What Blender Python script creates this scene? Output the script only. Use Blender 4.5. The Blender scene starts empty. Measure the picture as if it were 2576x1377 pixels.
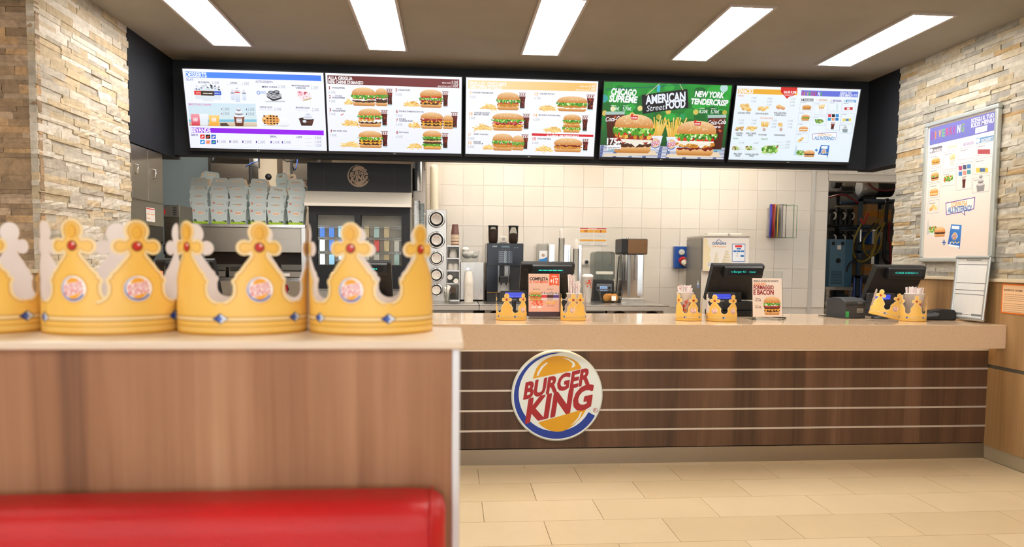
import bpy, bmesh, math, random
from mathutils import Vector, Matrix
from mathutils.geometry import tessellate_polygon
PI = math.pi
scene = bpy.context.scene
COL = scene.collection

# ------------------------------------------------------------------ camera
IMG_W, IMG_H = 2576, 1377
F_PX, YAW, PITCH, ROLL, CY_OFF = 1804.5, 0.085636, -0.065139, 0.009401, 79.64
CAM_H = 1.3016
CAM = Vector((0, 0, CAM_H))
def _basis():
    cy, sy, cp, sp = math.cos(YAW), math.sin(YAW), math.cos(PITCH), math.sin(PITCH)
    f = Vector((sy*cp, cy*cp, sp)); r = Vector((cy, -sy, 0)); u = r.cross(f)
    cr, sr = math.cos(ROLL), math.sin(ROLL)
    return cr*r + sr*u, -sr*r + cr*u, f
RV, UV, FV = _basis()
cam_data = bpy.data.cameras.new('camera')
cam = bpy.data.objects.new('camera', cam_data); COL.objects.link(cam)
cam.matrix_world = Matrix(((RV.x, UV.x, -FV.x, 0), (RV.y, UV.y, -FV.y, 0), (RV.z, UV.z, -FV.z, CAM_H), (0, 0, 0, 1)))
cam_data.sensor_fit = 'HORIZONTAL'; cam_data.sensor_width = 36
cam_data.lens = F_PX*36/IMG_W
cam_data.shift_y = CY_OFF/IMG_W
cam_data.clip_start = .05
cam_data.dof.use_dof = True
cam_data.dof.focus_distance = 5.0
cam_data.dof.aperture_fstop = 3.8
scene.camera = cam

# ------------------------------------------------------------------ world, exposure
world = bpy.data.worlds.new('world'); scene.world = world; world.use_nodes = True
world.node_tree.nodes['Background'].inputs[0].default_value = (.86, .93, 1.0, 1)
world.node_tree.nodes['Background'].inputs[1].default_value = 4.0      # overcast daylight outside the shop windows
scene.view_settings.view_transform = 'Standard'
scene.view_settings.look = 'None'
scene.view_settings.gamma = 1
scene.view_settings.use_curve_mapping = False
scene.view_settings.exposure = 0.0
PANEL_LIGHT = 26.0      # emission of the ceiling LED panels

# ------------------------------------------------------------------ pixel -> place (ray meets a known plane)
def ray(px, py):
    return FV + RV*((px-IMG_W/2)/F_PX) + UV*(-(py-IMG_H/2-CY_OFF)/F_PX)
def onY(px, py, y): d = ray(px, py); return CAM + d*(y/d.y)
def onZ(px, py, z): d = ray(px, py); return CAM + d*((z-CAM_H)/d.z)
def onX(px, py, x): d = ray(px, py); return CAM + d*(x/d.x)

# ------------------------------------------------------------------ colour + materials
def lin(c):
    c = c/255
    return c/12.92 if c <= .04045 else ((c+.055)/1.055)**2.4
def rgb(h):
    if isinstance(h, (tuple, list)): return tuple(h)[:3]
    h = h.lstrip('#'); return tuple(lin(int(h[i:i+2], 16)) for i in (0, 2, 4))
MATS = {}
def mat(name, col='#808080', rough=.5, metal=0., emit=None, estr=1., alpha=1., trans=0., ior=1.45, coat=0., spec=.5):
    if name in MATS: return MATS[name]
    m = bpy.data.materials.new(name); m.use_nodes = True; MATS[name] = m
    b = m.node_tree.nodes['Principled BSDF']
    b.inputs['Base Color'].default_value = (*rgb(col), 1)
    b.inputs['Roughness'].default_value = rough
    b.inputs['Metallic'].default_value = metal
    b.inputs['IOR'].default_value = ior
    b.inputs['Alpha'].default_value = alpha
    b.inputs['Transmission Weight'].default_value = trans
    b.inputs['Coat Weight'].default_value = coat
    b.inputs['Specular IOR Level'].default_value = spec
    if emit:
        b.inputs['Emission Color'].default_value = (*rgb(emit), 1)
        b.inputs['Emission Strength'].default_value = estr
    return m
def nodes(m):
    nt = m.node_tree
    return nt, nt.nodes, nt.links, nt.nodes['Principled BSDF']
def ramp(n, stops):
    r = n.new('ShaderNodeValToRGB'); e = r.color_ramp.elements
    while len(e) < len(stops): e.new(.5)
    for i, (p, c) in enumerate(stops):
        e[i].position = p; e[i].color = (*rgb(c), 1)
    return r
def noise(n, l, scale, vec, detail=4, rough=.55, dist=0):
    t = n.new('ShaderNodeTexNoise'); t.inputs['Scale'].default_value = scale
    t.inputs['Detail'].default_value = detail; t.inputs['Roughness'].default_value = rough
    t.inputs['Distortion'].default_value = dist
    if vec: l.new(vec, t.inputs['Vector'])
    return t
def coords(n, l, scale=(1, 1, 1), kind='Object', loc=(0, 0, 0)):
    tc = n.new('ShaderNodeTexCoord'); mp = n.new('ShaderNodeMapping')
    mp.inputs['Scale'].default_value = scale; mp.inputs['Location'].default_value = loc
    l.new(tc.outputs[kind], mp.inputs['Vector']); return mp.outputs['Vector']
def bump(n, l, b, h, strength=.3, dist=.01):
    bp = n.new('ShaderNodeBump'); bp.inputs['Strength'].default_value = strength; bp.inputs['Distance'].default_value = dist
    l.new(h, bp.inputs['Height']); l.new(bp.outputs['Normal'], b.inputs['Normal'])
def wood(name, stops, freq=9., rough=.45, coat=.0, seed=0, streak=.3, wave=.7):
    """laminate with vertical grain (along local z)"""
    if name in MATS: return MATS[name]
    m = mat(name, rough=rough, coat=coat); nt, n, l, b = nodes(m)
    v = coords(n, l, (freq, freq, freq*.055), loc=(seed, seed*.7, seed*.3))
    a = noise(n, l, .9, v, 5, .6, wave)
    v2 = coords(n, l, (freq*6, freq*6, freq*.12), loc=(seed, 0, 0))
    a2 = noise(n, l, 2.2, v2, 3, .6)
    mx = n.new('ShaderNodeMix'); mx.data_type = 'FLOAT'; mx.inputs[0].default_value = streak
    l.new(a.outputs['Fac'], mx.inputs[2]); l.new(a2.outputs['Fac'], mx.inputs[3])
    # plank-like flitches
    v3 = coords(n, l, (1, 1, .0), loc=(seed, 0, 0))
    vo = n.new('ShaderNodeTexVoronoi'); vo.voronoi_dimensions = '3D'; vo.feature = 'F1'; vo.inputs['Scale'].default_value = freq*.75
    l.new(v3, vo.inputs['Vector'])
    sep = n.new('ShaderNodeSeparateColor'); l.new(vo.outputs['Color'], sep.inputs[0])
    ad = n.new('ShaderNodeMath'); ad.operation = 'MULTIPLY_ADD'; ad.inputs[1].default_value = .14; ad.inputs[2].default_value = -.07
    l.new(sep.outputs[0], ad.inputs[0])
    su = n.new('ShaderNodeMath'); su.operation = 'ADD'; l.new(mx.outputs[0], su.inputs[0]); l.new(ad.outputs[0], su.inputs[1])
    r = ramp(n, stops); l.new(su.outputs[0], r.inputs[0]); l.new(r.outputs[0], b.inputs['Base Color'])
    bump(n, l, b, a2.outputs['Fac'], .06, .002)
    return m
def steel(name, col='#b9b6b0', rough=.28, axis=2, bmp=.05):
    """brushed stainless steel"""
    if name in MATS: return MATS[name]
    m = mat(name, col, rough, 1.); nt, n, l, b = nodes(m)
    s = [60, 60, 60]; s[axis] = 1.5
    a = noise(n, l, 3, coords(n, l, s), 3)
    mr = n.new('ShaderNodeMapRange'); mr.inputs[3].default_value = rough*.75; mr.inputs[4].default_value = rough*1.35
    l.new(a.outputs['Fac'], mr.inputs[0]); l.new(mr.outputs[0], b.inputs['Roughness'])
    bump(n, l, b, a.outputs['Fac'], bmp, .002)
    return m
def mottled(name, c1, c2, scale=6, rough=.6, bmp=0., bscale=60, detail=4, coat=0.):
    if name in MATS: return MATS[name]
    m = mat(name, c1, rough, coat=coat); nt, n, l, b = nodes(m)
    a = noise(n, l, scale, coords(n, l), detail)
    r = ramp(n, [(.35, c1), (.65, c2)]); l.new(a.outputs['Fac'], r.inputs[0]); l.new(r.outputs[0], b.inputs['Base Color'])
    if bmp: 
        a2 = noise(n, l, bscale, coords(n, l), 3); bump(n, l, b, a2.outputs['Fac'], bmp, .004)
    return m
def random_per_object(name, stops, rough=.6, scale=30, bmp=.3, contrast=.25, constant=True):
    """each piece takes its own tint from the object's random number"""
    if name in MATS: return MATS[name]
    m = mat(name, rough=rough); nt, n, l, b = nodes(m)
    oi = n.new('ShaderNodeObjectInfo')
    r = ramp(n, stops)
    if constant: r.color_ramp.interpolation = 'CONSTANT'
    l.new(oi.outputs['Random'], r.inputs[0])
    tc = n.new('ShaderNodeTexCoord')
    ge = n.new('ShaderNodeNewGeometry')
    a = noise(n, l, scale, ge.outputs['Position'], 6, .65, .4)
    mr = n.new('ShaderNodeMapRange'); mr.inputs[1].default_value = .3; mr.inputs[2].default_value = .7
    mr.inputs[3].default_value = 1-contrast; mr.inputs[4].default_value = 1+contrast
    l.new(a.outputs['Fac'], mr.inputs[0])
    mu = n.new('ShaderNodeVectorMath'); mu.operation = 'SCALE'
    l.new(r.outputs[0], mu.inputs[0]); l.new(mr.outputs[0], mu.inputs['Scale'])
    l.new(mu.outputs[0], b.inputs['Base Color'])
    if bmp: bump(n, l, b, a.outputs['Fac'], bmp, .01)
    return m
def speckled(name, base, dark, light, rough=.25, scale=160, coat=0.):
    """quartz composite: fine chips of a darker and a lighter colour"""
    if name in MATS: return MATS[name]
    m = mat(name, base, rough, coat=coat); nt, n, l, b = nodes(m)
    v = coords(n, l)
    cur = None
    for k, (c, sc, th) in enumerate(((dark, scale, .13), (light, scale*.8, .1))):
        vo = n.new('ShaderNodeTexVoronoi'); vo.inputs['Scale'].default_value = sc; l.new(v, vo.inputs['Vector'])
        sp = n.new('ShaderNodeSeparateColor'); l.new(vo.outputs['Color'], sp.inputs[0])
        t1 = n.new('ShaderNodeMath'); t1.operation = 'LESS_THAN'; t1.inputs[1].default_value = th; l.new(sp.outputs[k], t1.inputs[0])
        t2 = n.new('ShaderNodeMath'); t2.operation = 'LESS_THAN'; t2.inputs[1].default_value = .45; l.new(vo.outputs['Distance'], t2.inputs[0])
        t3 = n.new('ShaderNodeMath'); t3.operation = 'MULTIPLY'; l.new(t1.outputs[0], t3.inputs[0]); l.new(t2.outputs[0], t3.inputs[1])
        mx = n.new('ShaderNodeMix'); mx.data_type = 'RGBA'
        l.new(t3.outputs[0], mx.inputs[0])
        if cur is None: mx.inputs[6].default_value = (*rgb(base), 1)
        else: l.new(cur, mx.inputs[6])
        mx.inputs[7].default_value = (*rgb(c), 1)
        cur = mx.outputs[2]
    l.new(cur, b.inputs['Base Color'])
    return m
def print_mat(name, emit=0., rough=.45, coat=0.):
    if name in MATS: return MATS[name]
    m = mat(name, rough=rough, coat=coat); nt, n, l, b = nodes(m)
    at = n.new('ShaderNodeAttribute'); at.attribute_name = 'Col'
    if emit:
        b.inputs['Base Color'].default_value = (.004, .004, .004, 1); b.inputs['Roughness'].default_value = .25
        l.new(at.outputs['Color'], b.inputs['Emission Color']); b.inputs['Emission Strength'].default_value = emit
    else: l.new(at.outputs['Color'], b.inputs['Base Color'])
    return m

# ------------------------------------------------------------------ mesh builder
class B:
    """collects shapes; .obj() links them as ONE mesh object"""
    def __init__(s): s.v = []; s.f = []; s.m = []; s.sm = []
    def add(s, vs, fs, mi=0, smooth=False):
        o = len(s.v); s.v += [tuple(v) for v in vs]
        for f in fs: s.f.append([i+o for i in f]); s.m.append(mi); s.sm.append(smooth)
        return s
    def box(s, x0, y0, z0, x1, y1, z1, mi=0):
        v = [(x0,y0,z0),(x1,y0,z0),(x1,y1,z0),(x0,y1,z0),(x0,y0,z1),(x1,y0,z1),(x1,y1,z1),(x0,y1,z1)]
        return s.add(v, [(0,3,2,1),(4,5,6,7),(0,1,5,4),(1,2,6,5),(2,3,7,6),(3,0,4,7)], mi)
    def cbox(s, cx, cy, z0, w, d, h, mi=0): return s.box(cx-w/2, cy-d/2, z0, cx+w/2, cy+d/2, z0+h, mi)
    def rbox(s, x0, y0, z0, x1, y1, z1, r=.01, mi=0, axis='y', n=4):
        """box with the four edges along one axis rounded"""
        lo = {'x': (y0,z0,y1,z1), 'y': (x0,z0,x1,z1), 'z': (x0,y0,x1,y1)}[axis]
        pts = rrect(*lo, r, n)
        e0, e1 = {'x': (x0,x1), 'y': (y0,y1), 'z': (z0,z1)}[axis]
        return s.prism(pts, e0, e1, axis, mi)
    def prism(s, pts, e0, e1, axis='y', mi=0, smooth=False, caps=True):
        mk = {'x': lambda a,b,e: (e,a,b), 'y': lambda a,b,e: (a,e,b), 'z': lambda a,b,e: (a,b,e)}[axis]
        n = len(pts); v = [mk(a,b,e0) for a,b in pts]+[mk(a,b,e1) for a,b in pts]
        area = sum(pts[i][0]*pts[(i+1)%n][1]-pts[(i+1)%n][0]*pts[i][1] for i in range(n))
        f = [(i,(i+1)%n,n+(i+1)%n,n+i) for i in range(n)]
        flip = (area > 0) == (axis == 'y')
        if flip: f = [tuple(reversed(q)) for q in f]
        if e1 < e0: f = [tuple(reversed(q)) for q in f]
        o = len(s.v); s.add(v, f, mi, smooth)
        if caps:
            tr = tessellate_polygon([[Vector((a,b,0)) for a,b in pts]])
            for t in tr:
                a = [pts[i] for i in t]
                ar = (a[1][0]-a[0][0])*(a[2][1]-a[0][1])-(a[2][0]-a[0][0])*(a[1][1]-a[0][1])
                t2 = t if ar > 0 else tuple(reversed(t))      # ccw in plane
                up = (axis != 'y') ^ (e1 < e0)
                s.f.append([o+n+i for i in (t2 if up else reversed(t2))]); s.m.append(mi); s.sm.append(False)
                s.f.append([o+i for i in (reversed(t2) if up else t2)]); s.m.append(mi); s.sm.append(False)
        return s
    def cyl(s, p0, p1, r0, r1=None, n=16, mi=0, caps=True, smooth=True):
        p0 = Vector(p0); p1 = Vector(p1); r1 = r0 if r1 is None else r1
        d = (p1-p0).normalized(); a = d.orthogonal().normalized(); b = d.cross(a)
        v = []
        for p, r in ((p0, r0), (p1, r1)):
            for i in range(n):
                t = 2*PI*i/n; v.append(p+a*(r*math.cos(t))+b*(r*math.sin(t)))
        s.add(v, [(i,(i+1)%n,n+(i+1)%n,n+i) for i in range(n)], mi, smooth)
        if caps:
            s.add(v[:n], [tuple(reversed(range(n)))], mi); s.add(v[n:], [tuple(range(n))], mi)
        return s
    def lathe(s, prof, n=24, c=(0,0,0), mi=0, smooth=True, axis='z', close=True):
        """prof: (r, z) from bottom to top"""
        v = []; c = Vector(c)
        for r, z in prof:
            for i in range(n):
                t = 2*PI*i/n; x, y = r*math.cos(t), r*math.sin(t)
                v.append(c+(Vector((x,y,z)) if axis == 'z' else Vector((x,z,-y)) if axis == 'y' else Vector((z,x,y))))
        f = []
        for k in range(len(prof)-1):
            for i in range(n):
                j = (i+1) % n; f.append((k*n+i, k*n+j, (k+1)*n+j, (k+1)*n+i))
        s.add(v, f, mi, smooth)
        if close:
            m = len(prof)-1
            if prof[0][0] > 1e-5: s.add(v[:n], [tuple(reversed(range(n)))], mi)
            if prof[m][0] > 1e-5: s.add(v[m*n:], [tuple(range(n))], mi)
        return s
    def tube(s, pts, r, n=8, mi=0, closed=False):
        pts = [Vector(p) for p in pts]; k = len(pts); v = []
        up = None
        for i, p in enumerate(pts):
            t = (pts[(i+1)%k]-pts[i-1]) if closed else (pts[min(i+1,k-1)]-pts[max(i-1,0)])
            t.normalize()
            if up is None: a = t.orthogonal().normalized()
            else:
                a = up - t*up.dot(t); a = a.normalized() if a.length > 1e-6 else t.orthogonal().normalized()
            up = a; b = t.cross(a); rr = r[i] if isinstance(r, (list, tuple)) else r
            for j in range(n):
                q = 2*PI*j/n; v.append(p+a*(rr*math.cos(q))+b*(rr*math.sin(q)))
        f = []
        for i in range(k if closed else k-1):
            for j in range(n):
                i2 = (i+1) % k; f.append((i*n+j, i*n+(j+1)%n, i2*n+(j+1)%n, i2*n+j))
        if not closed:
            f.append(tuple(reversed(range(n)))); f.append(tuple((k-1)*n+j for j in range(n)))
        return s.add(v, f, mi, True)
    def sphere(s, c, r, n=12, mi=0, sc=(1,1,1)):
        prof = [(math.sin(PI*i/n)*r, -math.cos(PI*i/n)*r) for i in range(n+1)]
        t = B().lathe(prof, n*2, mi=mi, close=False)
        return s.add([(c[0]+x*sc[0], c[1]+y*sc[1], c[2]+z*sc[2]) for x,y,z in t.v], t.f, mi, True)
    def xf(s, M):
        s.v = [tuple(M @ Vector(v)) for v in s.v]; return s
    def mesh(s, name, mats):
        me = bpy.data.meshes.new(name); me.from_pydata(s.v, [], s.f)
        for m in (mats if isinstance(mats, (list, tuple)) else [mats]): me.materials.append(m)
        me.polygons.foreach_set('material_index', s.m); me.polygons.foreach_set('use_smooth', s.sm)
        me.update(); return me
    def obj(s, name, mats, parent=None, loc=None, rot=None, bevel=0, seg=2):
        o = bpy.data.objects.new(name, s.mesh(name, mats)); COL.objects.link(o)
        if parent: o.parent = parent
        if loc: o.location = loc
        if rot: o.rotation_euler = rot
        if bevel:
            bv = o.modifiers.new('bevel', 'BEVEL'); bv.width = bevel; bv.segments = seg; bv.limit_method = 'ANGLE'; bv.angle_limit = .6
            bv.harden_normals = False
        return o
def rrect(x0, y0, x1, y1, r, n=4):
    p = []
    for cx, cy, a in ((x1-r,y0+r,-PI/2),(x1-r,y1-r,0),(x0+r,y1-r,PI/2),(x0+r,y0+r,PI)):
        for i in range(n+1):
            t = a+PI/2*i/n; p.append((cx+r*math.cos(t), cy+r*math.sin(t)))
    return p
def thing(name, label, cat, loc=(0,0,0), rz=0, group=None):
    o = bpy.data.objects.new(name, None); COL.objects.link(o); o.empty_display_size = .05
    o.location = loc; o.rotation_euler = (0,0,rz)
    return tag(o, label, cat, group)
def tag(o, label, cat, group=None, kind=None):
    o['label'] = label; o['category'] = cat
    if group: o['group'] = group
    if kind: o['kind'] = kind
    return o
def struct(o, label=None, cat=None):
    o['kind'] = 'structure'
    if label: o['label'] = label
    if cat: o['category'] = cat
    return o
def link(name, me, parent=None, loc=None, rot=None, scale=None):
    o = bpy.data.objects.new(name, me); COL.objects.link(o)
    if parent: o.parent = parent
    if loc: o.location = loc
    if rot: o.rotation_euler = rot
    if scale: o.scale = scale
    return o
def copy_tree(o, parent=None):
    c = o.copy(); COL.objects.link(c); c.parent = parent
    for ch in [x for x in o.children]: copy_tree(ch, c)
    return c

# ------------------------------------------------------------------ flat print: pictures and lettering drawn in layers
_tc = {}
def text2d(body, bold=0., shear=0., space=1.):
    key = (body, bold, shear, space)
    if key not in _tc:
        cu = bpy.data.curves.new('lettering', 'FONT'); cu.body = body; cu.size = 1; cu.offset = bold; cu.shear = shear
        cu.space_character = space
        cu.resolution_u = 3; cu.fill_mode = 'FRONT'
        extra = max(0., bold-.018); cu.offset = min(bold, .018)
        o = bpy.data.objects.new('lettering', cu); COL.objects.link(o)
        me = o.to_mesh()
        vs = [(v.co.x, v.co.y) for v in me.vertices]; fs = [tuple(p.vertices) for p in me.polygons]
        if extra:
            n0 = len(vs); base, bf = list(vs), list(fs)
            for q in range(8):
                dx, dy = extra*math.cos(PI*q/4), extra*math.sin(PI*q/4); k0 = len(vs)
                vs += [(x+dx, y+dy, (q+1)*.09) for x, y in base]; fs += [tuple(i+k0 for i in f) for f in bf]
        o.to_mesh_clear(); bpy.data.objects.remove(o); bpy.data.curves.remove(cu)
        xs = [v[0] for v in vs] or [0]; ys = [v[1] for v in vs] or [0]
        x0, x1 = min(xs), max(xs)
        _tc[key] = ([(v[0]-x0, v[1], v[2] if len(v) > 2 else 0.) for v in vs], fs, x1-x0)       # third number: hair-thin lift of the bold copies
    return _tc[key]
def subdivide(V, F, C, maxu):
    """split triangles that are wide against the curve they will be wrapped on"""
    V = list(V); C = list(C); out = []; mid = {}
    def m(a, b):
        k = (min(a,b), max(a,b))
        if k not in mid:
            mid[k] = len(V); V.append(tuple((V[a][i]+V[b][i])/2 for i in range(3))); C.append(tuple((C[a][i]+C[b][i])/2 for i in range(3)))
        return mid[k]
    todo = []
    for f in F: todo += [(f[0],f[i],f[i+1]) for i in range(1,len(f)-1)]
    while todo:
        f = todo.pop(); L = [abs(V[f[i]][0]-V[f[(i+1)%3]][0]) for i in range(3)]; j = max(range(3), key=lambda i: L[i])
        if L[j] <= maxu: out.append(f); continue
        a, b, c = f[j], f[(j+1)%3], f[(j+2)%3]; n = m(a, b); todo += [(a,n,c),(n,b,c)]
    return V, out, C
class Canvas:
    """u right, v up (metres); every primitive lies one thin layer above whatever it overlaps"""
    def __init__(s, w=1., h=1., quad=None, size=None):
        s.w, s.h = w, h; s.V = []; s.F = []; s.C = []; s.boxes = []; s.quad = quad
        if quad: s.k = w/(((quad[1][0]-quad[0][0])+(quad[2][0]-quad[3][0]))/2)   # metres per pixel of the view measured
        else: s.k = 1
        s.kv = h/(((quad[3][1]-quad[0][1])+(quad[2][1]-quad[1][1]))/2) if quad else 1      # the same, upright
    def q(s, x, y):
        """position measured in a picture of the print (corner points quad: tl, tr, br, bl) -> u, v"""
        if not s.quad: return x, y
        (ax,ay),(bx,by),(cx,cy),(dx,dy) = s.quad; a, b = .5, .5
        for _ in range(6):
            px = ax*(1-a)*(1-b)+bx*a*(1-b)+cx*a*b+dx*(1-a)*b; py = ay*(1-a)*(1-b)+by*a*(1-b)+cy*a*b+dy*(1-a)*b
            ux = (bx-ax)*(1-b)+(cx-dx)*b; uy = (by-ay)*(1-b)+(cy-dy)*b; vx = (dx-ax)*(1-a)+(cx-bx)*a; vy = (dy-ay)*(1-a)+(cy-by)*a
            ex, ey = x-px, y-py; det = ux*vy-uy*vx
            a += (ex*vy-ey*vx)/det; b += (ux*ey-uy*ex)/det
        return a*s.w, (1-b)*s.h
    def _layer(s, vs):
        x0 = min(v[0] for v in vs); x1 = max(v[0] for v in vs); y0 = min(v[1] for v in vs); y1 = max(v[1] for v in vs)
        L = 0
        for bx0, bx1, by0, by1, l in s.boxes:
            if x0 < bx1 and bx0 < x1 and y0 < by1 and by0 < y1 and l >= L: L = l+1
        s.boxes.append((x0,x1,y0,y1,L)); return L
    def raw(s, vs, fs, cols):
        if not vs: return
        if s.quad: vs = [(min(max(v[0], 0), s.w), min(max(v[1], 0), s.h), *v[2:]) for v in vs]
        L = s._layer(vs); o = len(s.V)
        s.V += [(v[0],v[1],L+(v[2] if len(v) > 2 else 0.)) for v in vs]; s.C += cols; s.F += [tuple(i+o for i in f) for f in fs]
    def poly(s, pts, col):
        cols = [rgb(c) for c in col] if isinstance(col, list) else [rgb(col)]*len(pts)
        fs = []
        for t in tessellate_polygon([[Vector((a,b,0)) for a,b in pts]]):
            a = [pts[i] for i in t]
            ar = (a[1][0]-a[0][0])*(a[2][1]-a[0][1])-(a[2][0]-a[0][0])*(a[1][1]-a[0][1])
            fs.append(t if ar > 0 else tuple(reversed(t)))
        s.raw(pts, fs, cols)
    def qpoly(s, pts, col): s.poly([s.q(*p) for p in pts], col)
    def rect(s, x0, y0, x1, y1, col, top=None):
        s.poly([(x0,y0),(x1,y0),(x1,y1),(x0,y1)], [col, col, top or col, top or col])
    def qrect(s, x0, y0, x1, y1, col, bottom=None):
        s.poly([s.q(x0,y1), s.q(x1,y1), s.q(x1,y0), s.q(x0,y0)], [bottom or col, bottom or col, col, col])
    def ell(s, cx, cy, rx, ry=None, col='#fff', n=28, a0=0, a1=2*PI, top=None, rot=0):
        ry = rx if ry is None else ry
        full = abs(a1-a0-2*PI) < 1e-6; m = n if full else n+1
        pts = []
        for i in range(m):
            t = a0+(a1-a0)*i/n; x, y = rx*math.cos(t), ry*math.sin(t)
            pts.append((cx+x*math.cos(rot)-y*math.sin(rot), cy+x*math.sin(rot)+y*math.cos(rot)))
        if top:
            c0, c1 = rgb(col), rgb(top); y0 = min(p[1] for p in pts); y1 = max(p[1] for p in pts)
            cols = [tuple(c0[k]+(c1[k]-c0[k])*(p[1]-y0)/max(y1-y0,1e-9) for k in range(3)) for p in pts]
            s.poly(pts, cols)
        else: s.poly(pts, col)
    def qell(s, x, y, rx, ry, col, **k):
        u, v = s.q(x, y); s.ell(u, v, rx*s.k, ry*s.kv, col, **k)
    def text(s, body, x, y, h, col, bold=.02, cond=.8, shear=0., align='l', rot=0., space=1., width=None):
        """h: cap height; x, y: baseline start"""
        vs, fs, w = text2d(body, bold, shear, space); k = h/.69; kx = k*cond
        if width: kx = width/max(w, 1e-6)
        off = {'l': 0, 'c': -w*kx/2, 'r': -w*kx}[align]; cr, sr = math.cos(rot), math.sin(rot)
        out = []
        for a, b, z in vs:
            p, q = a*kx+off, b*k; out.append((x+p*cr-q*sr, y+p*sr+q*cr, z))
        s.raw(out, fs, [rgb(col)]*len(out))
    def qtext(s, body, x0, y1, h, col, x1=None, **k):
        """x0, y1: lower left corner, h: cap height, x1: right end, all measured in the picture"""
        u, v = s.q(x0, y1)
        if x1: k['width'] = (x1-x0)*s.k
        s.text(body, u, v, h*s.kv, col, **k)
    def obj(s, name, material, parent=None, mp=None, loc=None, rot=None, step=.00015, base=.0006):
        """mp(u, v, lift) -> xyz; default: stands in the xz plane facing -y"""
        mp = mp or (lambda u, v, d: (u, -d, v))
        me = bpy.data.meshes.new(name)
        me.from_pydata([mp(x, y, base+L*step) for x, y, L in s.V], [], s.F)
        at = me.color_attributes.new('Col', 'FLOAT_COLOR', 'POINT')
        at.data.foreach_set('color', [c for q in s.C for c in (*q, 1.)])
        me.materials.append(material); me.update()
        return link(name, me, parent, loc, rot)

# ================================================================== THE ROOM
XL, XR, ZC = -2.18, 3.55, 2.835          # left return wall, right wall, ceiling
Y_BULK, Y_BACK = 5.95, 7.15              # menu bulkhead face, tiled back wall
Y_PLINTH, Y_SLAB, Z_TOP = 4.433, 4.29, .905
rnd = random.Random(7)

m_floor_tile = random_per_object('floor_tile_beige', [(0,'#d3be9a'),(.3,'#d0ba95'),(.6,'#d5c09d'),(.85,'#ceb893')], rough=.3, scale=3, bmp=0, contrast=.04)
m_grout = mat('grout', '#8d7650', .9)
m_ceiling = mottled('ceiling_paint_taupe', '#9a948a', '#938d82', 2, .85)
m_black_paint = mottled('bulkhead_paint_black', '#14171d', '#11141a', 5, .6, .05, 200)
m_white_wall = mottled('white_plaster', '#e6ded2', '#ddd5c8', 3, .6)
m_stone_r = random_per_object('ledge_stone_mixed', [(0,'#b3ada0'),(.12,'#a99d87'),(.24,'#9d9a90'),(.36,'#beb9ad'),(.48,'#a89a80'),(.58,'#b1ab9c'),(.7,'#938f87'),(.8,'#b5a992'),(.9,'#a98e66'),(.94,'#b0aa9d')], .8, 22, .4, .2)
m_stone_l = random_per_object('ledge_stone_cream', [(0,'#c8c0b2'),(.15,'#bfb29c'),(.28,'#b4ada0'),(.42,'#d0cabf'),(.56,'#b4a58a'),(.68,'#c4bcad'),(.8,'#a9a193'),(.9,'#c0ae90')], .8, 22, .4, .2)
m_stone_d = random_per_object('ledge_stone_brown', [(0,'#b39c84'),(.2,'#9c8468'),(.4,'#a8937c'),(.6,'#8e7961'),(.8,'#ba9a74')], .8, 22, .5, .3)
m_backing = mat('stone_backing', '#6d6250', .9)
m_oak = wood('oak_laminate_wall', [(.25,'#7c5c3a'),(.5,'#a37f54'),(.75,'#b7946a')], 8, .5)
m_walnut = wood('walnut_laminate', [(.25,'#3c281b'),(.45,'#573d2b'),(.6,'#694b36'),(.8,'#7d5d46')], 6, .42, seed=3, streak=.22, wave=1.1)
m_oak_warm = wood('oak_laminate_warm', [(.28,'#6f4a31'),(.43,'#956848'),(.58,'#ad805e'),(.72,'#c29b78')], 4, .45, seed=11, streak=.24, wave=1.6)
m_ledge = mat('ledge_stone_cap', '#cfc0a4', .5)
m_alu = steel('brushed_aluminium', '#b7b1a6', .35, 0)
m_alu_strip = mat('satin_aluminium_strip', '#cfc6bd', .4, .6)
m_glaze = random_per_object('glazed_wall_tile', [(0,'#e9e0d2'),(.5,'#e6ddcf'),(.8,'#ebe3d6')], rough=.16, scale=2, bmp=0, contrast=.02)
m_wall_grout = mat('wall_grout', '#dfd6c8', .8)

# ---- floor: mortar bed with every tile laid on it
bed = struct(B().box(-6,-6,-.06, 6,10.5,-.006).obj('floor', m_grout))
tile_me = B().box(-.2985,-.1485,-.012,.2985,.1485,0).mesh('tile', m_floor_tile)
rest = B()
Y0 = 4.36
for k in range(-1, 34):
    yc = Y0-.3*k-.15; x0 = .17 if k % 2 == 0 else .465
    for j in range(-10, 7):
        xa, xb = x0+.6*j, x0+.6*(j+1)
        if xb <= -5.6 or xa >= XR+.03: continue
        if -1 <= k <= 11 and xb > -2.0:
            t = link('tile', tile_me, bed, ((xa+xb)/2, yc, 0))
            if xb > XR: t.scale.x = (XR-xa)/.6; t.location.x = (xa+XR)/2
        else: rest.box(xa+.0015, yc-.1485, -.012, min(xb, XR)-.0015, yc+.1485, 0)
o = rest.obj('tile_field', m_floor_tile, bed); o['kind'] = 'stuff'
struct(B().box(-6,4.67,-.006,6,10.5,0).obj('floor_kitchen', mottled('kitchen_floor', '#7b5a48', '#6e4f3f', 4, .5)))

# ---- ceiling
struct(B().box(-6,-6,ZC,XR+.3,Y_BULK+.05,ZC+.1).obj('ceiling', m_ceiling))
struct(B().box(-4.5,Y_BULK+.15,2.62,5.6,10.5,2.7).obj('ceiling_kitchen', m_white_wall))

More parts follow.
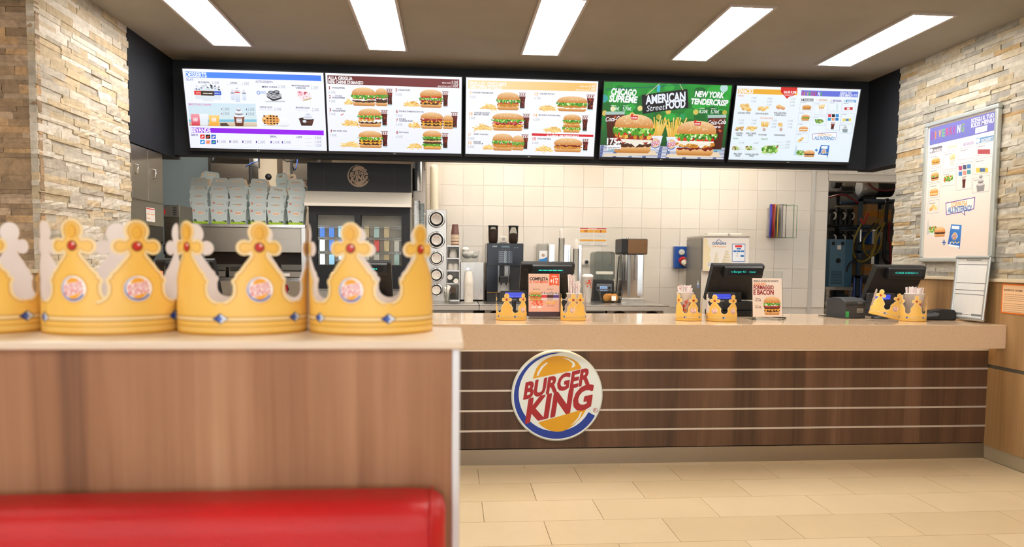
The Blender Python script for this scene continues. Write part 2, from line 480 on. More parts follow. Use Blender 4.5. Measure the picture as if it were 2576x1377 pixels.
# ---- stacked-stone cladding: every stone its own piece
def stone_meshes(m, n=10, seed=1):
    r = random.Random(seed); out = []
    for q in range(n):
        b = B(); nx, nz = 4, 2; g = []
        for i in range(nx+1):
            for k in range(nz+1):
                edge = i in (0, nx) or k in (0, nz)
                g.append((i/nx+r.uniform(-.012,.012), -1+(r.uniform(.0,.06) if edge else r.uniform(-.1,.1)), k/nz+(r.uniform(-.02,.03) if k == nz else r.uniform(-.03,.02) if k == 0 else r.uniform(-.15,.15))))
        fs = [(i*(nz+1)+k, (i+1)*(nz+1)+k, (i+1)*(nz+1)+k+1, i*(nz+1)+k+1) for i in range(nx) for k in range(nz)]
        b.add(g, fs)
        loop = [i*(nz+1) for i in range(nx+1)]+[nx*(nz+1)+k for k in range(1,nz+1)]+[i*(nz+1)+nz for i in range(nx-1,-1,-1)]+[k for k in range(nz-1,0,-1)]
        v = [g[i] for i in loop]; v2 = [(x,0,z) for x,y,z in v]; c = len(v)
        b.add(v+v2, [(i, c+i, c+(i+1)%c, (i+1)%c) for i in range(c)])
        out.append(b.mesh('stone', m))
    return out
def clad(parent, meshes, origin, u, rz, length, z0, z1, seed, ragged0=0., ragged1=0., lmin=.08, lmax=.34, limit=300):
    """rows of stones from origin along unit vector u; rz turns a stone (facing -y) to face outward"""
    r = random.Random(seed); z = z0; n = 0
    while z < z1-.012:
        h = min(r.choice((.024,.028,.034,.038,.042,.03,.046,.026)), z1-z)
        if z1-z-h < .02: h = z1-z
        x = -r.uniform(0, ragged0); end = length+r.uniform(0, ragged1)
        while x < end-.01:
            L = r.uniform(lmin, lmax)
            if end-x-L < .07: L = end-x
            d = r.uniform(.033,.044)
            p = Vector(origin)+Vector(u)*x
            link('stone', r.choice(meshes), parent, (p.x, p.y, z), (0,0,rz), (L-.0008, d, h-.0006)); n += 1
            x += L
        z += h
    return n
ms_r, ms_l, ms_d = stone_meshes(m_stone_r, seed=3), stone_meshes(m_stone_l, seed=4), stone_meshes(m_stone_d, 6, seed=5)
Z_LEDGE = 1.20
# right wall: oak panels below, stone above
wr = struct(B().box(XR+.04,-6,0,XR+.24,5.52,ZC+.05).obj('wall_right', m_backing))
clad(wr, ms_r, (XR+.04,5.52,0), (0,-1,0), -PI/2, 1.75, Z_LEDGE, ZC, 21, .012, 0)
o = B().box(XR+.0,-5.9,Z_LEDGE,XR+.04,3.77,ZC).obj('stone_field', m_stone_r, wr); o['kind'] = 'stuff'
for i, (ya, yb) in enumerate(((-5.9,-3.4),(-3.4,-.9),(-.9,1.6),(1.6,4.1),(4.1,5.52))):
    B().box(XR,ya+.001,.632,XR+.04,yb-.001,1.178).obj('oak_panel', m_oak, wr)
    B().box(XR,ya+.001,.09,XR+.04,yb-.001,.608).obj('oak_panel', m_oak, wr)
B().box(XR+.006,-5.9,.608,XR+.04,5.52,.632).obj('groove_strip', mat('dark_grey_strip','#6c675e',.5,.5), wr)
B().box(XR-.018,-5.9,1.178,XR+.04,5.52,1.2).obj('ledge', m_ledge, wr, bevel=.003)
struct(B().box(XR+.004,-5.9,0,XR+.039,Y_PLINTH+.1,.089).obj('baseboard_right', mat('baseboard_stone','#a79a80',.45)))
# left return wall and its front face
wl = struct(B().box(XL-.36,4.09,0,XL-.04,5.15,ZC+.05).obj('wall_left', m_backing))
clad(wl, ms_l, (XL-.04,4.05,0), (0,1,0), PI/2, 1.10, Z_LEDGE+.02, ZC, 31, 0, .012)
B().box(XL-.04,4.05,.63,XL,5.15,1.198).obj('oak_panel', m_oak, wl)
B().box(XL-.04,4.05,.0,XL,5.15,.61).obj('oak_panel', m_oak, wl)
B().box(XL-.04,4.02,1.2,XL+.018,5.15,1.22).obj('ledge', m_ledge, wl, bevel=.003)
wf = struct(B().box(-6,4.095,0,XL-.04,4.3,ZC+.05).obj('wall_front', m_backing))
clad(wf, ms_d, (-3.0,4.095,0), (1,0,0), 0, 3.0+XL, Z_LEDGE+.02, ZC, 41, 0, 0)
o = B().box(-6,4.055,Z_LEDGE+.02,-3.0,4.095,ZC).obj('stone_field', m_stone_d, wf); o['kind'] = 'stuff'
B().box(-6,4.055,0,XL-.04,4.095,1.2).obj('oak_panel', m_oak, wf)
B().box(-6,4.03,1.2,XL-.04,4.095,1.22).obj('ledge', m_ledge, wf)

# ---- black bulkhead that carries the menu screens
bk = struct(B().box(XL,Y_BULK,2.095,XR,Y_BULK+.12,ZC+.02).obj('wall_bulkhead', m_black_paint))
struct(B().box(XL-.14,5.15,2.072,XL,Y_BULK+.12,ZC+.02).obj('wall_bulkhead_left', m_black_paint))
struct(B().box(XR,5.52,2.085,XR+.14,Y_BULK+.12,ZC+.02).obj('wall_bulkhead_right', m_black_paint))

# ---- tiled back wall with the storeroom doorway
XBL, XDL, XDR, ZD = -.30, 3.87, 4.72, 2.15
wb = struct(B().box(XBL,Y_BACK+.008,0,XDL,Y_BACK+.12,2.62).box(XDL,Y_BACK+.008,ZD,XDR,Y_BACK+.12,2.62).box(XDR,Y_BACK+.008,0,5.6,Y_BACK+.12,2.62).obj('wall_back', m_wall_grout))
wt = .2
tme = B().box(-.0988,-.0,-.0988,.0988,.009,.0988).mesh('tile', m_glaze)
x = XBL+.02
while x < XDL-.01:
    for k in range(4, 13):
        w = min(wt, XDL-x)
        t = link('tile', tme, wb, (x+w/2, Y_BACK, .1+.2*k+.02))
        if w < wt: t.scale.x = w/wt
    x += wt
x = XDL
while x < XDR+.3:
    for k in range(11, 13): link('tile', tme, wb, (x+.1, Y_BACK, .1+.2*k+.0))
    x += wt
B().box(XDL-.001,Y_BACK-.002,0,XDL+.004,Y_BACK+.12,ZD).box(XDL,Y_BACK-.002,ZD-.02,XDR,Y_BACK+.12,ZD).obj('door_jamb', m_white_wall, wb)
# storeroom and kitchen shells
struct(B().box(XDL-.2,9.0,0,5.5,9.05,2.62).obj('wall_storeroom_backing', mat('storeroom_dark_backing','#4a463f',.8)))  # dark backing added so the view through the doorway reads darker
struct(B().box(XDL-.3,Y_BACK+.13,0,XDL-.22,10.4,2.62).obj('wall_storeroom_left', m_white_wall))
struct(B().box(5.5,5.4,0,5.6,10.4,2.62).obj('wall_storeroom_right', m_white_wall))
struct(B().box(XR+.24,5.4,0,5.6,5.52,2.62).obj('wall_storeroom_front', m_white_wall))
struct(B().box(-4.5,10.3,0,5.6,10.4,2.62).obj('wall_kitchen_back', mottled('kitchen_wall_beige','#cfc3b2','#c6baa8',3,.5)))
struct(B().box(XBL,Y_BACK+.13,0,XBL+.1,10.3,2.62).obj('wall_kitchen_right', m_white_wall))
struct(B().box(-4.5,4.3,0,-4.4,10.3,2.62).obj('wall_kitchen_left', m_white_wall))
# dining-room end of the shop behind the camera: piers with shop windows between them
wre = struct(B().box(-6,-6.1,0,6,-6,.5).box(-6,-6.1,2.6,6,-6,ZC+.05).box(-6.1,-6.1,.5,-5.6,-6,2.6).box(-2.1,-6.1,.5,-1.7,-6,2.6).box(1.7,-6.1,.5,2.1,-6,2.6).box(5.2,-6.1,.5,6,-6,2.6).obj('wall_rear', m_white_wall))
struct(B().box(-6.1,-6,0,-6,4.3,ZC+.05).obj('wall_dining_left', m_white_wall))
m_pane = mat('window_glass', '#ffffff', .02, trans=1., ior=1.02)
for i, (a, b_) in enumerate(((-5.6,-2.1),(-1.7,1.7),(2.1,5.2))):
    w = struct(B().box(a,-6.08,.5,a+.06,-6.02,2.6).box(b_-.06,-6.08,.5,b_,-6.02,2.6).box(a,-6.08,.5,b_,-6.02,.56).box(a,-6.08,2.54,b_,-6.02,2.6).obj('window_%d' % (i+1), mat('window_frame_grey','#55585a',.4,.5)))

# ================================================================== CEILING LIGHTS
m_lamp_frame = mat('lamp_frame_grey', '#b3aaa6', .5)
m_diff = mat('lamp_diffuser', '#ffffff', .6, emit='#fff8ee', estr=PANEL_LIGHT)
def lamp_panel(cx, ya, label, yb=None):
    t = thing('ceiling_light', label, 'ceiling light', (cx, ya, ZC-.012), 0, 'LED panels set in the taupe ceiling')
    L = 1.19
    fr = B().box(-.148,0,0,-.131,L,.014).box(.131,0,0,.148,L,.014).box(-.131,0,0,.131,.017,.014).box(-.131,L-.017,0,.131,L,.014).obj('frame', m_lamp_frame, t)
    B().box(-.131,.017,.003,.131,L-.017,.008).obj('diffuser', m_diff, t)
    return t
for cx, ya, lb in ((-1.585,4.30,'dessert menu screen'),(-.47,4.28,'grilled burger menu screen'),(.66,4.27,'chicken menu screen'),(1.808,4.28,'green street food screen'),(2.968,4.29,'snacks and kids menu screen')):
    lamp_panel(cx, ya, 'long white LED ceiling panel in front of the '+lb)
for row, ya in enumerate((1.3,-1.7,-4.7)):  # extra panels out of view, added to light the dining side
    for cx in (-3.85,-1.585,.66,2.9):
        lamp_panel(cx, ya, 'unseen LED ceiling panel added over the dining area')

# ================================================================== SERVICE COUNTER
m_quartz = speckled('quartz_beige', '#d3b799', '#c3a483', '#dbc5a9', .1, 200)
ct = B().box(XL+.003,Y_SLAB,.752,XR-.0,5.17,Z_TOP).obj('countertop', m_quartz, bevel=.003)
tag(ct, 'thick beige speckled quartz countertop of the long service counter', 'countertop')
cf = thing('counter_front', 'dark walnut counter front with pale horizontal metal strips', 'counter', (0, Y_PLINTH, 0))
zs = [.100,.219,.347,.475,.602,.728]
for i in range(5):
    B().box(XL+.003,0,zs[i]+.006,XR,.03,zs[i+1]-.006).obj('walnut_panel', m_walnut, cf)
for z in zs[1:]:
    B().box(XL+.003,-.004,z-.006,XR,.03,z+.006).obj('metal_strip', m_alu_strip, cf)
B().box(XL+.003,.0,0,XR,.03,.1).obj('plinth', steel('plinth_steel','#a39684',.4,0), cf)
B().box(XL+.003,.03,0,XR-.001,.6,.750).obj('carcass', mat('carcass_grey','#8b8378',.6), cf)
led = B().box(XL+.003,0,0,XR-.02,.02,.008).obj('led_strip', mat('led_strip_warm','#ffffff',.5,emit='#ffdfb0',estr=3.5), None, (0,4.40,.7435))
tag(led, 'warm LED strip fixed under the counter overhang', 'light strip')

# ================================================================== FOREGROUND: partition, red bench, paper crowns
pt = thing('booth_partition', 'warm oak laminate booth partition with pale top shelf', 'partition', (0, 1.055, 0))
B().box(-1.9,0,0,.0025,.195,1.168).obj('oak_panel', m_oak_warm, pt)
B().box(.0025,-.002,0,.0145,.197,1.168).obj('metal_edge', mat('satin_metal_edge','#d6d8de',.35,.4), pt, bevel=.002)
B().box(-1.92,-.012,1.168,.019,.207,1.18).obj('top_shelf', mottled('cream_laminate','#e6d6c2','#e0cfba',9,.35), pt, bevel=.003)
m_red = mottled('red_leatherette', '#c4191e', '#b8151a', 5, .38, .25, 260)
bn = thing('booth_bench', 'bright red leatherette booth bench fixed to the oak partition', 'bench', (0, 1.052, 0))
prof = [(-.0,.50),(-.0,.945)]+[(-.022+.022*math.cos(t), .945+.022*math.sin(t)) for t in [PI*i/16 for i in range(1,9)]]
prof += [(-.06,.966)]+[(-.062+.036*math.cos(t), .930+.036*math.sin(t)) for t in [PI/2+PI*i/16 for i in range(1,9)]]+[(-.105,.72),(-.112,.55),(-.10,.50)]
b = B(); n = len(prof)
# padded back: profile swept along x, drawn in towards the rounded end
xs = [-1.9,-.06,-.03,-.018,-.010,-.006]; ins = [0,0,.002,.006,.014,.026]
vv = []
for x, q in zip(xs, ins):
    for (y, z) in prof: vv.append((x, y+q*(1 if y < -.05 else 0), z-q*(1 if z > .9 else 0)))
ff = [(i*n+j, i*n+(j+1)%n, (i+1)*n+(j+1)%n, (i+1)*n+j) for i in range(len(xs)-1) for j in range(n)]
ff = [tuple(reversed(f)) for f in ff]
b.add(vv, ff, 0, True); b.add(vv[-n:], [tuple(range(n))]); b.add(vv[:n], [tuple(reversed(range(n)))])
back = b.obj('back_cushion', m_red, bn)
B().tube([(-.026,p[0]-.0005,p[1]+.0005) for p in prof[4:-1]], .0016, 6).obj('piping', m_red, back)
B().rbox(-1.9,-.62,.36,-.006,-.002,.47,.035,0,'x').obj('seat_cushion', m_red, bn)
B().box(-1.9,-.58,0,-.01,-.004,.36).obj('base', m_oak_warm, bn)

# ---- round emblem: bun halves, slanted lettering and a swirl, used on the sign, the crowns and the cooler header
def swirl(c, cx, cy, r, col, n=44):
    """crescent that starts thin at the top and grows round the left to the lower right"""
    out, inn = [], []
    for i in range(n+1):
        t = math.radians(82+ (332-82)*i/n); f = i/n
        w = (.012+.168*min(1, f/.8)**.85)*r if f > .03 else .012*r*f/.03
        w = min(w, .168*r)
        out.append((cx+.945*r*math.cos(t), cy+.945*r*math.sin(t))); inn.append((cx+(.945*r-w)*math.cos(t), cy+(.945*r-w)*math.sin(t)))
    c.raw(out+inn, [(i, i+1, n+1+i+1, n+1+i) for i in range(n)], [rgb(col)]*(2*n+2))
def emblem(c, cx, cy, r, disc='#e3ece9', blue='#1248a8', bun='#e0a21a', red='#a9242b', ring=None, fine=True, n=48, shine=None, heavy=None):
    if ring: c.ell(cx, cy, r, r, ring, n=n); 
    if disc: c.ell(cx, cy, r*.985 if ring else r, None, disc, n=n)
    L = c._layer
    swirl(c, cx, cy, r, blue, 44 if fine else 20)
    sl = math.radians(13)
    def P(x, y): return (cx+x*r*math.cos(0), cy+y*r)
    # upper bun
    pts = [P(-.545,.375)]
    for i in range(15):
        t = i/14; x = -.545+1.0*t+.06*t; y0 = .375+.245*t
        hgt = .40*math.sin(PI*t**.85)**.62
        pts.append(P(x-.02*math.sin(PI*t), y0+hgt*(1-.12*t)))
    pts.append(P(.51,.615)); pts.append(P(.50,.585))
    c.poly(pts, bun)
    # lower bun
    pts = [P(-.40,-.575)]
    for i in range(15):
        t = i/14; x = -.40+1.03*t; y0 = -.60+.285*t
        pts.append(P(x, y0-.34*math.sin(PI*t**1.1)**.75*(1-.1*t)))
    pts += [P(.635,-.30),(P(.62,-.285))]
    c.poly(pts, bun)
    if shine and fine:
        c.poly([P(-.455,.43),P(-.435,.52),P(-.36,.64),P(-.24,.735),P(-.22,.715),P(-.32,.62),P(-.385,.52),P(-.42,.44)], shine)
        c.poly([P(.09,.83),P(.24,.80),P(.36,.73),P(.385,.655),P(.33,.615),P(.30,.62),P(.325,.70),P(.24,.77)], shine)
        c.poly([P(.30,-.655),P(.42,-.58),P(.50,-.48),P(.545,-.36),P(.51,-.365),P(.46,-.48),P(.38,-.575)], shine)
    rot = math.radians(13.0)
    def word(w, x0, y0, x1, h):
        vs, fs, wd = text2d(w, heavy if heavy is not None else (.045 if fine else .03), 0)
        kx = (x1-x0)*r/wd; ky = h*r/.69; out = []
        for a, bb, z in vs:
            p = a*kx; q = bb*ky
            out.append((cx+x0*r+p+q*.14, cy+y0*r+q+p*math.tan(rot), z))
        c.raw(out, fs, [rgb(red)]*len(out))
    word('BURGER', -.745, -.065, .70, .345)
    word('KING', -.70, -.58, .74, .50)
    if fine:
        x, y = P(.845,-.335); c.text('®', x-.06*r, y-.04*r, .10*r, red, 0, 1)
# crown outline for one point, unrolled
def crown_half():
    p = []
    for i in range(9):
        t = math.radians(270-90*i/8); p.append((.0510+.0172*math.cos(t), .0680+.0172*math.sin(t)))
    p += [(.0338,.0760),(.0354,.0795),(.0360,.0832),(.0344,.0866),(.0316,.0885),(.0312,.0925),(.0290,.0958),(.0256,.0990),(.0228,.1035),(.0200,.1085),(.0165,.1135),(.0133,.1185),(.0108,.1230)]
    for i in range(15):
        t = math.radians(-140+262*i/14); p.append((.0188+.0108*math.cos(t), .1340+.0122*math.sin(t)))
    for i in range(11):
        t = math.radians(-38+128*i/10); p.append((.0146*math.cos(t), .1575+.0172*math.sin(t)))
    return p
CH = crown_half()
C_OUT = [(-.051,0),(.051,0)]+CH+[(-x,z) for x,z in reversed(CH[:-1])]          # ccw
def inset(pts, d):
    n = len(pts); out = []
    for i in range(n):
        (x0,y0),(x1,y1),(x2,y2) = pts[i-1], pts[i], pts[(i+1)%n]
        tx, ty = x2-x0, y2-y0; L = math.hypot(tx,ty) or 1
        out.append((x1-ty/L*d, y1+tx/L*d))
    return out
def crown_cell(step):
    from mathutils.geometry import delaunay_2d_cdt
    pts = list(C_OUT)
    for i in range(1, 16): pts.insert(i, (-.051+.102*i/16, 0))
    nb = len(pts); edges = [(i,(i+1)%nb) for i in range(nb)]; co = [Vector(p) for p in pts]
    x = -.051+step/2; row = 0
    while x < .051:
        z = step/2
        while z < .175:
            if min((x-a)**2+(z-b)**2 for a,b in pts) > (step*.45)**2: co.append(Vector((x,z)))
            z += step
        x += step
    r = delaunay_2d_cdt(co, edges, [list(range(nb))], 1, 1e-6)
    vs = [(v.x,v.y) for v in r[0]]; fs = []
    for f in r[2]:
        f = tuple(f); a, b_, c_ = (vs[i] for i in f[:3])
        ar = (b_[0]-a[0])*(c_[1]-a[1])-(c_[0]-a[0])*(b_[1]-a[1])
        fs.append(f if ar > 0 else tuple(reversed(f)))
    return vs, fs
CELL_F, CELL_C = crown_cell(.0045), crown_cell(.009)
m_gold = mottled('crown_card_gold', '#f0c05c', '#f3c666', 14, .3)
m_cardin = mat('crown_card_white', '#ece2de', .6)
m_crown_print = print_mat('crown_print', rough=.36)
def crown_meshes(rx, ry, centers, cell_len, cell, fine, emblems, lifts=None):
    """returns (body, lining, ornament) meshes; centers: where each point stands, metres round the band from the -y side"""
    N = 720; th_t = [0.]; tab = [0.]
    for i in range(N):
        t0, t1 = 2*PI*i/N, 2*PI*(i+1)/N
        tab.append(tab[-1]+math.hypot(rx*(math.sin(t1)-math.sin(t0)), ry*(math.cos(t1)-math.cos(t0))))
    circ = tab[-1]
    def theta(q):                       # arc length from the front (-y) point -> angle
        q %= circ; lo, hi = 0, N
        while hi-lo > 1:
            m = (lo+hi)//2
            if tab[m] <= q: lo = m
            else: hi = m
        return 2*PI*(lo+(q-tab[lo])/(tab[lo+1]-tab[lo]))/N
    span = cell_len or circ/5; k = span/.102
    centers = [centers[0]+span*i for i in range(5)] if len(centers) == 1 else centers
    body = B()
    lifts = lifts or [0]*len(centers)
    cells = []
    def wrap(c0, lf):
        def mp(u, z, d):
            th = theta(c0+u*k)
            nx, ny = math.sin(th)/rx, -math.cos(th)/ry; L = math.hypot(nx, ny)
            return (rx*math.sin(th)+nx/L*(d+lf), -ry*math.cos(th)+ny/L*(d+lf), z)
        return mp
    ornament = []
    for c0, lf, em in zip(centers, lifts, emblems):
        mp = wrap(c0, lf); vs, fs = cell
        body.add([mp(u,z,0) for u,z in vs], fs, 0, True)
        body.add([mp(u,z,-.0005) for u,z in vs], [tuple(reversed(f)) for f in fs], 1, True)
        cv = Canvas()
        edge = [p for p in C_OUT[2:]]
        ins = inset(C_OUT, .0038)[2:]; ins2 = inset(C_OUT, .0050)[2:]
        ne = len(edge); qs = [(i, i+1, ne+i+1, ne+i) for i in range(ne-1)]
        cv.raw(edge+ins, qs, [rgb('#f2d9a2')]*(2*ne))
        if fine: cv.raw(ins+ins2, qs, [rgb('#cf9636')]*(2*ne))
        for z0, z1, c_ in ((.0,.0035,'#c58a26'),(.0205,.0222,'#b97f22'),(.0222,.0275,'#f0d49a'),(.0275,.0290,'#c58c2c'),(.0125,.0140,'#d39a34')):
            for i in range(12):
                a, b_ = -.051+.102*i/12, -.051+.102*(i+1)/12
                cv.rect(a, z0, b_, z1, c_)
        if fine:
            for i in range(26):
                a = -.051+.102*(i+.5)/26; cv.ell(a, .0085, .0011, .0011, '#f2d596', n=6)
        cj = Canvas()
        # jewel
        cj.ell(0,.1345,.0082,.0082,'#b07d22', n=20); cj.ell(0,.1345,.0070,.0070,'#8e1410',n=20); cj.ell(-.0005,.1350,.0055,.0055,'#c52a1e',n=16); cj.ell(.0022,.1375,.0019,.0019,'#f6d9d0',n=10)
        if fine: cj.ell(0,.156,.0075,.0105,'#d99b2e',n=20); cj.ell(-.0008,.156,.006,.009,'#eab448',n=20)
        # diamonds on the band
        for u in (.051,):
            cv.poly([(u-.0112,.0255),(u,.0172),(u+.0112,.0255),(u,.0345)], '#6a5a45')
            cv.poly([(u-.0095,.0255),(u,.0186),(u,.0330)], '#2b3f8c'); cv.poly([(u,.0186),(u+.0095,.0255),(u,.0330)], '#dfe6f4')
            cv.poly([(u-.0045,.0255),(u,.0215),(u+.0035,.0255),(u,.0295)], '#4a6fc2')
        if em:
            if fine:
                for i in range(40):
                    t = 2*PI*i/40; cj.ell(.0265*0+.0212*math.cos(t), .070+.0212*math.sin(t), .0009, .0009, '#d79c36', n=6)
            emblem(cj, 0, .070, .0195, disc='#fbf6f6', blue='#4a66b4', bun='#f0a92c', red='#d83a50', fine=fine, n=32, heavy=.012)
        o_ = len(cv.V); cv.V += [(x/k, y, L+3) for x, y, L in cj.V]; cv.C += cj.C; cv.F += [tuple(i+o_ for i in f) for f in cj.F]      # kept round on the wrapped band
        # fine subdivision is not needed: primitives are small against the radius
        cells.append((cv, mp))
    me_b = body.mesh('body', [m_gold, m_cardin])
    V, F, C = [], [], []
    for cv, mp in cells:
        cv.V, cv.F, cv.C = subdivide(cv.V, cv.F, cv.C, .005)
        o = len(V); V += [mp(x, y, .0004+L*.00007) for x, y, L in cv.V]; C += cv.C; F += [tuple(i+o for i in f) for f in cv.F]
    me_p = bpy.data.meshes.new('printed_ornament'); me_p.from_pydata(V, [], F)
    at = me_p.color_attributes.new('Col', 'FLOAT_COLOR', 'POINT'); at.data.foreach_set('color', [x for q in C for x in (*q, 1.)])
    me_p.materials.append(m_crown_print); me_p.update()
    return me_b, me_p
def crown(meshes, label, loc, rot=(0,0,0), group=None, scale=1.):
    t = thing('paper_crown_hat', label, 'paper crown', loc, 0, group); t.rotation_euler = rot; t.scale = (scale,)*3
    link('body', meshes[0], t); link('printed_ornament', meshes[1], t)
    return t
gA = 'paper crowns in a row on the partition shelf'
Yc = 1.203
crown(crown_meshes(.1005,.083,[-.023],None,CELL_F,True,[1,0,0,0,0]), 'gold paper crown at the metal-edged end of the shelf', (-.1305,Yc,1.18), group=gA)
crown(crown_meshes(.1015,.083,[.046],None,CELL_F,True,[1,0,0,0,0]), 'gold paper crown second from the metal-edged shelf end', (-.3365,Yc,1.18), group=gA)
cs = [.070+.1225*i for i in range(5)]
crown(crown_meshes(.1010,.083,cs,.1225,CELL_F,True,[1,0,0,0,1],[.0012,0,0,0,-.0004]), 'gold paper crown with overlapping front seam and two emblems', (-.5420,Yc,1.18), group=gA)
crown(crown_meshes(.1000,.083,[.168],None,CELL_F,True,[0,0,0,0,0]), 'gold paper crown at the shelf end away from the metal edge', (-.7475,Yc,1.18), group=gA)

# ================================================================== pictures of food, drawn as flat print
def bumpy(x0, y0, x1, y1, r, n=18, amp=.25, taper=.04):
    """ragged horizontal slab"""
    h = y1-y0; p = []
    for i in range(n+1):
        t = i/n; p.append((x0+(x1-x0)*t, y0+h*amp*r.uniform(-.5,.5)*(1 if 0 < i < n else 0)+h*.3*(abs(2*t-1)**4)))
    for i in range(n+1):
        t = 1-i/n; p.append((x0+(x1-x0)*t, y1+h*amp*r.uniform(-.5,.5)*(1 if 0 < i < n else 0)-h*.3*(abs(2*t-1)**4)))
    return p
def dots(c, x0, y0, x1, y1, n, size, cols, r, ry=.6):
    for i in range(n):
        q = size*r.uniform(.6,1.3)
        c.ell(r.uniform(x0,x1), r.uniform(y0,y1), q, q*ry, r.choice(cols), n=7, rot=r.uniform(0,3))
def burger(c, x, y, w, h, stack, seed=0, detail=1.):
    """stack: layers from the bottom up, e.g. 'B m c t l T'"""
    r = random.Random(seed); hs = {'B':.19,'m':.12,'k':.15,'c':.05,'t':.08,'b':.10,'l':.13,'w':.04,'o':.08,'M':.09,'T':.36,'s':.06}
    tot = sum(hs[s] for s in stack)*.92; z = y
    for s in stack:
        d = hs[s]/tot*h; q = max(3, int(14*detail))
        if s == 'B':
            pts = [(x+w*.10,z),(x+w*.90,z),(x+w*.955,z+d*.35),(x+w*.96,z+d),(x+w*.04,z+d),(x+w*.045,z+d*.35)]
            c.poly(pts, ['#b9702f','#b9702f','#d2924c','#ecc08a','#ecc08a','#d2924c'])
        elif s == 'm':
            c.poly(bumpy(x+w*.03,z-d*.1,x+w*.97,z+d*1.15,r), '#4b2b1d'); dots(c,x+w*.06,z+d*.1,x+w*.94,z+d*.9,q,w*.022,['#6d4029','#351b12','#80503a'],r)
        elif s == 'k':
            c.poly(bumpy(x+w*.02,z-d*.1,x+w*.98,z+d*1.15,r), '#c9822c'); dots(c,x+w*.05,z+d*.1,x+w*.95,z+d*.9,q,w*.028,['#e3a94e','#a5641c','#f0c06a'],r)
        elif s == 'c':
            pts = [(x+w*.03,z+d*1.3),(x+w*.03,z+d*.4)]
            for k in range(5):
                a = x+w*(.06+.18*k); pts += [(a,z+d*.2),(a+w*.09,z-d*(1.2 if k%2 else 2.2)),(a+w*.17,z+d*.2)]
            pts += [(x+w*.97,z+d*.4),(x+w*.97,z+d*1.3)]
            c.poly(pts, '#f2ae34')
        elif s == 'w':
            c.poly(bumpy(x+w*.05,z-d*.8,x+w*.95,z+d*1.3,r,14,.8), '#f7f0e2')
        elif s == 't':
            for a, b_ in ((.05,.47),(.5,.95)): c.poly(rrect(x+w*a,z-d*.05,x+w*b_,z+d*1.1,d*.4,3), ['#b81a12' if i < 8 else '#e84a34' for i in range(16)])
        elif s == 'b':
            c.poly(bumpy(x,z-d*.3,x+w,z+d*1.2,r,20,.9), '#9c2a24'); dots(c,x+w*.03,z,x+w*.97,z+d,q,w*.03,['#d8776b','#7a1c1a','#c5473d','#f0a79a'],r,.4)
        elif s == 'M':
            c.poly(bumpy(x+w*.06,z-d*.1,x+w*.94,z+d*1.1,r,12,.1), ['#e0a561']*13+['#f0c993']*13)
        elif s == 'o':
            dots(c,x+w*.05,z+d*.2,x+w*.95,z+d*.8,10,w*.06,['#e8a53a','#f2be5c','#cf8a26'],r,.8)
        elif s == 's':
            c.poly(bumpy(x+w*.06,z-d*.4,x+w*.94,z+d,r,16,.9), '#7b1f16')
        elif s == 'l':
            c.poly(bumpy(x-w*.02,z-d*.25,x+w*1.02,z+d*1.25,r,26,.9), '#4f9a2c')
            dots(c,x,z-d*.1,x+w,z+d*1.1,int(q*1.8),w*.034,['#8fcf4a','#2f7424','#b5e07a','#63b036','#e4f0c4'],r,.7)
        elif s == 'T':
            n = 22; pts = [(x+w*(.5+.48*math.cos(PI*i/n)), z+d*(.12+.88*math.sin(PI*i/n)**.8)) for i in range(n+1)]+[(x+w*.03,z),(x+w*.97,z)]
            c0, c1 = rgb('#cf8439'), rgb('#f3cf9c')
            c.poly(pts, [tuple(c0[k]+(c1[k]-c0[k])*min(1,max(0,(p[1]-z)/d))**1.2 for k in range(3)) for p in pts])
            for i in range(int(26*detail)):
                t = r.uniform(.2,PI-.2); q_ = r.uniform(.35,.93)
                c.ell(x+w*(.5+.46*q_*math.cos(t)), z+d*(.12+.84*q_*math.sin(t)**.8), w*.011, w*.007, r.choice(['#fbe9c8','#f6ddb0']), n=6, rot=r.uniform(0,3))
        z += d*.92
def fries(c, x, y, w, h, seed=0, n=22):
    r = random.Random(seed)
    c.poly([(x,y),(x+w,y),(x+w*.9,y+h*.45),(x+w*.6,y+h*.75),(x+w*.3,y+h*.5)], '#dfa03a')
    for i in range(n):
        t = r.random(); L = w*r.uniform(.28,.5); a = r.uniform(-.9,.9); th = h*.13
        cx, cy = x+w*(.12+.76*t), y+h*(.1+r.uniform(0,.62)*(1-abs(2*t-1)*.7))
        ca, sa = math.cos(a), math.sin(a)
        pts = [(cx+p*ca-q*sa, cy+p*sa+q*ca) for p, q in ((-L/2,-th/2),(L/2,-th/2),(L/2,th/2),(-L/2,th/2))]
        k = r.choice(('#f3c659','#e9ad40','#fadb85','#d9962f')); c.poly(pts, [k, k, '#fbe2a0', '#fbe2a0'])
def upright_fries(c, x, y, w, h, seed=0, n=16):
    r = random.Random(seed)
    for i in range(n):
        t = (i+.5)/n; a = (t-.5)*.7+r.uniform(-.06,.06); L = h*r.uniform(.75,1.08); th = w*.09
        cx, cy = x+w*(.1+.8*t), y
        k = r.choice(('#f6cf62','#eebb4a','#fbe08c')); ca, sa = math.cos(PI/2-a), math.sin(PI/2-a)
        c.poly([(cx+p*ca-q*sa, cy+p*sa+q*ca) for p, q in ((0,-th/2),(L,-th/2),(L,th/2),(0,th/2))], ['#dba23c',k,k,'#dba23c'])
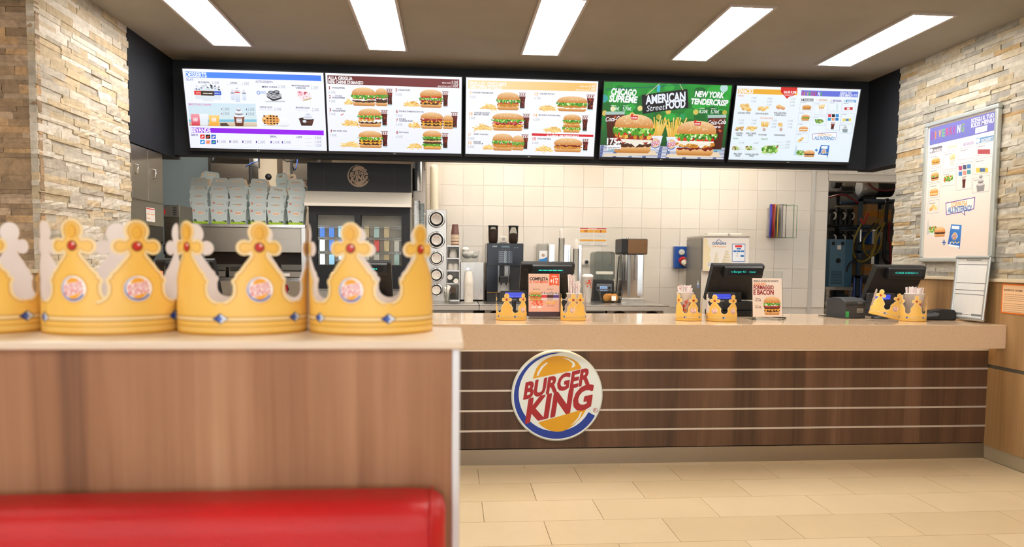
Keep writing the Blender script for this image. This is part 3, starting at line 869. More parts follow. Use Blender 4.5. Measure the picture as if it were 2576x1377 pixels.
def cola(c, x, y, w, h, word=None):
    c.poly([(x+w*.22,y),(x+w*.86,y),(x+w*.86,y+h*.45),(x+w,y+h),(x,y+h),(x+w*.2,y+h*.45)], ['#2b0d0b','#3c1210','#5a1c16','#7a2019','#6a1b17','#3c1210'])
    c.rect(x+w*.22,y,x+w*.86,y+h*.07,'#bcd8e0')
    c.poly([(x+w*.03,y+h*.78),(x+w*.97,y+h*.78),(x+w*.99,y+h*.97),(x+w*.01,y+h*.97)], '#e8dede')
    if word: c.text(word, x+w*.08, y+h*.74, h*.13, '#ffffff', .01, 1, .3, width=w*.86, rot=.06)
    else:
        for k in range(3): c.poly([(x+w*(.1+.28*k),y+h*.8),(x+w*(.22+.28*k),y+h*.8),(x+w*(.3+.28*k),y+h*.95),(x+w*(.2+.28*k),y+h*.95)], '#7a2420')
    r = random.Random(int(x*1e4)); dots(c,x+w*.25,y+h*.12,x+w*.8,y+h*.7,9,w*.07,['#8a2f22','#1c0706','#b04a34'],r,1.4)
def salad(c, x, y, w, h, seed=0, bowl='#d9e4df'):
    r = random.Random(seed)
    c.poly([(x,y+h*.7),(x+w*.15,y+h*.15),(x+w*.35,y),(x+w*.65,y),(x+w*.85,y+h*.15),(x+w,y+h*.7)], bowl)
    c.ell(x+w*.5,y+h*.58,w*.47,h*.34,'#5f9a38',n=22)
    dots(c,x+w*.05,y+h*.25,x+w*.95,y+h*.9,40,w*.07,['#6fae3d','#3f7d2a','#a6d468','#c9e39a','#568f33','#d8523a'],r,.8)
def nuggets(c, x, y, w, h, seed=0, n=9, cols=('#e2ab4e','#c98a33','#efc878')):
    r = random.Random(seed)
    for i in range(n): c.ell(x+w*r.uniform(.15,.85), y+h*r.uniform(.2,.75), w*.16, h*.24, cols[i%3], n=14, rot=r.uniform(-.5,.5), top='#f3d493')
def wrap_roll(c, x, y, w, h, seed=0):
    c.poly([(x+w*.35,y+h*.1),(x+w,y+h*.3),(x+w,y+h*.55),(x+w*.35,y+h*.9)], ['#b9c3bd','#e6ece8','#f3f6f4','#d3dbd6'])
    r = random.Random(seed); c.ell(x+w*.28,y+h*.5,w*.26,h*.42,'#d9cfa8'); dots(c,x+w*.08,y+h*.2,x+w*.48,y+h*.8,16,w*.06,['#6fae3d','#3f7d2a','#a03a26','#8a5a34','#b9db84'],r,.8)
def swirl_cream(c, x, y, w, h, col='#f4f2ee', dark='#c9c6c0'):
    for k in range(4):
        t = k/4; c.ell(x+w*.5, y+h*(.12+.24*k), w*.5*(1-t*.75), h*.17, dark if k % 2 else col, n=16, top=col)
    c.poly([(x+w*.42,y+h*.85),(x+w*.58,y+h*.85),(x+w*.53,y+h*1.05)], col)
def scribble(c, x0, y, x1, h, col, seed=0, gap=.35):
    """small print too fine to read: rows of short dashes"""
    r = random.Random(seed); x = x0
    while x < x1:
        L = min(h*r.uniform(1.5,3.5), x1-x); c.rect(x, y, x+L, y+h*.55, col); x += L+h*gap
m_screen = print_mat('screen_picture', emit=1.05)
m_bezel = mat('bezel_black', '#14161a', .3)
TILT = math.radians(13.8); SW, SH = 1.05, .59
def tv(cx, label, cv):
    t = thing('menu_screen', label, 'screen', (cx, 5.878, 2.142), 0, 'row of five backlit menu screens on the black bulkhead'); t.rotation_euler = (TILT,0,0)
    B().box(-SW/2-.006,.004,-.022,SW/2+.006,.045,SH+.008).obj('housing', m_bezel, t, bevel=.003)
    B().box(-SW/2-.006,-.004,-.022,SW/2+.006,.004,-.0005).box(-SW/2-.006,-.004,SH+.0005,SW/2+.006,.004,SH+.008).box(-SW/2-.006,-.004,-.0005,-SW/2-.0005,.004,SH+.0005).box(SW/2+.0005,-.004,-.0005,SW/2+.006,.004,SH+.0005).obj('bezel', m_bezel, t)
    cv.obj('display_picture', m_screen, t, loc=(-SW/2,.0035,0))
    lg = Canvas(); lg.ell(-.012,-.0115,.0045,.0045,'#9a9a98',n=14); lg.text('LG',-.005,-.0145,.0065,'#9a9a98',.01,1)
    lg.obj('maker_mark', print_mat('bezel_print'), t, loc=(0,-.0040,0), base=.0003)
    # hooks back to the bulkhead
    for x in (-.27,.27): B().box(x-.03,.045,.02,x+.03,.070,.10).obj('wall_bracket', m_bezel, t)
    return t
DK, GR = '#3a3560', '#8a8fa0'
# ---- dessert screen
c = Canvas(SW, SH, [(37,50),(2190,80),(2225,1303),(140,1280)])
c.rect(0,0,SW,SH,'#eef1ff','#f4f6ff')
c.qpoly([(75,92),(2152,120),(2155,205),(80,180)], ['#4a8cf4','#3f7df2','#3f7df2','#4a8cf4']); c.qtext('DESSERTS',85,172,70,'#ffffff',x1=400,bold=.034)
c.qtext('GELATI',88,228,30,'#4a66b8',x1=198,bold=.01)
c.qtext('BK FUSIONS',275,262,24,DK,x1=440); c.qtext('2.20€',480,278,44,GR,x1=590,bold=-.008)
c.qtext('SUNDAE',757,266,24,DK,x1=862); c.qtext('1.50€',940,285,44,GR,x1=1045,bold=-.008)
c.qtext('ALTRI DESSERTS',1142,244,32,'#4a4a88',x1=1402,bold=.008)
c.qtext('MINI CAKE',1238,320,26,DK,x1=1472); c.qtext('2.20€',1490,324,44,GR,x1=1598,bold=-.008)
c.qtext('MINI PHILADELPHIA',1698,292,24,DK,x1=1970); c.qtext('CHEESECAKE',1758,326,24,DK,x1=1915); c.qtext('2.20€',1996,330,44,GR,x1=2105,bold=-.008)
for i,(x,k,h_) in enumerate(((300,'#e03030',1.),(540,'#2c57c8',1.),(420,'#3a2a26',1.2))):          # three lidded ice-cream tubs
    u, v = c.q(x,540 if i==2 else 515); w = 150*c.k*h_
    c.poly([(u-w*.45,v),(u+w*.45,v),(u+w*.55,v+w*1.1),(u-w*.55,v+w*1.1)], '#dfe6ee'); c.rect(u-w*.55,v+w*.45,u+w*.55,v+w*.85,k)
    dots(c,u-w*.5,v+w*.95,u+w*.5,v+w*1.35,16,w*.1,['#e8ecf0','#6b7a8c','#2d3440','#c9d2dc'],random.Random(i)); scribble(c,u-w*.38,v+w*.6,u+w*.4,w*.12,'#f4f0e8',i)
for x in (795,970,870):
    u, v = c.q(x,545 if x == 870 else 520); w = (95 if x == 870 else 70)*c.k
    c.poly([(u-w*.35,v),(u+w*.35,v),(u+w*.5,v+w*1.5),(u-w*.5,v+w*1.5)], ['#c8d4e8','#c8d4e8','#e8eef8','#e8eef8'])
    swirl_cream(c,u-w*.5,v+w*1.5,w,w*.8,'#f6f4fa','#9aa0b8'); c.ell(u,v+w*1.5,w*.5,w*.1,'#d84048' if x == 870 else '#59607a')
u, v = c.q(1430,530); w = 220*c.k
c.poly([(u-w*.52,v+w*.28),(u-w*.1,v),(u+w*.5,v+w*.2),(u+w*.5,v+w*.5),(u,v+w*.72),(u-w*.52,v+w*.55)], '#2a2a34')
for k in range(3): c.poly([(u-w*.5,v+w*(.36+.1*k)),(u-w*.08,v+w*(.16+.1*k)),(u+w*.5,v+w*(.32+.08*k)),(u+w*.5,v+w*(.36+.08*k)),(u-w*.08,v+w*(.21+.1*k)),(u-w*.5,v+w*(.41+.1*k))], '#e8e8f0')
for dx, dy in ((-.2,.62),(.18,.66),(0,.52)): c.ell(u+w*dx,v+w*dy,w*.2,w*.11,'#3a3c48'); c.ell(u+w*dx,v+w*dy,w*.13,w*.06,'#a4a8b4')
u, v = c.q(1600,540); c.poly([(u-.16,v-.004),(u,v),(u-.01,v+.012),(u-.15,v+.004)], '#c9ccd6')
c.qell(1185,398,30,30,'#8fa8e0'); c.qell(1185,398,14,14,'#ffffff'); c.qtext('OREO',1215,412,40,'#9db4e6',x1=1300,bold=.03)
u, v = c.q(1890,520); w = 220*c.k
c.poly([(u-w*.5,v+w*.3),(u-w*.1,v),(u+w*.5,v+w*.15),(u+w*.5,v+w*.45),(u,v+w*.7),(u-w*.5,v+w*.55)], '#f2e6ea'); c.poly([(u-w*.1,v),(u+w*.5,v+w*.15),(u+w*.5,v+w*.25),(u-w*.1,v+w*.1)], '#c9b48a')
dots(c,u-w*.4,v+w*.4,u+w*.4,v+w*.65,26,w*.06,['#d83a5a','#f08aa0','#b82444','#f7c4d0'],random.Random(5)); dots(c,u-w*.1,v+w*.2,u+w*.45,v+w*.35,8,w*.03,['#d83a4a'],random.Random(6))
# smoothies on the beach
c.qpoly([(112,575),(1135,570),(1155,930),(128,930)], ['#cfe6f4','#cfe4f2','#d8e8e6','#d4e4e8'])
c.qpoly([(120,830),(1150,815),(1150,860),(122,870)], '#7fc4e0'); c.qpoly([(120,870),(1150,855),(1155,930),(128,930)], ['#d9c6b0','#e6d8c4','#c9b49c','#b5a08a'])
c.qpoly([(590,880),(690,875),(735,925),(600,928)], '#4a4038')
c.qtext('SMOOTHIES E FRAPPE',120,608,30,'#e05a9a',x1=462,bold=.005)
for x0,x1,yt,cc,ct in ((150,295,745,'#d8304a','#f4a0ac'),(280,415,740,'#dfe6ee','#f0f4f8'),(420,585,760,'#f2a62a','#f8d27c')):
    c.qpoly([(x0+15,925),(x1-10,925),(x1,yt),(x0,yt)], [cc,cc,ct,ct]); c.qrect((x0+x1)/2-38,800,(x0+x1)/2+30,855,'#ffffff') if ct != '#f0f4f8' else None
    c.qpoly([((x0+x1)/2-20,yt),((x0+x1)/2-14,yt),((x0+x1)/2-40,yt-90),((x0+x1)/2-48,yt-90)], '#e8ecf4')
    if ct != '#f0f4f8':
        for k in range(2): c.qtext('SMOOTHIE',(x0+x1)/2-34,822+26*k,18,cc,x1=(x0+x1)/2+26)
c.qpoly([(825,925),(945,925),(965,765),(800,765)], ['#5a2a1c','#5a2a1c','#8a4a34','#8a4a34']); u, v = c.q(882,770); swirl_cream(c,u-85*c.k,v-.004,170*c.k,130*c.k,'#eef0f6','#3a3a52')
c.qrect(842,805,925,868,'#ffffff'); 
for k in range(2): c.qtext('CAFFE',850,832+28*k,20,'#4a4a88',x1=918)
for x,y in ((610,680),(610,752),(990,680),(990,752)):
    c.qtext('2.50€' if y == 680 else '2.90€',x+22,y,44,'#7a8296',x1=x+130,bold=-.008); c.qrect(x,y-30,x+12,y-8,'#8a2a5a' if x < 800 else '#3a2a5a')
c.qtext('WAFFLE CALDO',1200,634,26,DK,x1=1392); c.qtext('2.30€',1422,672,44,GR,x1=1532,bold=-.008); c.qtext('BROWNIE CALDO',1755,634,26,DK,x1=1970); c.qtext('2.30€',2004,672,44,GR,x1=2112,bold=-.008)
for x0,x1,y in ((265,460,276),(700,925,284),(1190,1400,655),(1200,1395,672),(1740,1980,655),(1780,1940,672)): u, v = c.q(x0,y); scribble(c,u,v,u+(x1-x0)*c.k,.0035,'#c8cad8',x0)
u, v = c.q(1370,905); w = 270*c.k; c.ell(u,v+w*.3,w*.5,w*.3,'#e8a95a'); r = random.Random(3)
for i in range(5):
    for j in range(4): c.ell(u-w*.36+w*.18*i,v+w*(.1+.14*j),w*.06,w*.045,r.choice(['#b8662a','#5a2412','#f6d29a','#3a160c']),n=10)
c.qell(1580,850,70,65,'#e6ebf0',top='#f8fafc'); u, v = c.q(1210,908); c.poly([(u,v+.006),(u+.03,v-.003),(u+.2,v-.003),(u+.23,v+.008),(u+.2,v+.001),(u+.03,v+.001)], '#b5bac6')
c.qpoly([(1795,790),(2030,810),(2000,905),(1835,905)], ['#4a2a22','#6a3a2a','#3a1c16','#2a1410']); c.qell(1915,800,115,26,'#2e1612'); u, v = c.q(1945,800); swirl_cream(c,u-.04,v,.08,.045,'#e4e8f0','#b4bccc'); c.qell(1885,835,30,22,'#d8dce6')
# drinks
c.qpoly([(148,955),(2178,978),(2180,1055),(155,1035)], ['#8a10e0','#9a08f4','#9a08f4','#8a10e0']); c.qtext('BEVANDE',158,1026,64,'#ffffff',x1=452,bold=.034)
c.qtext('BIBITE',157,1088,32,'#6a4aa0',x1=258); c.qtext('BIRRA',1355,1098,30,'#4a3a90',x1=1452); c.qtext('CAFFE',1757,1102,32,'#5a4a90',x1=1843)
for i,(k1,k2) in enumerate((('#e02a30','#f4b8b8'),('#101418','#d84a3a'),('#2a6ad0','#f2d2e0'),('#2f8ad8','#eef4fa'),('#f0a8a0','#e8823a'),('#2a4ac0','#58d070'))):
    x = 287+84*(i%3); y = 1066+86*(i//3); c.qrect(x,y,x+70,y+66,k1); c.qpoly([(x+10,y+44),(x+36,y+14),(x+62,y+26),(x+36,y+52)], k2)
for x,x1,tx in ((575,680,'1.50€'),(765,865,'1.80€'),(960,1070,'2.00€'),(1168,1275,'2.30€'),(1392,1500,'2.40€'),(1565,1670,'2.90€')):
    c.qtext(tx,x,1196,44,'#7d8296',x1=x1,bold=-.008); c.qrect(x-36,1155,x-18,1192,'#5a3aa0')
for y,tx in ((1117,'0.80€'),(1180,'1.50€'),(1238,'1.20€')):
    c.qtext(tx,2040,y,42,GR,x1=2146,bold=-.008); u, v = c.q(1888,y-6); scribble(c,u,v,u+.055,.0045,'#c4c6d4',y)
u, v = c.q(350,1262); scribble(c,u,v,u+.75,.0022,'#c6c8d8',8)
tv(-1.509, 'menu screen headed with a blue desserts bar and purple drinks bar', c)
# ---- grill and chicken screens
def combo(c, bx0, bx1, yb, yt, stack, fx0, fx1, cx0, cx1, cyt, seed, second=None):
    u, v = c.q(cx0, yb-8); cola(c,u,v,(cx1-cx0)*c.k,(yb-8-cyt)*c.k)
    u, v = c.q(fx0, yb-18); fries(c,u,v,(fx1-fx0)*c.k,105*c.k,seed)
    if second:
        x0, x1, st, y2 = second; u, v = c.q(x0, yb); burger(c,u,v,(x1-x0)*c.k,(yb-y2)*c.kv,st,seed+50,.8)
    u, v = c.q(bx0, yb); burger(c,u,v,(bx1-bx0)*c.k,(yb-yt)*c.k,stack,seed)
def item(c, num, name, price, x, y, nx1, col, name2=None, ny=None, nx2=None):
    c.qtext(num,x,y,46,col,x1=x+(13 if num == '1' else 28 if len(num) == 1 else 30 if num == '11' else 52),bold=.022)
    nx = x+(45 if len(num) == 1 else 80)
    c.qtext(name,nx,(ny or y)-(14 if not name2 else 30),22,'#3a3a5c',x1=nx1,bold=.025)
    if name2: c.qtext(name2,nx,(ny or y)-2,22,'#3a3a5c',x1=nx2 or nx1-12,bold=.025)
    c.qtext(price,x-5,y+64,40,'#9a9eac',x1=x+98,bold=-.01)
c = Canvas(SW, SH, [(52,78),(2170,105),(2140,1306),(90,1277)])
c.rect(0,0,SW,SH,'#eceffb','#f6f8ff')
c.qpoly([(82,110),(2130,140),(2128,275),(85,240)], ['#6a1f20','#7a3436','#7a3436','#6a1f20'])
c.qtext('ALLA GRIGLIA',92,175,50,'#ffffff',x1=462,bold=.034); c.qtext('100% CARNE DI MANZO',95,232,46,'#ffffff',x1=625,bold=.034)
for y,tx,y2 in ((208,'0.50€',207),(262,'1.00€',260)):
    c.qtext(tx,2010,y,46,'#ffffff',x1=2110,bold=.0); c.qtext('MENU LARGE' if y == 208 else 'MENU EXTRA LARGE',1860 if y == 208 else 1792,y2,22,'#f4e8e8',x1=1995,bold=.01)
R_ = '#a4342e'
item(c,'1','WHOPPER','6.70€',105,323,348,R_); item(c,'2','WHOPPER','7.90€',103,458,348,R_,ny=473); c.qtext('DOUBLE',195,428,20,'#6a6a90',x1=305); item(c,'3','WHOPPER','7.90€',105,656,354,R_,ny=674); c.qtext('ANGRY',208,626,20,'#6a6a90',x1=305)
item(c,'4','BIG KING XXL','7.90€',115,984,372,R_); item(c,'5','STEAKHOUSE','7.45€',1128,340,1352,R_); item(c,'6','DOUBLE CHEESE BACON XXL','7.90€',1132,668,1565,R_); item(c,'7','DOUBLE','5.40€',1132,805,1282,R_,'CHEESEBURGER',nx2=1392); item(c,'8','BIG KING','6.30€',1132,998,1322,R_)
c.qpoly([(270,715),(320,690),(325,700),(278,722)], '#d8303a')
combo(c,450,830,565,300,'BmwtlT',335,460,985,1085,305,1,(815,1010,'BmmwtlT',300))
combo(c,545,915,890,620,'BmwotlT',285,560,895,1005,635,2); combo(c,545,925,1222,965,'BmcmclT',255,560,895,1005,965,3)
combo(c,1500,1860,578,315,'BmcbltT',1262,1500,1850,1952,330,4); combo(c,1505,1870,912,665,'BmcmcbT',1325,1510,1985,2095,655,5,(1855,2025,'BmcmcT',700)); combo(c,1535,1845,1240,950,'BclmMmlT',1295,1530,1835,1940,985,6)
u, v = c.q(500,1268); scribble(c,u,v,u+.6,.0022,'#c6c8d8',8)
tv(-.444, 'menu screen with eight grilled burger meals under a dark maroon bar', c)
c = Canvas(SW, SH, [(48,48),(2180,135),(2112,1332),(48,1277)])
c.rect(0,0,SW,SH,'#eff1f8','#fbfbff')
c.qpoly([(80,92),(2155,165),(2145,293),(80,225)], ['#fbe3b4','#f5be62','#f5be62','#fbe3b4'])
c.qtext('CROCCANTE',385,182,54,'#ffffff',x1=685,bold=.034); c.qtext('POLLO',110,172,54,'#ffffff',x1=340,bold=.034); c.qtext('100% CARNE DI POLLO',105,220,44,'#ffffff',x1=612,bold=.034)
for y,tx in ((225,'0.50€'),(276,'1.00€')):
    c.qtext(tx,2038,y,44,'#ffffff',x1=2138,bold=.01); c.qtext('MENU LARGE' if y == 225 else 'MENU EXTRA LARGE',1885 if y == 225 else 1815,y-6,22,'#fffaf0',x1=2025,bold=.01)
O_ = '#f0a85a'
item(c,'9','CHICKEN TENDERCRISP','7.45€',105,312,480,'#f6c89a'); item(c,'10','CHICKEN ROYALE','7.90€',102,648,425,O_,'BACON CHEESE'); item(c,'11','CRISPY CHICKEN','5.40€',95,980,405,O_); item(c,'12','GRILLED','5.40€',92,1118,295,O_,'CHICKEN JR',nx2=332)
item(c,'13','CHICKEN ROYALE','6.70€',1148,340,1465,O_); item(c,'14','BIG KING CHICKEN BBQ','6.20€',1135,678,1565,O_); item(c,'15','KING RIB BBQ','6.40€',1120,1058,1420,'#d8242e')
c.qpoly([(1107,945),(2107,978),(2105,1014),(1107,985)], '#d5202e'); c.qtext('ALLA GRIGLIA, 100% CARNE DI MAIALE',1345,998,28,'#ffffff',x1=1870,bold=.03)
combo(c,535,905,565,300,'BktlT',280,540,885,1002,305,11); combo(c,460,980,895,625,'BkcbtlT',175,455,950,1068,640,12); combo(c,470,810,1222,960,'BktlT',320,490,930,1052,968,13,(780,985,'BklT',985))
combo(c,1500,2005,592,365,'BwklT',1210,1490,1975,2112,340,14); combo(c,1600,1895,935,655,'BclkMklT',1312,1585,1905,2012,672,15); combo(c,1450,1935,1250,1035,'BksT',1165,1440,1915,2025,1045,16)
tv(.6405, 'menu screen with crispy chicken meals under an orange bar', c)
# ---- green street-food picture
c = Canvas(SW, SH, [(75,78),(2115,160),(1990,1335),(8,1272)])
c.poly([(0,0),(SW/2,0),(SW,0),(SW,SH*.5),(SW,SH),(SW/2,SH),(0,SH),(0,SH*.5)], ['#1c2a1c','#20301c','#1c241a','#1f6a30','#2fae3c','#1f8a38','#2a9a3a','#1f7a38'])
r = random.Random(9)
for i in range(60): c.ell(r.uniform(.02,SW-.02), r.uniform(SH*.55,SH*.97), r.uniform(.02,.06), r.uniform(.02,.05), r.choice(['#27933a','#1f7a34','#35a843','#2b8c3a','#1d6a30']), n=14)
for x,y,q,k in ((85,570,42,'#d8b85a'),(215,505,40,'#e8d690'),(645,500,42,'#e6d28a'),(520,605,42,'#d6c468'),(945,640,45,'#a8a03c'),(1095,558,42,'#d8bc5c'),(1535,568,44,'#cfc060'),(1365,690,44,'#5a7a2c'),(2000,580,38,'#b8b04a'),(660,640,45,'#7a9a4a'),(75,340,60,'#3aa0a0'),(1985,200,62,'#b8dcd8'),(1320,640,50,'#2a9a58'),(35,800,35,'#4a6a2a'),(1700,770,34,'#3a8a34')): c.qell(x,y,q,q,k)
for x0,y0,x1,y1 in ((90,195,920,165),(920,165,1400,130)): c.qpoly([(x0,y0-5),(x1,y1-5),(x1,y1+5),(x0,y0+5)], '#16586a')
c.qpoly([(915,140),(965,140),(955,245),(905,245)], '#48b4cc')
# chequered cloth
c.qpoly([(12,1080),(2010,1145),(1990,1335),(8,1272)], ['#b9bccb','#a9acbf','#d4d6e2','#cfd2de'])
for x in (30,250,500,720,960,1090,1360,1600,1850): c.qpoly([(x,1085+x*.032),(x+50,1086+x*.032),(x+20,1275+x*.03),(x-35,1273+x*.03)], '#5a6a98' if x % 100 else '#7a88b0')
for y in (1120,1180,1235): c.qpoly([(12,y),(2000,y+62),(2000,y+74),(12,y+12)], '#8088ac')
c.qpoly([(80,1230),(880,1180),(930,1260),(60,1265)], '#e6d2b4'); c.qpoly([(1080,1240),(1900,1215),(1960,1300),(1060,1290)], '#e6d2b4')
# glasses, cartons, burgers
def glass(x0,x1,yt,yb,word,w2=None):
    c.qpoly([(x0+55,yb),(x1-80,yb),(x1-45,yt+250),(x1,yt),(x0,yt),(x0+25,yt+250)], ['#3a1410','#4a1c14','#5a2018','#6a3a34','#5a302c','#45180f'])
    c.qpoly([(x0,yt),(x1,yt),(x1-4,yt+50),(x0+4,yt+50)], '#a8c4bc'); c.qpoly([(x0+40,yb-30),(x1-70,yb-30),(x1-75,yb),(x0+50,yb)], '#7fb4c4')
    r = random.Random(x0); u0, v0 = c.q(x0+50,yt+420); u1, v1 = c.q(x1-70,yt+90); dots(c,u0,v0,u1,v1,12,.008,['#8a3020','#2a0a06','#c05a34'],r,1.2)
    c.qtext(word,x0+8,yt+158,70,'#ffffff',x1=x1-8,bold=.012,shear=.35,rot=.08)
    if w2: c.qtext(w2,x0+70,yt+205,40,'#ffffff',x1=x1-95,bold=.02)
glass(95,405,545,1180,'Coca-Cola'); glass(1725,2030,615,1200,'Coca-Cola','zero')
for x0,x1,yt,yb,sd in ((800,1010,940,1160,1),(1065,1290,960,1190,2)):
    u, v = c.q(x0+10,yt+20); upright_fries(c,u,v,(x1-x0-20)*c.k,310*c.k,sd,13); upright_fries(c,u+.01,v-.01,(x1-x0-50)*c.k,230*c.k,sd+5,10)
    c.qpoly([(x0+30,yb),(x1-30,yb),(x1,yt),(x0,yt)] if x0 > 1000 else [(x0-40,yb),(x1-60,yb),(x1,yt),(x0-20,yt)], ['#c9cede','#dfe2ee','#eef0f8','#e4e8f2'])
    u, v = c.q((x0+x1)/2+(-30 if x0 > 1000 else -10),yt+120); emblem(c,u,v,.045,disc=None,fine=False,blue='#4a64b0',red='#d84a54',bun='#e8c48a')
u, v = c.q(205,1205); burger(c,u,v,640*c.k,575*c.k,'BmwbotlT',31,2.2)
u, v = c.q(1185,1255); burger(c,u,v,660*c.k,520*c.k,'BskwtlT',32,2.2)
c.qpoly([(340,985),(850,1010),(820,1040),(660,1050),(575,1120),(480,1040),(370,1040)], '#efe8d8'); c.qpoly([(1190,1130),(1300,1035),(1780,1085),(1760,1120),(1690,1100),(1620,1155),(1560,1090),(1420,1070),(1365,1100),(1290,1075)], '#efe8d8')
for x in (545,1555): y = 640 if x == 545 else 745; c.qpoly([(x-55,y-25),(x+65,y-20),(x+50,y+40),(x-45,y+30)], '#d3222c'); c.qpoly([(x-50,y-20),(x-40,y-55),(x-5,y-48),(x-25,y-20)], '#d3222c'); c.qtext('BURGER',x-42,y+16,22,'#ffffff',x1=x+48,bold=.03)
# lettering
c.qtext('CHICAGO',182,280,96,'#ffffff',x1=578,bold=.045,shear=.12,rot=-.02); c.qtext('SUPREME',150,388,96,'#ffffff',x1=595,bold=.045,shear=.12,rot=-.02)
c.qtext('NEW YORK',1512,326,88,'#ffffff',x1=1978,bold=.045,shear=.12,rot=-.02); c.qtext('TENDERCRISP',1452,438,84,'#ffffff',x1=2050,bold=.045,shear=.12,rot=-.02)
c.qpoly([(668,290),(1395,205),(1415,500),(685,588)], '#1b1c24')
c.qpoly([(730,300),(950,110),(955,118),(740,305)], '#d8cfae'); c.qpoly([(1268,125),(1275,122),(1330,222),(1320,225)], '#d8cfae')
c.qtext('AMERICAN',732,435,130,'#e8edf6',x1=1362,bold=.04,rot=.12); c.qtext('Street',748,550,90,'#e8edf6',x1=1040,bold=.0,shear=.25,rot=.13); c.qtext('FOOD',1052,512,122,'#e8edf6',x1=1365,bold=.045,rot=.1)
for x,tx,y in ((178,'8,20€',525),(368,'5,70€',530),(1590,'8,20€',583),(1775,'5,70€',590)):
    c.qtext(tx,x,y,50,'#f2f6f2',x1=x+135,bold=.01); u, v = c.q(x+5,y-68); scribble(c,u,v,u+.045,.008,'#e8f0e8',x)
c.qpoly([(128,1085),(345,1075),(345,1145),(128,1165)], '#f2f2f4'); c.qtext('175',120,1070,100,'#f6f6f8',x1=285,bold=.034); c.qtext('g',285,1070,60,'#f6f6f8',x1=330,bold=.04); u, v = c.q(140,1125); scribble(c,u,v,u+.1,.01,'#6a6a78',2); u, v = c.q(140,1150); scribble(c,u,v,u+.1,.01,'#6a6a78',3)
tv(1.739, 'bright green screen picture of two burgers with fries and cola', c)
# ---- snacks and kids menu screen
c = Canvas(SW, SH, [(162,72),(2152,155),(1978,1335),(45,1273)])
c.rect(0,0,SW,SH,'#e2eef6','#eef4fc')
c.qpoly([(188,118),(1135,155),(1125,235),(180,195)], ['#eab03c','#efae34','#efae34','#eab03c']); c.qtext('SMACKS'.replace('SM','SN'),192,188,64,'#ffffff',x1=418,bold=.034)
pts = [(865,100),(1130,112),(1118,190),(1060,245),(1000,255),(965,290),(930,250),(895,215),(862,180)]; c.qpoly(pts, '#d32a26'); c.qtext('SALSE 0.20€',910,200,38,'#ffffff',x1=1110,bold=.03); u, v = c.q(915,222); scribble(c,u,v,u+.08,.006,'#f4c8c4',4); u, v = c.q(930,240); scribble(c,u,v,u+.065,.006,'#f4c8c4',5)
c.qtext('SNACKS',186,240,20,'#d86a4a',x1=270); c.qtext('PATATINE E RINGS',542,604,22,'#e0904a',x1=750); c.qtext('WRAPS',116,935,24,'#5aa05a',x1=198); c.qtext('INSALATE',562,948,24,'#5aa05a',x1=668)
for tx,x0,x1,y in (('CHICKEN STRIPS',182,382,520),('KING NUGGETS',466,668,532),('PHILADELPHIA',760,960,525),('CHEESE BALLS',768,955,560),('CHICKEN',158,266,848),('WINGS',166,256,882),('CHILI CHEESE',315,483,852),('BITES',360,430,888),('PATATINE',522,648,878),('ONION RINGS',768,942,886),('BBQ BEEF',133,262,1190),('WRAP',155,235,1226),('CAESAR CHICKEN',310,526,1200),('WRAP',376,455,1230)): c.qtext(tx,x0,y,26,'#2c2c34',x1=x1,bold=.02)
for tx,x0,y in (('3.95€',398,285),('5.95€',392,338),('3.85€',652,296),('6.95€',645,346),('9.75€',640,396),('2.75€',1022,305),('2.99€',1012,358),('3.69€',1010,412),('2.69€',205,640),('3.99€',200,690),('2.69€',408,648),('2.99€',402,696),('2.00€',732,652),('2.20€',726,702),('2.60€',720,752),('1.69€',988,658),('2.15€',980,708),('2.50€',980,760),('6.10€',218,1010),('6.80€',445,1018),('6.00€',955,998),('6.00€',948,1046),('6.50€',942,1095)): c.qtext(tx,x0,y,30,'#8a929c',x1=x0+78,bold=-.01)
for x,y in ((785,992),(795,1040),(822,1090)): u, v = c.q(x,y); scribble(c,u,v,u+.07,.005,'#b4bcc6',y)
def at_(fn, x0, x1, yt, yb, *a): u, v = c.q(x0, yb); fn(c,u,v,(x1-x0)*c.k,(yb-yt)*c.kv,*a)
at_(nuggets,205,410,345,475,1,12); at_(nuggets,490,670,395,490,2); at_(nuggets,780,950,375,485,3,8,('#d8845a','#c06a42','#e8a47c')); at_(nuggets,130,290,710,795,4,9,('#8a4a24','#6a3418','#a8622e')); at_(nuggets,310,505,715,800,5,9,('#e6b84e','#cf9a36','#f2d27a'))
at_(upright_fries,560,665,640,750,6,12); at_(nuggets,820,935,660,745,7,9)
for x0 in (560,830): c.qpoly([(x0+20,825),(x0+80,825),(x0+95,735),(x0+5,735)], '#e4ecf2'); u, v = c.q(x0+48,780); emblem(c,u,v,.014,disc=None,fine=False)
at_(wrap_roll,90,310,1040,1130,8); at_(wrap_roll,300,530,1040,1130,9); at_(salad,550,830,1030,1205,10)
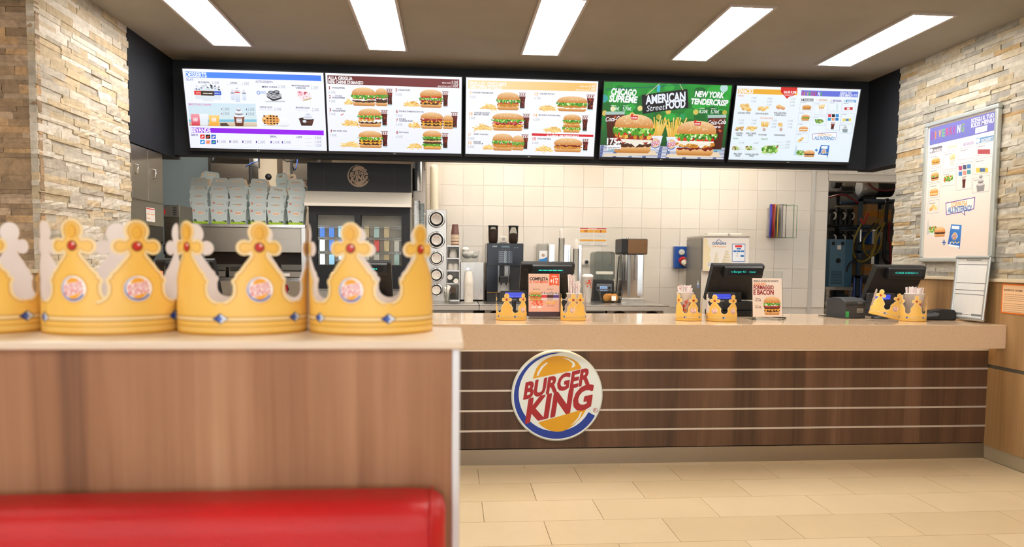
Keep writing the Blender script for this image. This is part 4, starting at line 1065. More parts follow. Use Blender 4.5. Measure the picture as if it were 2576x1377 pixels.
# kids menu half
c.qpoly([(1195,155),(2115,190),(2108,280),(1188,240)], ['#6a6ad8','#5f78d8','#5f78d8','#6a6ad8'])
def rainbow(c, word, x0, y, h, step, rot=-.03):
    for i,(ch,k) in enumerate(zip(word, ('#d8504a','#e0a03a','#e8b44a','#58a858','#c84a7a','#d83a3a','#b83a3a','#f4f4f8','#6aa84a'))): c.qtext(ch,x0+step*i,y+i*step*.035,h,k,x1=x0+step*i+step*(.8 if ch != 'I' else .35),bold=.034)
rainbow(c,'DIVERKING',1200,238,62,37)
c.qtext('SCEGLI IL TUO',1818,222,34,'#f4f6ff',x1=2000,bold=.03); c.qtext('KIDS MENU',1812,262,36,'#f4f6ff',x1=1998,bold=.03); c.qtext('6.00€',2005,264,42,'#eaf0ff',x1=2098,bold=.0)
for x0,x1,y,tx,k in ((1185,1390,330,'PANINO','#3a3a44'),(1425,1625,335,'CONTORNO','#e0a04a'),(1655,1855,345,'BEVANDA','#7a4aa0'),(1880,2085,355,'DESSERT','#2f8ac8')):
    c.qpoly([(x0,y-42),(x1,y-36),(x1-3,y+4),(x0-3,y-2)], k if tx in ('DESSERT','PANINO') else '#e6ecf6'); c.qell(x0+18,y-22,19,22,'#f6f8fc'); c.qtext(str(['PANINO','CONTORNO','BEVANDA','DESSERT'].index(tx)+1),x0+10,y-8,28,k,x1=x0+24); c.qtext(tx,x0+52,y-6,26,'#f6f8fc' if tx in ('DESSERT','PANINO') else k,x1=x1-12,bold=.03)
def frame(x0,y0,x1,y1):
    for p in ([(x0,y0),(x1,y0+8),(x1,y0+11),(x0,y0+3)],[(x0-12,y1),(x1-12,y1+8),(x1-12,y1+11),(x0-12,y1+3)],[(x0,y0),(x0+3,y0),(x0-9,y1),(x0-12,y1)],[(x1,y0+8),(x1+3,y0+8),(x1-9,y1+8),(x1-12,y1+8)]): c.qpoly(p, '#a8b4c6')
    u, v = c.q(x0+12,y0+26); scribble(c,u,v,u+.04,.005,'#6a7280',x0+y0)
for f in ((1180,330,1385,470),(1160,495,1360,645),(1140,675,1345,825),(1120,850,1325,995),(1412,350,1620,545),(1390,570,1590,720),(1650,340,1850,490),(1610,520,1835,795),(1872,350,2080,500),(1850,525,2060,680),(1825,700,2035,850)): frame(*f)
at_(burger,1205,1355,390,465,'BmcT',41); at_(burger,1195,1330,545,640,'BklT',42); at_(burger,1160,1310,735,815,'BcwT',43); at_(nuggets,1135,1290,905,990,44,5)
at_(upright_fries,1480,1560,380,460,45,10); c.qpoly([(1485,545),(1545,545),(1560,455),(1475,455)], '#e6ecf2'); at_(salad,1410,1555,610,705,46)
c.qpoly([(1760,490),(1790,490),(1795,420),(1785,360),(1768,360),(1758,420)], '#d4e4ea')
for i,k in enumerate(('#d83a4a','#14181c','#2f8ad0','#2f9ad0','#e8a07a','#2f7ac0')): c.qrect(1632+62*(i%3)-4*(i//3),545+58*(i//3),1684+62*(i%3)-4*(i//3),590+58*(i//3),k)
at_(cola,1665,1735,675,795)
c.qrect(1895,435,2030,478,'#c42a30'); c.qrect(1935,440,1985,472,'#f0dada'); c.qrect(1870,615,2010,660,'#e8d060'); c.qrect(1920,620,1970,655,'#4a8ac8'); c.qpoly([(1875,840),(1950,845),(1955,785),(1870,780)], '#8a9aa0'); u, v = c.q(1912,785); swirl_cream(c,u-.02,v,.04,.03,'#e8ecec','#4a5254')
def bubble(c, pts, x0, y0, w, h):
    c.qpoly(pts, '#7a5aa8'); mx = sum(p[0] for p in pts)/len(pts); my = sum(p[1] for p in pts)/len(pts)
    c.qpoly([(mx+(x-mx)*.965, my+(y-my)*.92) for x, y in pts], '#f6f8fc')
bubble(c,[(1380,860),(1785,832),(1765,965),(1655,965),(1660,1000),(1615,962),(1395,965)],0,0,0,0)
c.qtext('SORPRESA',1468,898,44,'#e0a83a',x1=1692,bold=.0); c.qtext("ALL'INTERNO!",1415,952,50,'#2f86c4',x1=1740,bold=.03)
c.qpoly([(1090,1215),(1145,1215),(1140,1090),(1125,1025),(1112,1090)], '#c0d8e4'); at_(salad,1120,1265,1120,1235,48); at_(burger,1245,1425,1130,1240,'BmT',49)
c.qrect(1445,1105,1462,1155,'#2f7ac4'); c.qrect(1428,1122,1480,1138,'#2f7ac4')
def bag(x0, x1, yt, yb):
    w = x1-x0; c.qpoly([(x0,yb-w*.3),(x1-w*.12,yb),(x1,yt+w*.05),(x0+w*.25,yt)], ['#1f5cae','#1f5cae','#3a82d0','#2f74c4']); c.qpoly([(x0+w*.3,yt+w*.1),(x1-w*.15,yt+w*.12),(x1-w*.18,yt+w*.35),(x0+w*.28,yt+w*.32)], '#f2f6fa')
    c.qell((x0+x1)/2,(yt+yb)/2,w*.22,w*.22,'#e8f0f8'); u, v = c.q((x0+x1)/2,(yt+yb)/2); emblem(c,u,v,w*.2*c.k,fine=False,n=20)
    for i in range(6): c.qell(x0+w*(.2+.12*i),yb-w*(.45 if i%2 else .38),w*.05,w*.05,'#e8c24a' if i%2 else '#f4f6fa')
    c.qpoly([(x0+w*.08,yb-w*.3),(x1-w*.15,yb-w*.18),(x1-w*.15,yb-w*.05),(x0+w*.08,yb-w*.18)], '#f4f6fa')
bag(1480,1665,1045,1255)
u, v = c.q(170,1262); scribble(c,u,v,u+.4,.0022,'#b4bcc8',8); u, v = c.q(1060,1280); scribble(c,u,v,u+.42,.0022,'#b4bcc8',9)
tv(2.8295, 'menu screen split between yellow snacks bar and kids menu', c)

# ================================================================== ROUND SIGN ON THE COUNTER FRONT
m_print = print_mat('printed_card', rough=.5)
m_print_gloss = print_mat('printed_gloss', rough=.22)
sg = thing('round_sign', 'large round restaurant emblem sign in red, blue and yellow on the walnut counter front', 'sign', (.668, 4.4265, .446))
B().lathe([(.280,-.027),(.289,-.020),(.289,-.004),(.285,0)], 72, axis='y').obj('disc', mat('sign_white_acrylic','#eaf6f8',.2), sg)
c = Canvas(); emblem(c, 0, 0, .289, disc=None, blue='#0c3aa4', bun='#e3a816', red='#a81e28', shine='#edf6f6')
c.obj('emblem_print', m_print_gloss, sg, loc=(0,-.0270,0), base=.0005, step=.00015)
for a in (.4,PI-.4,PI+.4,-.4): B().cyl((.2*math.cos(a),-.001,.2*math.sin(a)),(.2*math.cos(a),.0065,.2*math.sin(a)),.012).obj('standoff', m_alu, sg)

# ================================================================== THINGS ON THE COUNTER
m_acryl = mat('clear_acrylic', '#f4f8f6', .04, trans=1., ior=1.15)
m_blackpl = mottled('black_plastic', '#17181a', '#1c1d20', 30, .42)
m_darkgrey = mat('dark_grey_plastic', '#2b2d31', .45)
m_paper = mat('white_paper', '#ece6e0', .6)
m_cable = mat('black_cable', '#0e0f10', .5)
# ---- crowns
gC = 'paper crowns standing on the quartz counter'
r1 = .100
me_a = crown_meshes(r1,.094,[-.157,-.039,.077],.1165,CELL_C,False,[0,0,1])
me_b = crown_meshes(.083,.080,[.032+.1165*i for i in range(5)],.1165,CELL_C,False,[0,0,0,0,1],[.001,0,0,0,0])
me_c = crown_meshes(.084,.080,[-.100],None,CELL_C,False,[0,1,0,0,0])
me_d = crown_meshes(r1,.090,[-.205,-.079,.047],.126,CELL_C,False,[0,1,1])
me_e = crown_meshes(r1,.080,[-.213,-.099,.015],.114,CELL_C,False,[0,0,1])
me_f = crown_meshes(.084,.080,[-.130],None,CELL_C,False,[0,0,0,0,0])
def on(px, py): p = onZ(px, py, Z_TOP); return p
zt = Z_TOP+.0005
crown(me_a, 'gold paper crown on the counter beside the complete-your-menu card stand', (.393,4.62,zt), group=gC)
crown(me_b, 'gold paper crown around the straw cup beside the complete-your-menu card stand', (.795,4.60,zt), group=gC)
crown(me_c, 'gold paper crown around the straw cup in front of the ice cream machine', (1.565,4.60,zt), group=gC)
crown(me_d, 'gold paper crown beside the cheese and bacon card stand', (1.772,4.56,zt), group=gC)
crown(me_e, 'tilted gold paper crown leaning in front of the receipt printer display', (2.905,4.585,zt+.026), (math.radians(3),math.radians(13),0), group=gC)
crown(me_f, 'gold paper crown around the straw cup in front of the closed till', (3.115,4.59,zt), group=gC)
# ---- straw cups
m_straw = mat('straw_wrapper', '#f0e4e2', .6); nt, n_, l_, b_ = nodes(m_straw)
vo = noise(n_, l_, 90, coords(n_, l_, (1,1,.6)), 1); rr = ramp(n_, [(.0,'#f2e8e6'),(.64,'#f2e8e6'),(.70,'#e0707a')]); l_.new(vo.outputs['Fac'], rr.inputs[0]); l_.new(rr.outputs[0], b_.inputs['Base Color'])
m_cup = mat('paper_cup_white', '#ece4dc', .45)
def straw_cup(loc, label, n=34, lean=0., seed=1, r0=.036, r1=.052, h=.185, zs=.225, two=False):
    t = thing('straw_cup', label, 'cup', loc, 0, 'paper cups of wrapped straws on the counter')
    B().lathe([(0,.002),(r0,0),(r1,h-.004),(r1+.003,h-.003),(r1+.003,h),(r1-.0015,h),(r0-.0015,.006),(0,.006)], 28, close=False).obj('cup', m_cup, t)
    c = Canvas(); r = random.Random(seed)
    for i in range(30):
        a = r.uniform(-.55,.55); z = r.uniform(.05,.12); k = r.choice(('#d6402e','#e8862e','#c22a22','#f0b04a'))
        q = r.uniform(.008,.02)*(1.25-(z-.05)*9); c.poly([(a-q*6,z),(a+q*5,z+r.uniform(0,.006)),(a+q*3,z+q*1.5),(a-q*4,z+q)], k)
    for a, z in ((-.3,.125),(.05,.14),(.32,.13),(-.1,.13)):
        c.ell(a,z,.07,.0055,'#d6402e' if a < 0 else '#e8862e',n=10); c.poly([(a-.06,z-.03),(a+.06,z-.03),(a+.04,z-.006),(a-.04,z-.006)], '#d6502e')
    rad = lambda z: r0+(r1-r0)*z/h
    c.obj('cup_print', m_print, t, mp=lambda u,v,d: ((rad(v)+d)*math.sin(u), -(rad(v)+d)*math.cos(u), v), base=.0005)
    for i in range(n):
        a = r.uniform(0,2*PI); q = math.sqrt(r.random())*(r1-.008); q0 = q*.6
        top = zs+r.uniform(-.012,.01)
        if two and math.cos(a) < -.2: top += .045
        B().cyl((q0*math.cos(a),q0*math.sin(a),.01),(q*1.12*math.cos(a)+lean,q*1.12*math.sin(a),top),.0042,n=6).obj('straw', m_straw, t)
    return t
straw_cup((.798,4.60,zt), 'white paper cup of wrapped straws beside the complete-your-menu card stand', 34, 0, 3, .034, .048, .175, .245, True)
straw_cup((1.537,4.60,zt), 'white paper cup of wrapped straws in front of the ice cream machine', 36, 0, 4, .038, .0535, .185, .222)
straw_cup((3.128,4.60,zt), 'white paper cup of wrapped straws in front of the closed till', 36, 0, 5, .040, .060, .185, .222)
# ---- card stands
_cards = {}
def card_stand(loc, rz, label, cv, w, h, dark=False):
    t = thing('card_stand', label, 'card stand', loc, rz, 'clear acrylic card stands on the counter')
    tilt = math.radians(6)
    s = B().box(-w/2-.006,-.0015,.012,w/2+.006,.0015,.328); s.xf(Matrix.Translation((0,.0,0)) @ Matrix.Rotation(-tilt,4,'X')); s.obj('acrylic_sheet', m_acryl, t)
    B().box(-w/2-.006,-.012,0,w/2+.006,.09,.004).box(-w/2-.006,-.012,.004,-w/2,.05,.018).box(w/2,-.012,.004,w/2+.006,.05,.018).obj('acrylic_foot', m_acryl, t)
    me = cv.obj('printed_card', m_print, t, loc=(-w/2,-.003,.048 if dark else .02), rot=(-tilt,0,0))
    if dark: B().box(-w/2,-.004,.015,w/2,-.0025,.047).obj('dark_strip', mat('plum_strip','#40202c',.4), t, rot=(-tilt,0,0))
    return t
w, h = .205, .250
c = Canvas(w, h, [(835,240),(1505,240),(1535,1080),(855,1080)])
c.rect(0,0,w,h,'#eeb19c','#ecc9b4')
c.qtext('COMPLETA',862,385,66,'#2a1412',x1=1265,bold=.04); c.qtext('IL TUO MENU',866,447,50,'#f0532a',x1=1262,bold=.03)
c.qpoly([(1285,240),(1495,240),(1503,505),(1395,478),(1292,505)], '#f0592a'); c.qtext('A SOLO',1335,310,28,'#fff2e8',x1=1450,bold=.03); c.qtext('+1',1310,448,100,'#fff2e8',x1=1390,bold=.04); c.qtext('99',1410,380,46,'#fff2e8',x1=1478,bold=.03); c.qtext('€',1420,450,54,'#fff2e8',x1=1470,bold=.04)
c.qtext('BEEF SNACK',938,590,16,'#7a2a22',x1=1092,bold=.02); c.qtext('BK FUSION',1250,590,16,'#7a2a22',x1=1378,bold=.02); c.qtext('KING NUGGETS',1255,958,16,'#7a2a22',x1=1415,bold=.02)
u, v = c.q(862,840); burger(c,u,v,285*c.k,220*c.k,'BktlT',61,1)
for x,k,k2 in ((1190,'#d83a3a','#e8d8d4'),(1440,'#5a3a90','#e0d4dc'),(1320,'#4a1c18','#c9b4ac')):
    c.qpoly([(x-60,825),(x+60,825),(x+70,660),(x-70,660)], k2); c.qrect(x-70,710,x+72,770,k); u, v = c.q(x-70,690); dots(c,u,v,u+.04,v+.014,14,.004,['#5a4a48','#b8a8a4','#e8dcd8','#8a7a78'],random.Random(x))
u, v = c.q(925,930); dots(c,u,v,u+.068,v+.028,22,.008,['#f0704a','#e85a3a','#f4a080'],random.Random(2)); u, v = c.q(1195,920); nuggets(c,u,v,.083,.028,62,7,('#e89a4a','#d07a2c','#f2b468')); c.qpoly([(920,960),(1020,960),(1015,1000),(925,1000)], '#f0dcd8'); c.qell(1095,978,50,22,'#f4ece8')
first = card_stand((.612,4.665,zt), 0, 'card stand advertising a completed menu for one ninety-nine beside the straw cup', c, w, h, True)
for xx, lb in ((-1.905,'card stand advertising a completed menu in front of the fryer column till'),(-.66,'card stand advertising a completed menu in front of the drinks cooler')):
    k_ = copy_tree(first); k_.location = (xx,4.665,zt); k_['label'] = lb
w, h = .205, .260
c = Canvas(w, h, [(1040,755),(1440,745),(1478,1222),(1078,1222)])
c.rect(0,0,w,h,'#f0dcc8','#f2e4d8')
c.qtext("RENDILO ANCORA PIU' SAPORITO:",1060,800,22,'#4a2018',x1=1400,bold=.02); c.qtext('AGGIUNGI',1065,838,30,'#f0862e',x1=1228,bold=.03); c.qtext('FORMAGGIO',1066,888,46,'#9a1f26',x1=1340,bold=.04); c.qtext('E BACON',1070,952,58,'#9a1f26',x1=1345,bold=.04)
c.qtext('FORMAGGIO',1098,1004,10,'#7a2a22',x1=1165); c.qtext('+0.50€',1092,1034,24,'#7a2a22',x1=1180,bold=.01); c.qtext('BACON',1100,1088,10,'#7a2a22',x1=1140); c.qtext('+0.50€',1098,1118,24,'#7a2a22',x1=1186,bold=.01)
u, v = c.q(1225,1196); burger(c,u,v,225*c.k,232*c.k,'BmcmbwlT',63,1.5)
card_stand((2.118,4.635,zt), 0, 'card stand advertising extra cheese and bacon for fifty cents', c, w, h)
# ---- tills seen from behind
m_vfd = print_mat('till_display_glow', emit=1.3)
def till(loc, label, text=None, rz=0, w=.37):
    t = thing('till', label, 'till', loc, rz, 'black touch-screen tills on the counter')
    h0, h1 = .125, .365
    def slab(x0, x1, a, b): return [(-.085-a*.0, 0)]
    # tilted screen body: top leans to the customer
    p = [(.085,.110),(.120,.125),(-.020,.372),(-.034,.378),(-.072,.366),(-.078,.352)]
    B().prism(p, -w/2, w/2, 'x').obj('screen_body', m_blackpl, t, bevel=.004)
    B().box(-w/2+.012,-.0005,0,w/2-.012,.0008,.225).obj('touch_screen', mat('dark_screen_glass','#0b0d10',.08), t, loc=(0,.1135,.141), rot=(math.radians(29.5),0,0))
    # customer display box
    q = [(-.100,.295),(-.086,.272),(-.040,.272),(-.058,.362),(-.095,.355),(-.106,.345)]
    hd = B().prism(q, -w*.30, w*.44, 'x').obj('customer_display', m_blackpl, t, bevel=.004)
    c = Canvas(); c.rect(0,0,w*.60,.040,'#0a1014')
    if text: c.text(text, .022, .014, .0135, '#28e0c8', .0, 1, width=w*.60*.78)
    else: scribble(c,.02,.016,w*.5,.012,'#28d8c4',int(loc[0]*100)%50)
    c.obj('display_glass', m_vfd, hd, loc=(-w*.24,-.1022,.298), rot=(math.radians(5),0,0))
    for i in range(12): B().box(-.06+.0115*i,-.0025,0,-.0555+.0115*i,.0,.030).obj('vent_slot', mat('vent_black','#050506',.8), t, loc=(.03,.036,.196), rot=(math.radians(29.5),0,0))
    B().prism([(.02,.03),(.10,.03),(.11,.15),(.05,.20)], -.07, .07, 'x').obj('neck', m_blackpl, t)
    B().box(-w*.42,-.03,0,w*.42,.16,.040).obj('base', m_blackpl, t, bevel=.006)
    B().box(-w*.40,.0,.04,w*.40,.14,.105).obj('printer_body', m_darkgrey, t, bevel=.006)
    return t
till((.665,4.955,zt), 'black till behind the complete-your-menu card stand')
till((2.01,4.945,zt), 'black till in front of the ice cream machine with green greeting text', 'n Burger Ki-   recat')
till((3.20,4.935,zt), 'black till with closed sign text beside the storeroom doorway', '<CASSA CHIUSA>>>')
till((-1.74,4.95,zt), 'black till behind the paper crowns near the fryer column')
till((-.585,4.95,zt), 'black till in front of the drinks cooler')
# ---- small customer displays on stalks
m_lcd = print_mat('lcd_glow', emit=.95)
def pole_display(loc, label, rz=0):
    t = thing('price_display', label, 'display', loc, rz, 'small blue price displays on the counter')
    hd = B().rbox(-.093,-.018,.105,.093,.018,.178,.008,0,'y').obj('head', m_darkgrey, t, bevel=.002)
    c = Canvas(); c.rect(-.062,.134,.062,.168,'#3a48d8','#4a58e6'); scribble(c,-.052,.140,-.005,.007,'#7f8af0',3); scribble(c,.006,.140,.052,.007,'#7f8af0',4)
    c.obj('lcd', m_lcd, hd, loc=(0,-.0182,0))
    c = Canvas(); c.text('EPSON', -.014, .116, .007, '#b8bcc2', .01, 1); c.obj('maker_mark', m_print, hd, loc=(0,-.0182,0), base=.0004)
    B().cyl((0,0,.02),(0,0,.108),.014).obj('stalk', m_darkgrey, t)
    B().lathe([(.055,0),(.055,.010),(.02,.022),(.014,.03)], 24).obj('foot', m_darkgrey, t)
    return t
pole_display((.425,4.80,zt), 'small blue price display behind the crown by the complete-your-menu card')
pole_display((1.84,4.755,zt), 'small blue price display behind the crown by the cheese and bacon card')
pole_display((2.99,4.765,zt), 'small blue price display behind the tilted paper crown')
# ---- receipt printer
t = thing('receipt_printer', 'dark grey receipt printer with a green sticker on the counter', 'printer', (2.80,4.87,zt), math.radians(8))
pr = B().prism([(-.10,0),(.10,0),(.10,.125),(.04,.142),(-.06,.140),(-.10,.118)], -.085, .085, 'x').obj('body', mottled('printer_grey','#36383c','#3b3d41',20,.5), t, bevel=.006)
B().box(-.080,-.102,.092,.080,-.0995,.096).obj('lid_seam', m_blackpl, t)
c = Canvas(); c.text('EPSON', .018, .104, .009, '#9aa0a6', .01, 1); c.rect(.012,.040,.066,.070,'#8c8a84'); scribble(c,.018,.048,.06,.008,'#4a4a48',2); c.obj('label_print', m_print, pr, loc=(0,-.1002,0))
c = Canvas(); c.rect(0,0,.026,.045,'#3fae5a'); scribble(c,.004,.012,.022,.006,'#1f6a34',1); scribble(c,.004,.026,.022,.006,'#1f6a34',2); c.obj('green_sticker', m_print, pr, loc=(-.076,-.1002,.004))
# ---- handheld reader lying on the counter
t = thing('handheld_reader', 'black handheld reader with grey inlay lying by the snap frame', 'scanner', (3.335,4.66,zt), math.radians(-6))
p = [(-.115,.0),(.115,.0),(.118,.050),(.105,.072),(.02,.078),(-.05,.066),(-.10,.042),(-.122,.018)]
bd = B().prism(p, -.036, .036, 'y').obj('body', m_blackpl, t, bevel=.012, seg=3)
B().prism([(-.105,.022),(-.01,.030),(.0,.048),(-.03,.056),(-.075,.046),(-.106,.030)], -.0375, -.035, 'y').obj('grey_inlay', mat('grey_rubber','#5c636c',.6), bd)
B().cyl((-.118,0,.022),(-.150,.0,.022),.020,.016,14).obj('lens_hood', m_darkgrey, bd)
# ---- upright snap frame leaning on the right wall
m_snap = mat('snap_frame_silver', '#c3c6c4', .3, .75)
t = thing('snap_frame', 'narrow silver snap frame with a printed form leaning on the right wall', 'sign frame', (3.465,4.545,zt+.0145), math.radians(-84))
t.rotation_euler = (math.radians(-4.5),0,math.radians(-86))
w, h = .285, .425
for nm, a in (('top_rail',(0,h-.014,w,h)),('bottom_rail',(0,0,w,.014))): B().cyl((-w/2,0,(a[1]+a[3])/2),(w/2,0,(a[1]+a[3])/2),.0125,n=14).obj(nm, m_snap, t)
for x in (-w/2+.006,w/2-.006): B().cyl((x,.001,.006),(x,.001,h-.006),.010,n=12).obj('side_rail', m_snap, t)
B().box(-w/2+.004,.001,.006,w/2-.004,.006,h-.006).obj('backing', mat('grey_backing','#8a8c8c',.6), t)
c = Canvas(w-.03, h-.03); c.rect(0,0,w-.03,h-.03,'#d9d8d4','#dcdcda')
for z in (.352,.228,.180,.152): c.rect(.002,z,w-.032,z+.004,'#55575a')
c.rect(.002,.012,w-.032,.026,'#77797a'); c.rect(.09,.010,.165,.028,'#e4e4e2'); scribble(c,.095,.016,.16,.007,'#55575a',3); c.rect(.07,h-.046,.2,h-.034,'#c2c2be'); scribble(c,.075,h-.044,.195,.008,'#6a6c6e',4)
r = random.Random(5)
for i in range(14): c.rect(.085+.011*i,.360,.0855+.011*i+.0008,.385,'#a8a8a6')
for x in (.07,.11,.17): c.rect(x,.03,x+.0008,.35,'#c4c4c2')
c.obj('printed_form', m_print, t, loc=(-w/2+.015,.001,.015))
# ---- cables behind the tills
for i, pts in enumerate(([(2.215,5.0,.911),(2.23,4.9,.911),(2.24,4.80,.911),(2.30,4.74,.911),(2.27,4.70,.911)],[(2.67,5.0,.911),(2.68,4.86,.911),(2.72,4.74,.911),(2.83,4.73,.911)])):
    o = B().tube(pts, .004, 6).obj('power_cable', m_cable); tag(o, 'thin black cable lying on the counter beside the '+('ice cream machine till' if i == 0 else 'receipt printer'), 'cable')

# ================================================================== BACK COUNTER
m_st = steel('stainless_steel', '#c2bfba', .26, 0); m_stv = steel('stainless_steel_upright', '#bdb9b2', .28, 2); m_std = steel('stainless_dull', '#a39d92', .4, 2)
m_chrome = mat('polished_chrome', '#d8d8d6', .12, 1.)
m_clear = mat('clear_plastic', '#f2f4f2', .06, trans=1., ior=1.12)
m_smoke = mat('smoky_plastic', '#9aa19e', .08, trans=.9, ior=1.12)
m_lid = mat('cup_white', '#efe8de', .4)
ZW = .90
def bench(x0, x1, label, cab):
    t = thing('steel_worktop', label, 'worktop', ((x0+x1)/2, 6.2, 0)); w = x1-x0
    B().box(-w/2,0,ZW-.012,w/2,.93,ZW).obj('top', m_st, t, bevel=.003); B().box(-w/2,0,ZW-.05,w/2,.015,ZW-.012).obj('front_edge', mat('worktop_edge','#cbc5ba',.35,.5), t)
    return t
bench(-.215,.245, 'short steel worktop under the cup dispenser', 0); bench(.25,1.93, 'long steel worktop under the coffee machine and mixer', 0)
def undercounter(x0, x1, label, kind):
    t = thing('undercounter_unit', label, 'cabinet', ((x0+x1)/2, 6.27, 0)); w = x1-x0
    B().box(-w/2,.01,.08,w/2,.80,ZW-.055).obj('body', m_std, t)
    if kind == 'fridge':
        B().box(-w/2+.01,0,.1,w/2-.01,.01,.70).obj('door', m_std, t); B().box(-w/2+.01,-.003,.73,w/2-.01,.01,.83).obj('control_panel', m_blackpl, t)
        c = Canvas(); c.text('A', -.03, .775, .02, '#58a8ff', .01, 1); c.obj('indicator', m_lcd, t, loc=(-.12,-.0035,0))
    elif kind == 'cups':
        B().box(-w/2,0,.1,w/2,.01,ZW-.06).obj('front_panel', m_stv, t)
        for x in (-.15,.15):
            B().lathe([(.098,-.012),(.104,-.006),(.104,0),(.076,0),(.070,-.010),(.080,-.014)], 28, (x,0,.74), axis='y', close=False).obj('cup_ring', m_chrome, t)
            B().lathe([(0,.0),(.072,.0)], 24, (x,-.001,.74), axis='y', close=False).obj('cup_hole', m_blackpl, t)
    else:
        for k in range(4): B().box(-w/2+.01,-.002,.79-.16*k,w/2-.01,.01,.835-.16*k if k == 0 else .80-.16*(k-1)-.01).obj('drawer_front', m_st, t)
    for x in (-w/2+.05,w/2-.05): B().cyl((x,.1,0),(x,.1,.08),.018,n=8).obj('foot', m_blackpl, t)
undercounter(-.21,.20,'steel drawer unit under the short worktop','drawers')
undercounter(.30,.80,'steel cup-ring cabinet under the coffee machine','cups'); undercounter(.83,1.37,'undercounter fridge with black control panel','fridge'); undercounter(1.39,1.90,'steel cup-ring cabinet under the drink mixer','cups')
# ---- cup dispenser tower with a cup showing in every ring
t = thing('cup_dispenser', 'tall steel dispenser tower with five round cup rings', 'dispenser', (-.134,6.70,ZW))
B().box(-.094,0,0,.094,.38,.845).obj('body', m_stv, t, bevel=.003)
names = ('top','second','middle','fourth','lowest')
for i, (z, r, rc, dx) in enumerate(((.756,.080,.048,-.008),(.565,.080,.044,0),(.397,.068,.044,-.004),(.242,.068,.040,-.010),(.102,.062,.038,-.003))):
    B().lathe([(r,-.004),(r*.98,-.016),(r*.86,-.026),(r*.74,-.014),(r*.74,.002)], 32, (.002,0,z), axis='y', close=False).obj('ring', m_chrome, t)
    B().lathe([(r*.76,-.012),(r*.72,-.020),(r*.62,-.016),(r*.60,.0)], 28, (.002,0,z), axis='y', close=False).obj('gasket', m_blackpl, t)
    cp = thing('paper_cup', 'white paper cup held in the %s ring of the cup dispenser' % names[i], 'cup', (-.132,6.70,ZW+z-rc), 0, 'paper cups in the dispenser rings')
    o = B().lathe([(rc*.86,-.055),(rc,-.060),(rc*1.03,-.058),(rc*1.03,-.054),(rc*.98,-.052),(rc*.80,-.002)], 26, (0,0,rc), axis='y', close=False).obj('rim', m_lid, cp)
    B().lathe([(0,-.050),(rc*.86,-.055)], 26, (0,0,rc), axis='y', close=False).obj('inner_wall', mat('cup_inside','#e6ddd2',.5), cp)
    c = Canvas(); rr_ = random.Random(i)
    for k in range(5):
        a = rr_.uniform(.2,2.6); c.poly([(rc*.5*math.cos(a),rc*.5*math.sin(a)+rc*.15),(rc*.7*math.cos(a+.2),rc*.7*math.sin(a+.2)+rc*.1),(rc*.72*math.cos(a+.45),rc*.72*math.sin(a+.45)+rc*.1)], rr_.choice(('#e08a5a','#d8664a','#e8a88a')))
    c.obj('cup_print', m_print, cp, loc=(0,-.0535,rc), base=.001)
# ---- narrow cup rack
t = thing('cup_rack', 'narrow steel rack with small shelves of coffee cups', 'rack', (.022,6.70,ZW))
for x in (-.058,.058): B().box(x-.003,0,0,x+.003,.25,.51).obj('side', m_stv, t)
for z in (.0,.155,.275,.39,.505): B().box(-.055,0,z,.055,.25,z+.012).obj('shelf', m_st, t)
B().box(-.055,.245,0,.055,.25,.51).obj('back', m_std, t)
def stack(name, label, loc, n, r0, r1, h, step, m, inv=False, group=None, mp=None):
    """nested cups: every cup is a thing of its own"""
    for k in range(n):
        z = k*step
        pr = [(0,.002),(r0,0),(r1,h-.002),(r1+.0015,h-.001),(r1+.0015,h),(r1-.001,h),(r0-.001,.004),(0,.004)]
        if inv: pr = [(r, h-zz) for r, zz in pr][::-1]
        o = B().lathe(pr, 18, close=False).obj(name, m if k == n-1 or not mp else mp, None, (loc[0],loc[1],loc[2]+z)); tag(o, label, 'cup', group)
m_brown = mat('coffee_cup_brown', '#5a342a', .5)
stack('coffee_cup', 'brown printed coffee cup in the upturned stack on the cup rack', (.04,6.79,ZW+.518), 11, .027, .038, .092, .0105, m_brown, True, 'upturned coffee cups on the rack', random_per_object('coffee_cup_rim',[(0,'#e2cdb4'),(.5,'#c9a98a'),(.75,'#8a5a44')],.5,2,0,.03))
c = Canvas()
c.ell(-.25,.16,.3,.02,'#d8563a',n=14); c.rect(-.5,.145,-.1,.152,'#e8dcd0')
stack('small_cup', 'white cup lying ready on the upper rack shelf', (.022,6.80,ZW+.403), 1, .036, .042, .08, .01, m_lid, True)
stack('small_cup', 'white espresso cup in a short stack on the middle rack shelf', (-.003,6.78,ZW+.288), 2, .024, .028, .05, .012, m_lid, True, 'espresso cups'); stack('small_cup', 'white espresso cup in a short stack on the middle rack shelf', (.049,6.78,ZW+.288), 2, .024, .028, .05, .012, m_lid, True, 'espresso cups')
for i, (x, z) in enumerate(((-.006,.222),(.050,.186),(.0,.176))[:2]):
    t = thing('lid_tube', ('higher','lower')[i]+' black tube of white lids on the lower rack shelf', 'dispenser', (x,6.70,ZW+z), 0, 'lid tubes on the rack')
    B().lathe([(.026,-.006),(.030,-.004),(.030,.10)], 22, axis='y', close=False).obj('tube', m_blackpl, t); B().lathe([(0,-.003),(.025,-.003)], 20, axis='y', close=False).obj('lid', m_lid, t)
t = thing('stirrer_holder', 'holder of brown stirrers on the bottom rack shelf', 'holder', (.028,6.76,ZW+.012)); B().box(-.028,-.03,0,.028,.03,.06).obj('box', m_smoke, t)
for k in range(14): B().box(-.022+.0032*k,-.01,.002,-.020+.0032*k,.0,.11+.004*(k%3)).obj('stirrer', mat('stirrer_brown','#6b4a34',.6), t)
t = thing('spoon_cup', 'clear cup of white plastic spoons in front of the cup rack', 'cup', (-.030,6.60,ZW)); B().lathe([(.022,0),(.030,.09),(.032,.09),(.031,.088),(.023,.003)], 20, close=False).obj('cup', m_clear, t)
